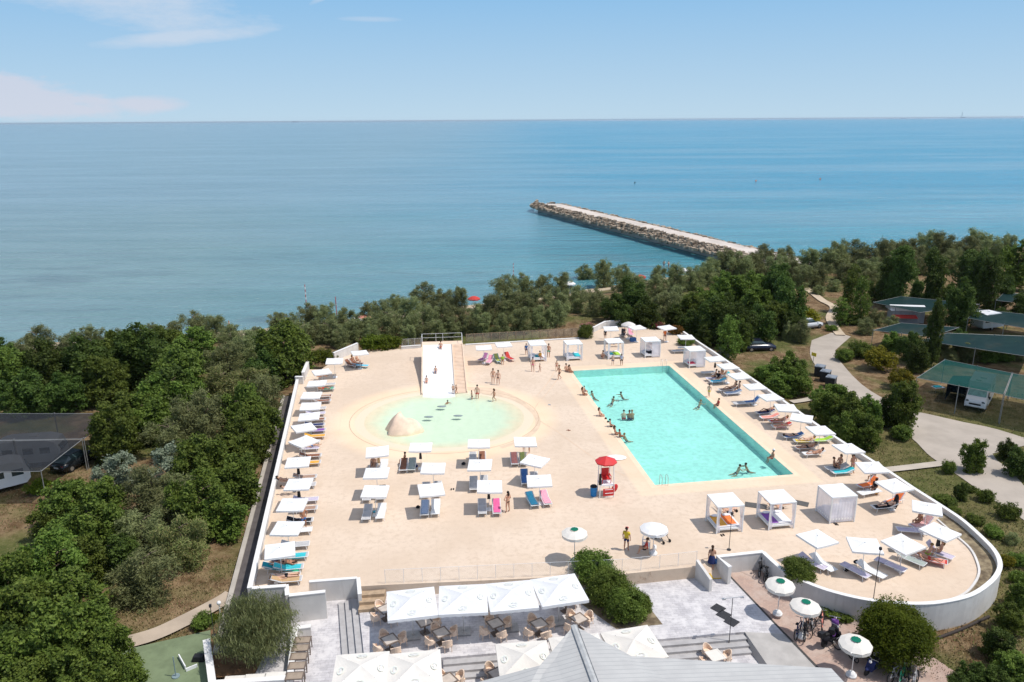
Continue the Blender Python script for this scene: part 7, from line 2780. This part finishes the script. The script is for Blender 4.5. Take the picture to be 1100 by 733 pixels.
def torus(mb, c, r, w, n=20, k=6, axis_=1):
    for i in range(n):
        a0, a1 = 2 * math.pi * i / n, 2 * math.pi * (i + 1) / n
        p0 = V(c[0] + r * math.cos(a0), c[1], c[2] + r * math.sin(a0))
        p1 = V(c[0] + r * math.cos(a1), c[1], c[2] + r * math.sin(a1))
        mb.tube(p0, p1, w, w, k)


def bicycle():
    parts = []
    R0 = .33
    for x in (-.52, .52):
        mb = MB()
        torus(mb, (x, 0, R0), R0 - .03, .032, 20, 5)
        parts.append((f'tyre{x}', mb.mesh('tyre', rub), None))
        mb = MB()
        for i in range(8):
            a = math.pi * i / 8
            mb.tube((x - .31 * math.cos(a), 0, R0 - .31 * math.sin(a)), (x + .31 * math.cos(a), 0, R0 + .31 * math.sin(a)), .004, .004, 4)
        mb.tube((x, -.04, R0), (x, .04, R0), .03, .03, 8)
        parts.append((f'spokes{x}', mb.mesh('spokes', steel), None))
    mb = MB()
    bb, st, hd, rr, ff = V(-.05, 0, .30), V(-.20, 0, .78), V(.36, 0, .80), V(-.52, 0, R0), V(.52, 0, R0)
    for a, c in ((bb, st), (st, hd), (bb, hd - V(0, 0, .12)), (bb, rr), (st, rr), (hd, ff), (hd, hd + V(-.04, 0, .22)), (st, st + V(-.04, 0, .12))):
        mb.tube(a, c, .028, .025, 6)
    parts.append(('frame', mb.mesh('frame', FB['black']), None))
    mb = MB().path([V(.30, -.28, 1.05), V(.34, -.18, 1.02), V(.32, 0, 1.02), V(.34, .18, 1.02), V(.30, .28, 1.05)], .015)
    parts.append(('handlebar', mb.mesh('handlebar', steel), None))
    parts.append(('saddle', MB().ball((-.26, 0, .92), .13, 10, 6, (1.1, .65, .4)).mesh('saddle', rub, True), None))
    parts.append(('pedals', MB().tube((-.05, -.16, .22), (-.05, .16, .38), .018, .018, 6).tube((-.05, -.03, .30), (-.05, -.01, .30), .09, .09, 12).mesh('pedals', steel), None))
    return ('bicycle', 'bicycle', parts)


def scooter():
    parts = []
    for x in (-.62, .62):
        mb = MB()
        torus(mb, (x, 0, .27), .20, .065, 16, 6)
        mb.tube((x, -.05, .27), (x, .05, .27), .15, .15, 12)
        parts.append((f'wheel{x}', mb.mesh('wheel', rub), None))
    mb = MB()
    mb.ball((-.40, 0, .55), .36, 12, 8, (1.15, .52, .68))
    mb.box((.05, 0, .33), (.62, .34, .10))
    mb.box((.42, 0, .62), (.12, .40, .62), M=Matrix.Rotation(R(-16), 3, 'Y'))
    mb.ball((.60, 0, .48), .20, 10, 6, (1.2, .5, .5))
    parts.append(('body', mb.mesh('body', FB['black'], True), None))
    mb = MB()
    mb.ball((-.36, 0, .80), .36, 12, 6, (1.15, .42, .26))
    parts.append(('seat', mb.mesh('seat', rub, True), None))
    mb = MB().tube((.52, 0, .85), (.44, 0, 1.06), .035, .035, 8).path([V(.36, -.34, 1.10), V(.44, 0, 1.07), V(.36, .34, 1.10)], .018)
    parts.append(('handlebar', mb.mesh('handlebar', steel), None))
    parts.append(('headlight', MB().ball((.54, 0, .92), .09, 10, 6, (.7, 1, 1)).mesh('headlight', plastic, True), None))
    parts.append(('top_box', MB().box((-.86, 0, .92), (.34, .36, .30), taper=.85).mesh('top_box', black), None))
    for s in (-1, 1):
        parts.append((f'mirror{s}', MB().tube((.40, s * .25, 1.08), (.38, s * .33, 1.27), .01, .01, 5).ball((.38, s * .34, 1.30), .06, 8, 5, (.4, 1, .7)).mesh('mirror', black, True), None))
    return ('motor_scooter', 'scooter', parts)


BK, SCT = bicycle(), scooter()
LEAN = R(-9)


def park(proto, p, rz, label, group, c, key):
    r = thing(proto[0], p, 0, label, proto[1], group)
    r.rotation_euler = (LEAN if proto is BK else R(-6), 0, rz)
    for part, me, _ in proto[2]:
        o = link(part.rstrip('-.0123456789'), me, r)
        if part == key:
            o.material_slots[0].link = 'OBJECT'
            o.material_slots[0].material = FB[c]


bikes = [(818, 616, -.88, 60, 'black', 'dark bicycle in the wall corner, nearest the wall'), (822, 619.5, -.9, 75, 'grey', 'grey bicycle in the wall corner, in the middle'), (826, 621.5, -.92, 50, 'black', 'black bicycle in the wall corner, closest to the umbrella'),
         (868, 676, -1.08, 55, 'brown', 'brown bicycle parked first in front of the low shrubs'), (873, 677, -1.08, 70, 'grey', 'grey bicycle parked second in front of the low shrubs'), (879, 672, -1.08, 40, 'black', 'black bicycle parked third in front of the low shrubs'), (884, 675, -1.1, 65, 'salmon', 'salmon bicycle parked beside the scooter with the purple front'),
         (907, 703, -1.25, 120, 'brown', 'brown bicycle under the edge of the last round umbrella'), (913, 705, -1.25, 100, 'black', 'black bicycle under the edge of the last round umbrella'), (963, 731, -1.4, 30, 'grey', 'grey bicycle parked below the black scooter'), (970, 733, -1.4, 45, 'green', 'green bicycle parked below the domed bush'), (977, 731, -1.4, 60, 'black', 'black bicycle parked below the domed bush'), (859, 683, -1.05, 50, 'navy', 'navy bicycle parked nearest the second green-capped umbrella'), (866, 684, -1.06, 62, 'black', 'black bicycle leaning nearest the brick lane edge'), (983, 738, -1.4, 50, 'grey', 'last grey bicycle at the picture corner by the bare soil')]
for u, v, z, a, c, lb in bikes:
    park(BK, P(u, v, z), R(a), lb, 'bicycles parked along the curved wall', c, 'frame')
for u, v, z, a, c, lb in [(896, 684, -1.12, 60, 'purple', 'scooter with a purple front between the bicycles and the round umbrella'), (893, 692, -1.15, 30, 'black', 'black scooter parked across the brick lane'), (937, 721, -1.3, 215, 'navy', 'dark blue scooter with a grey rack in front of the domed bush'), (944, 714, -1.3, 200, 'black', 'black scooter closest to the domed bush')]:
    park(SCT, P(u, v, z), R(a), lb, 'scooters parked along the curved wall', c, 'body')

# ------------------------------------------------------------------ camp: shade nets, vehicles, bins
netg = veil('net_green', (.010, .060, .050), .80)
netb = veil('net_black', (.026, .027, .030), .80)
neta = veil('net_grey', (.012, .032, .032), .92)
galv = mat('galvanised', (.26, .26, .25), .5, .1, metal=.3)


def shade_net(cor, m, label, zt=None, sag=.25):
    """net hung between poles; cor are the corners at net height"""
    c = sum((q for q in cor), V(0, 0, 0)) / len(cor)
    g = ground_z(c.x, c.y)
    o = V(cor[0].x, cor[0].y, g)
    r = thing('shade_net', o, 0, label, 'shade net', 'shade nets of the camping site')
    n = 10
    mb = MB()
    rows = []
    for j in range(n + 1):
        row = []
        for i in range(n + 1):
            a = cor[0].lerp(cor[1], i / n)
            d = cor[3].lerp(cor[2], i / n)
            p = a.lerp(d, j / n)
            p.z -= sag * math.sin(math.pi * i / n) * math.sin(math.pi * j / n)
            row.append(p - o)
        rows.append(row)
    for j in range(n):
        for i in range(n):
            mb.add([rows[j][i], rows[j][i + 1], rows[j + 1][i + 1], rows[j + 1][i]], [(0, 1, 2, 3)])
    mb.build('net', m, r, True)
    k = len(cor)
    for i in range(4):
        q = cor[i] - o
        MB().tube((q.x, q.y, ground_z(cor[i].x, cor[i].y) - g - .05), (q.x, q.y, q.z + .12), .04, .035, 8).build('pole', galv, r)
        MB().tube(q, cor[(i + 1) % 4] - o, .03, .03, 6).build('cable', galv, r)
    for i in (0, 2):
        q = cor[i].lerp(cor[(i + 1) % 4], .5)
        MB().tube((q.x - o.x, q.y - o.y, ground_z(q.x, q.y) - g - .05), (q.x - o.x, q.y - o.y, q.z - o.z + .1), .05, .045, 8).build('pole', galv, r)


NZ = 1.35
px = lambda L, z=NZ: [P(u, v, z) for u, v in L]
shade_net(px([(-60, 474), (90, 471.5), (127, 444.5), (-10, 444.5)]), netb, 'black shade net closest to the sea on the wood side')
shade_net(px([(-90, 509), (44, 506.5), (88, 472.5), (-60, 475)]), netb, 'black shade net stretched over the white caravan', sag=.1)
shade_net(px([(985, 405.5), (1018, 411.5), (1086, 399.5), (1014, 387)]) and [P(985, 406, NZ), P(1078, 424, NZ), P(1087, 401, NZ), P(1015, 386.5, NZ)], netg, 'green shade net stretched over the white campervan', sag=.04)
shade_net([P(1079, 425, NZ), P(1150, 440, NZ), P(1160, 412, NZ), P(1088, 401.5, NZ)], netg, 'green shade net beyond the campervan on the road side')
shade_net([P(938, 325, .9), P(988, 336, .9), P(1052, 327, .9), P(968, 318.5, .9)], neta, 'dark shade net above the red awning', sag=.15)
shade_net([P(938, 355, .9), P(1000, 362, .9), P(1030, 352, .9), P(968, 347, .9)], neta, 'dark green shade net in front of the red awning', sag=.15)
shade_net([P(990, 366, .9), P(1110, 384, .9), P(1120, 362, .9), P(1018, 358, .9)], neta, 'long dark shade net in front of the camp lawn', sag=.2)
shade_net([P(1040, 342, .9), P(1120, 356, .9), P(1120, 340, .9), P(1050, 332, .9)], neta, 'dark shade net beside the tall dark tree', sag=.15)
shade_net([P(1070, 323, 1.2), P(1120, 328, 1.2), P(1120, 316, 1.2), P(1078, 315, 1.2)], neta, 'small dark shade net farthest in the camp', sag=.1)

vwhite = mat('paint_white', (.74, .74, .75), .3, .03, 1, spec=.5)
glass_d = mat('window_dark', (.03, .05, .055), .1, .2, spec=.6)


def wheel(mb_parent, x, y, r_=.32, w=.2):
    t_ = MB().tube((x, y - w / 2, r_), (x, y + w / 2, r_), r_, r_, 16).build('wheel', rub, mb_parent)
    MB().tube((x, y - w / 2 - .008, r_), (x, y + w / 2 + .008, r_), r_ * .6, r_ * .6, 12).build('rim', steel, t_)


def loft(secs, y_w):
    """body from side-profile stations: (x, z_low, z_high, half width low, half width high)"""
    mb = MB()
    vs = []
    for x, zl, zh, wl_, wh in secs:
        vs += [V(x, -wl_, zl), V(x, wl_, zl), V(x, wl_ * 1.02, zl + (zh - zl) * .5), V(x, wh, zh), V(x, -wh, zh), V(x, -wl_ * 1.02, zl + (zh - zl) * .5)]
    n = len(secs)
    fs = []
    for i in range(n - 1):
        for k in range(6):
            a, c = i * 6 + k, i * 6 + (k + 1) % 6
            fs.append((a, a + 6, c + 6, c))
    fs += [tuple(range(6)), tuple(reversed(range((n - 1) * 6, n * 6)))]
    return mb.add(vs, fs)


def car(p, rz, c, label, wag=1.0):
    r = thing('parked_car', p, rz, label, 'car')
    m = mat('carpaint_' + ''.join(f'{int(q * 999)}' for q in c), c, .25, .05, 1, spec=.6)
    loft([(2.15, .32, .58, .70, .60), (2.0, .24, .74, .84, .74), (1.1, .22, .90, .88, .80), (.75, .22, .93, .89, .80), (-1.6, .22, .95, .89, .80), (-2.05, .26, .92, .85, .74), (-2.18, .34, .74, .74, .66)], 0).build('body', m, r, True)
    loft([(.85, .88, .92, .78, .76), (.20, .88, 1.40, .78, .58), (-1.2, .88, 1.44, .78, .58), (-1.95, .88, 1.00, .76, .70)], 0).build('window', glass_d, r)
    MB().box((-.5, 0, 1.44), (1.45, 1.12, .05)).build('roof', m, r)
    for x in (-1.35, 1.35):
        for y in (-.80, .80):
            wheel(r, x, y)
    for s in (-1, 1):
        MB().ball((2.05, s * .55, .62), .12, 8, 5, (.5, 1.3, .7)).build('headlight', plastic, r, True)
        MB().box((-2.12, s * .60, .74), (.06, .24, .12)).build('tail_light', mat('tail_red', (.5, .03, .02), .3), r)
    MB().box((-2.19, 0, .60), (.02, .50, .11)).build('number_plate', plastic, r)
    return r


car(P(815, 376, ZG), R(5), (.012, .014, .03), 'dark blue car parked among the trees behind the pool wall')
car(P(83, 499, ZG), R(72), (.012, .014, .016), 'black car with a red tail light parked by the shade nets')
car(P(868, 352, ZG), R(20), (.55, .56, .58), 'pale car half hidden by the yellow-green bush')


def caravan(p, rz, label, L=5.6):
    r = thing('caravan', p, rz, label, 'caravan')
    h = L / 2
    loft([(h, .8, 1.5, 1.0, 1.0), (h - .35, .45, 2.25, 1.1, 1.06), (h - 1.2, .42, 2.52, 1.1, 1.06), (-h + 1.0, .42, 2.52, 1.1, 1.06), (-h + .2, .45, 2.3, 1.1, 1.06), (-h, .7, 1.7, 1.02, 1.02)], 0).build('body', vwhite, r, False)
    for x in (-1.5, .2, 1.6):
        for s in (-1, 1):
            w = MB().box((x, s * 1.11, 1.55), (.85, .03, .55)).build('window', glass_d, r)
    MB().box((h - .10, 0, 1.62), (.30, 1.5, .5), M=Matrix.Rotation(R(-24), 3, 'Y')).build('window', glass_d, r)
    MB().box((.4, .2, 2.56), (.7, .5, .09)).build('roof_hatch', plastic, r)
    MB().box((-1.6, -.2, 2.56), (.45, .45, .09)).build('roof_hatch', plastic, r)
    MB().box((-.6, -1.115, 1.25), (.62, .035, 1.6)).build('door', plastic, r)
    for s in (-1, 1):
        wheel(r, -.3, s * .98, .31)
    return r


def campervan(p, rz, label):
    r = thing('campervan', p, rz, label, 'campervan')
    loft([(3.0, .45, .95, .85, .80), (2.85, .32, 1.18, .98, .90), (2.25, .30, 1.40, 1.02, .95), (1.35, .30, 2.22, 1.04, .92), (1.2, .30, 2.72, 1.06, 1.02), (-2.6, .34, 2.78, 1.08, 1.04), (-2.8, .4, 2.6, 1.06, 1.0)], 0).build('body', vwhite, r)
    MB().add([V(2.22, -.88, 1.42), V(2.22, .88, 1.42), V(1.42, .80, 2.20), V(1.42, -.80, 2.20)], [(0, 1, 2, 3)]).build('windscreen', mat('screen_pale', (.20, .36, .33), .1, .2, spec=.6), r).location = (.03, 0, .02)
    for s in (-1, 1):
        MB().box((1.45, s * 1.05, 1.55), (.85, .03, .5)).build('window', glass_d, r)
        MB().box((-.8, s * 1.085, 1.75), (1.1, .03, .55)).build('window', glass_d, r)
        MB().ball((2.93, s * .72, .98), .15, 8, 5, (.5, 1.2, .9)).build('headlight', glass_d, r, True)
        MB().box((1.95, s * 1.16, 1.35), (.12, .16, .28)).build('mirror', black, r)
        for x in (2.0, -1.7):
            wheel(r, x, s * .93, .34, .22)
    MB().box((2.98, 0, .72), (.06, 1.1, .18)).build('grille', black, r)
    MB().box((3.02, 0, .50), (.03, .52, .12)).build('number_plate', plastic, r)
    MB().box((-.6, .1, 2.82), (.8, .6, .10)).build('roof_hatch', plastic, r)
    MB().box((.6, -.2, 2.81), (.5, .5, .08)).build('roof_hatch', plastic, r)
    # side awning frame with dark cloth
    aw = MB()
    aw.add([V(1.6, -1.1, 2.35), V(-1.8, -1.1, 2.35), V(-1.8, -3.0, 2.05), V(1.6, -3.0, 2.05)], [(0, 1, 2, 3)])
    aw.add([V(-1.8, -1.1, 0.1), V(-1.8, -3.0, 0.1), V(-1.8, -3.0, 2.05), V(-1.8, -1.1, 2.35)], [(0, 1, 2, 3)])
    aw.add([V(1.6, -3.0, 2.05), V(-1.8, -3.0, 2.05), V(-1.8, -3.0, .1), V(1.6, -3.0, .1)], [(0, 1, 2, 3)])
    aw.build('awning', cloth('awning_dark', (.03, .055, .075)), r)
    return r


campervan(P(1046, 441, ZG) + V(.62, .79, 0) * 2.9, R(232), 'white campervan with a dark awning parked under the green shade net')
caravan(P(36, 497, ZG), R(10), 'white caravan parked under the black shade net')
caravan(P(-3, 526, ZG), R(38), 'white motorhome nose sticking out from the net near the caravan', 5.0)
caravan(P(1060, 353, ZG), R(20), 'white caravan half hidden behind the tall dark tree', 4.6)
r = thing('tent_pavilion', P(972, 345, ZG), R(-8), 'pale tent with a white pitched roof and a red awning', 'tent')
MB().box((0, 0, .95), (4.6, 2.4, 1.9)).build('tent_wall', cloth('tent_grey', (.42, .41, .42)), r)
MB().add([V(-2.7, -1.5, 1.92), V(2.7, -1.5, 1.92), V(2.5, 0, 2.55), V(-2.5, 0, 2.55), V(2.7, 1.5, 1.92), V(-2.7, 1.5, 1.92)], [(0, 1, 2, 3), (3, 2, 4, 5), (1, 4, 2), (0, 3, 5)]).build('roof', canvas, r)
MB().add([V(-2.5, -1.52, 1.35), V(.9, -1.52, 1.35), V(.9, -2.7, 1.05), V(-2.5, -2.7, 1.05)], [(3, 2, 1, 0)]).build('awning', FB['red'], r)
for i, (u, v) in enumerate([(880, 401), (886, 406.5), (892, 413)]):
    r = thing('waste_container', P(u, v + 3, ZG), R(55), f'dark wheeled waste container by the road, {ordw(i + 1)} from the sea', 'container', 'waste containers at the road')
    MB().box((0, 0, .68), (1.15, 1.0, 1.1), M=Matrix.Rotation(0, 3, 'Z')).build('bin_body', mat('bin_dark', (.03, .032, .035), .6), r)
    MB().box((0, 0, 1.28), (1.22, 1.08, .10)).ball((0, 0, 1.32), .56, 12, 5, (1.02, .9, .22), z0=0).build('lid', mat('bin_lid', (.20, .22, .25), .5), r)
    for s in (-1, 1):
        MB().tube((s * .45, -.4, .09), (s * .45 + .06, -.4, .09), .09, .09, 10).build('wheel', rub, r)
r = thing('road_sign', P(873, 394, ZG), R(-60), 'yellow sign on a post beside the waste containers', 'sign')
MB().tube((0, 0, 0), (0, 0, 1.5), .03, .03, 8).build('post', galv, r)
MB().box((0, 0, 1.6), (.7, .03, .45)).build('sign_panel', FB['yellow'], r)
r = thing('camping_table', P(1007, 421.5, ZG), R(10), 'small white and turquoise table set out beside the campervan awning', 'table')
MB().box((0, 0, .62), (1.2, .8, .05)).build('table_top', vwhite, r)
MB().box((-.1, 0, .70), (.8, .5, .1)).build('tub', FB['turquoise'], r)
for x in (-.5, .5):
    for y in (-.3, .3):
        MB().tube((x, y, .6), (x, y, 0), .02, .02, 6).build('leg', steel, r)
# on the green carpet
r = thing('folding_barrier', P(196, 713, ZG + .3), R(-52), 'white angled board standing on the green carpet', 'board')
MB().box((0, 0, .12), (1.3, .06, .24)).build('panel', plastic, r)
MB().box((.82, .28, .10), (.06, .62, .2)).build('panel', plastic, r)
r = thing('carpet_pole', P(189, 727, ZG + .3), 0, 'thin blue-grey pole standing on the green carpet', 'pole')
MB().tube((0, 0, 0), (0, 0, 1.3), .03, .03, 8).build('pole', mat('pole_bluegrey', (.20, .26, .27), .6), r)
MB().tube((0, 0, 0), (0, 0, .06), .22, .22, 12).build('base', mat('pole_bluegrey', (.20, .26, .27), .6), r)
o = MB().box((0, 0, .16), (.7, .45, .3), taper=.8).build('bag', black, None, False)
o.location = P(214, 709, ZG + .3)
tag(o, 'black sports bag lying on the green carpet by the stone wall', 'bag')
r = thing('garden_lamp', P(237, 663, ZG + .1), 0, 'small white lamp on a post by the sandy path', 'lamp')
MB().tube((0, 0, 0), (0, 0, .9), .035, .03, 8).build('post', plastic, r)
MB().ball((0, 0, 1.02), .14, 10, 6).build('globe', plastic, r, True)
# globe-shaped concrete weights are the umbrella bases; a towel of rubble at the wall foot
mb = MB()
mb.path([V(q.x, q.y, ground_z(q.x, q.y) + .1) for q in [P(1004, 690, ZG), P(1030, 680, ZG), P(1062, 665, ZG)]], .09, 8)
tag(mb.build('hose', mat('hose_dark', (.05, .04, .035), .8)), 'dark hose lying on the bare soil under the curved wall', 'hose')

# ------------------------------------------------------------------ sea air: pale haze that the far water fades into
m = bpy.data.materials.new('sea_haze')
m.use_nodes = True
t = m.node_tree
t.nodes.clear()
v = t.nodes.new('ShaderNodeVolumePrincipled')
v.inputs['Color'].default_value = (0.80, 0.88, 0.95, 1)
v.inputs['Density'].default_value = 0.00003
v.inputs['Anisotropy'].default_value = 0.2
o = t.nodes.new('ShaderNodeOutputMaterial')
t.links.new(v.outputs[0], o.inputs['Volume'])
tag(MB().box((0, 40000, 11), (400000, 120000, 42)).build('haze', m), kind='stuff')
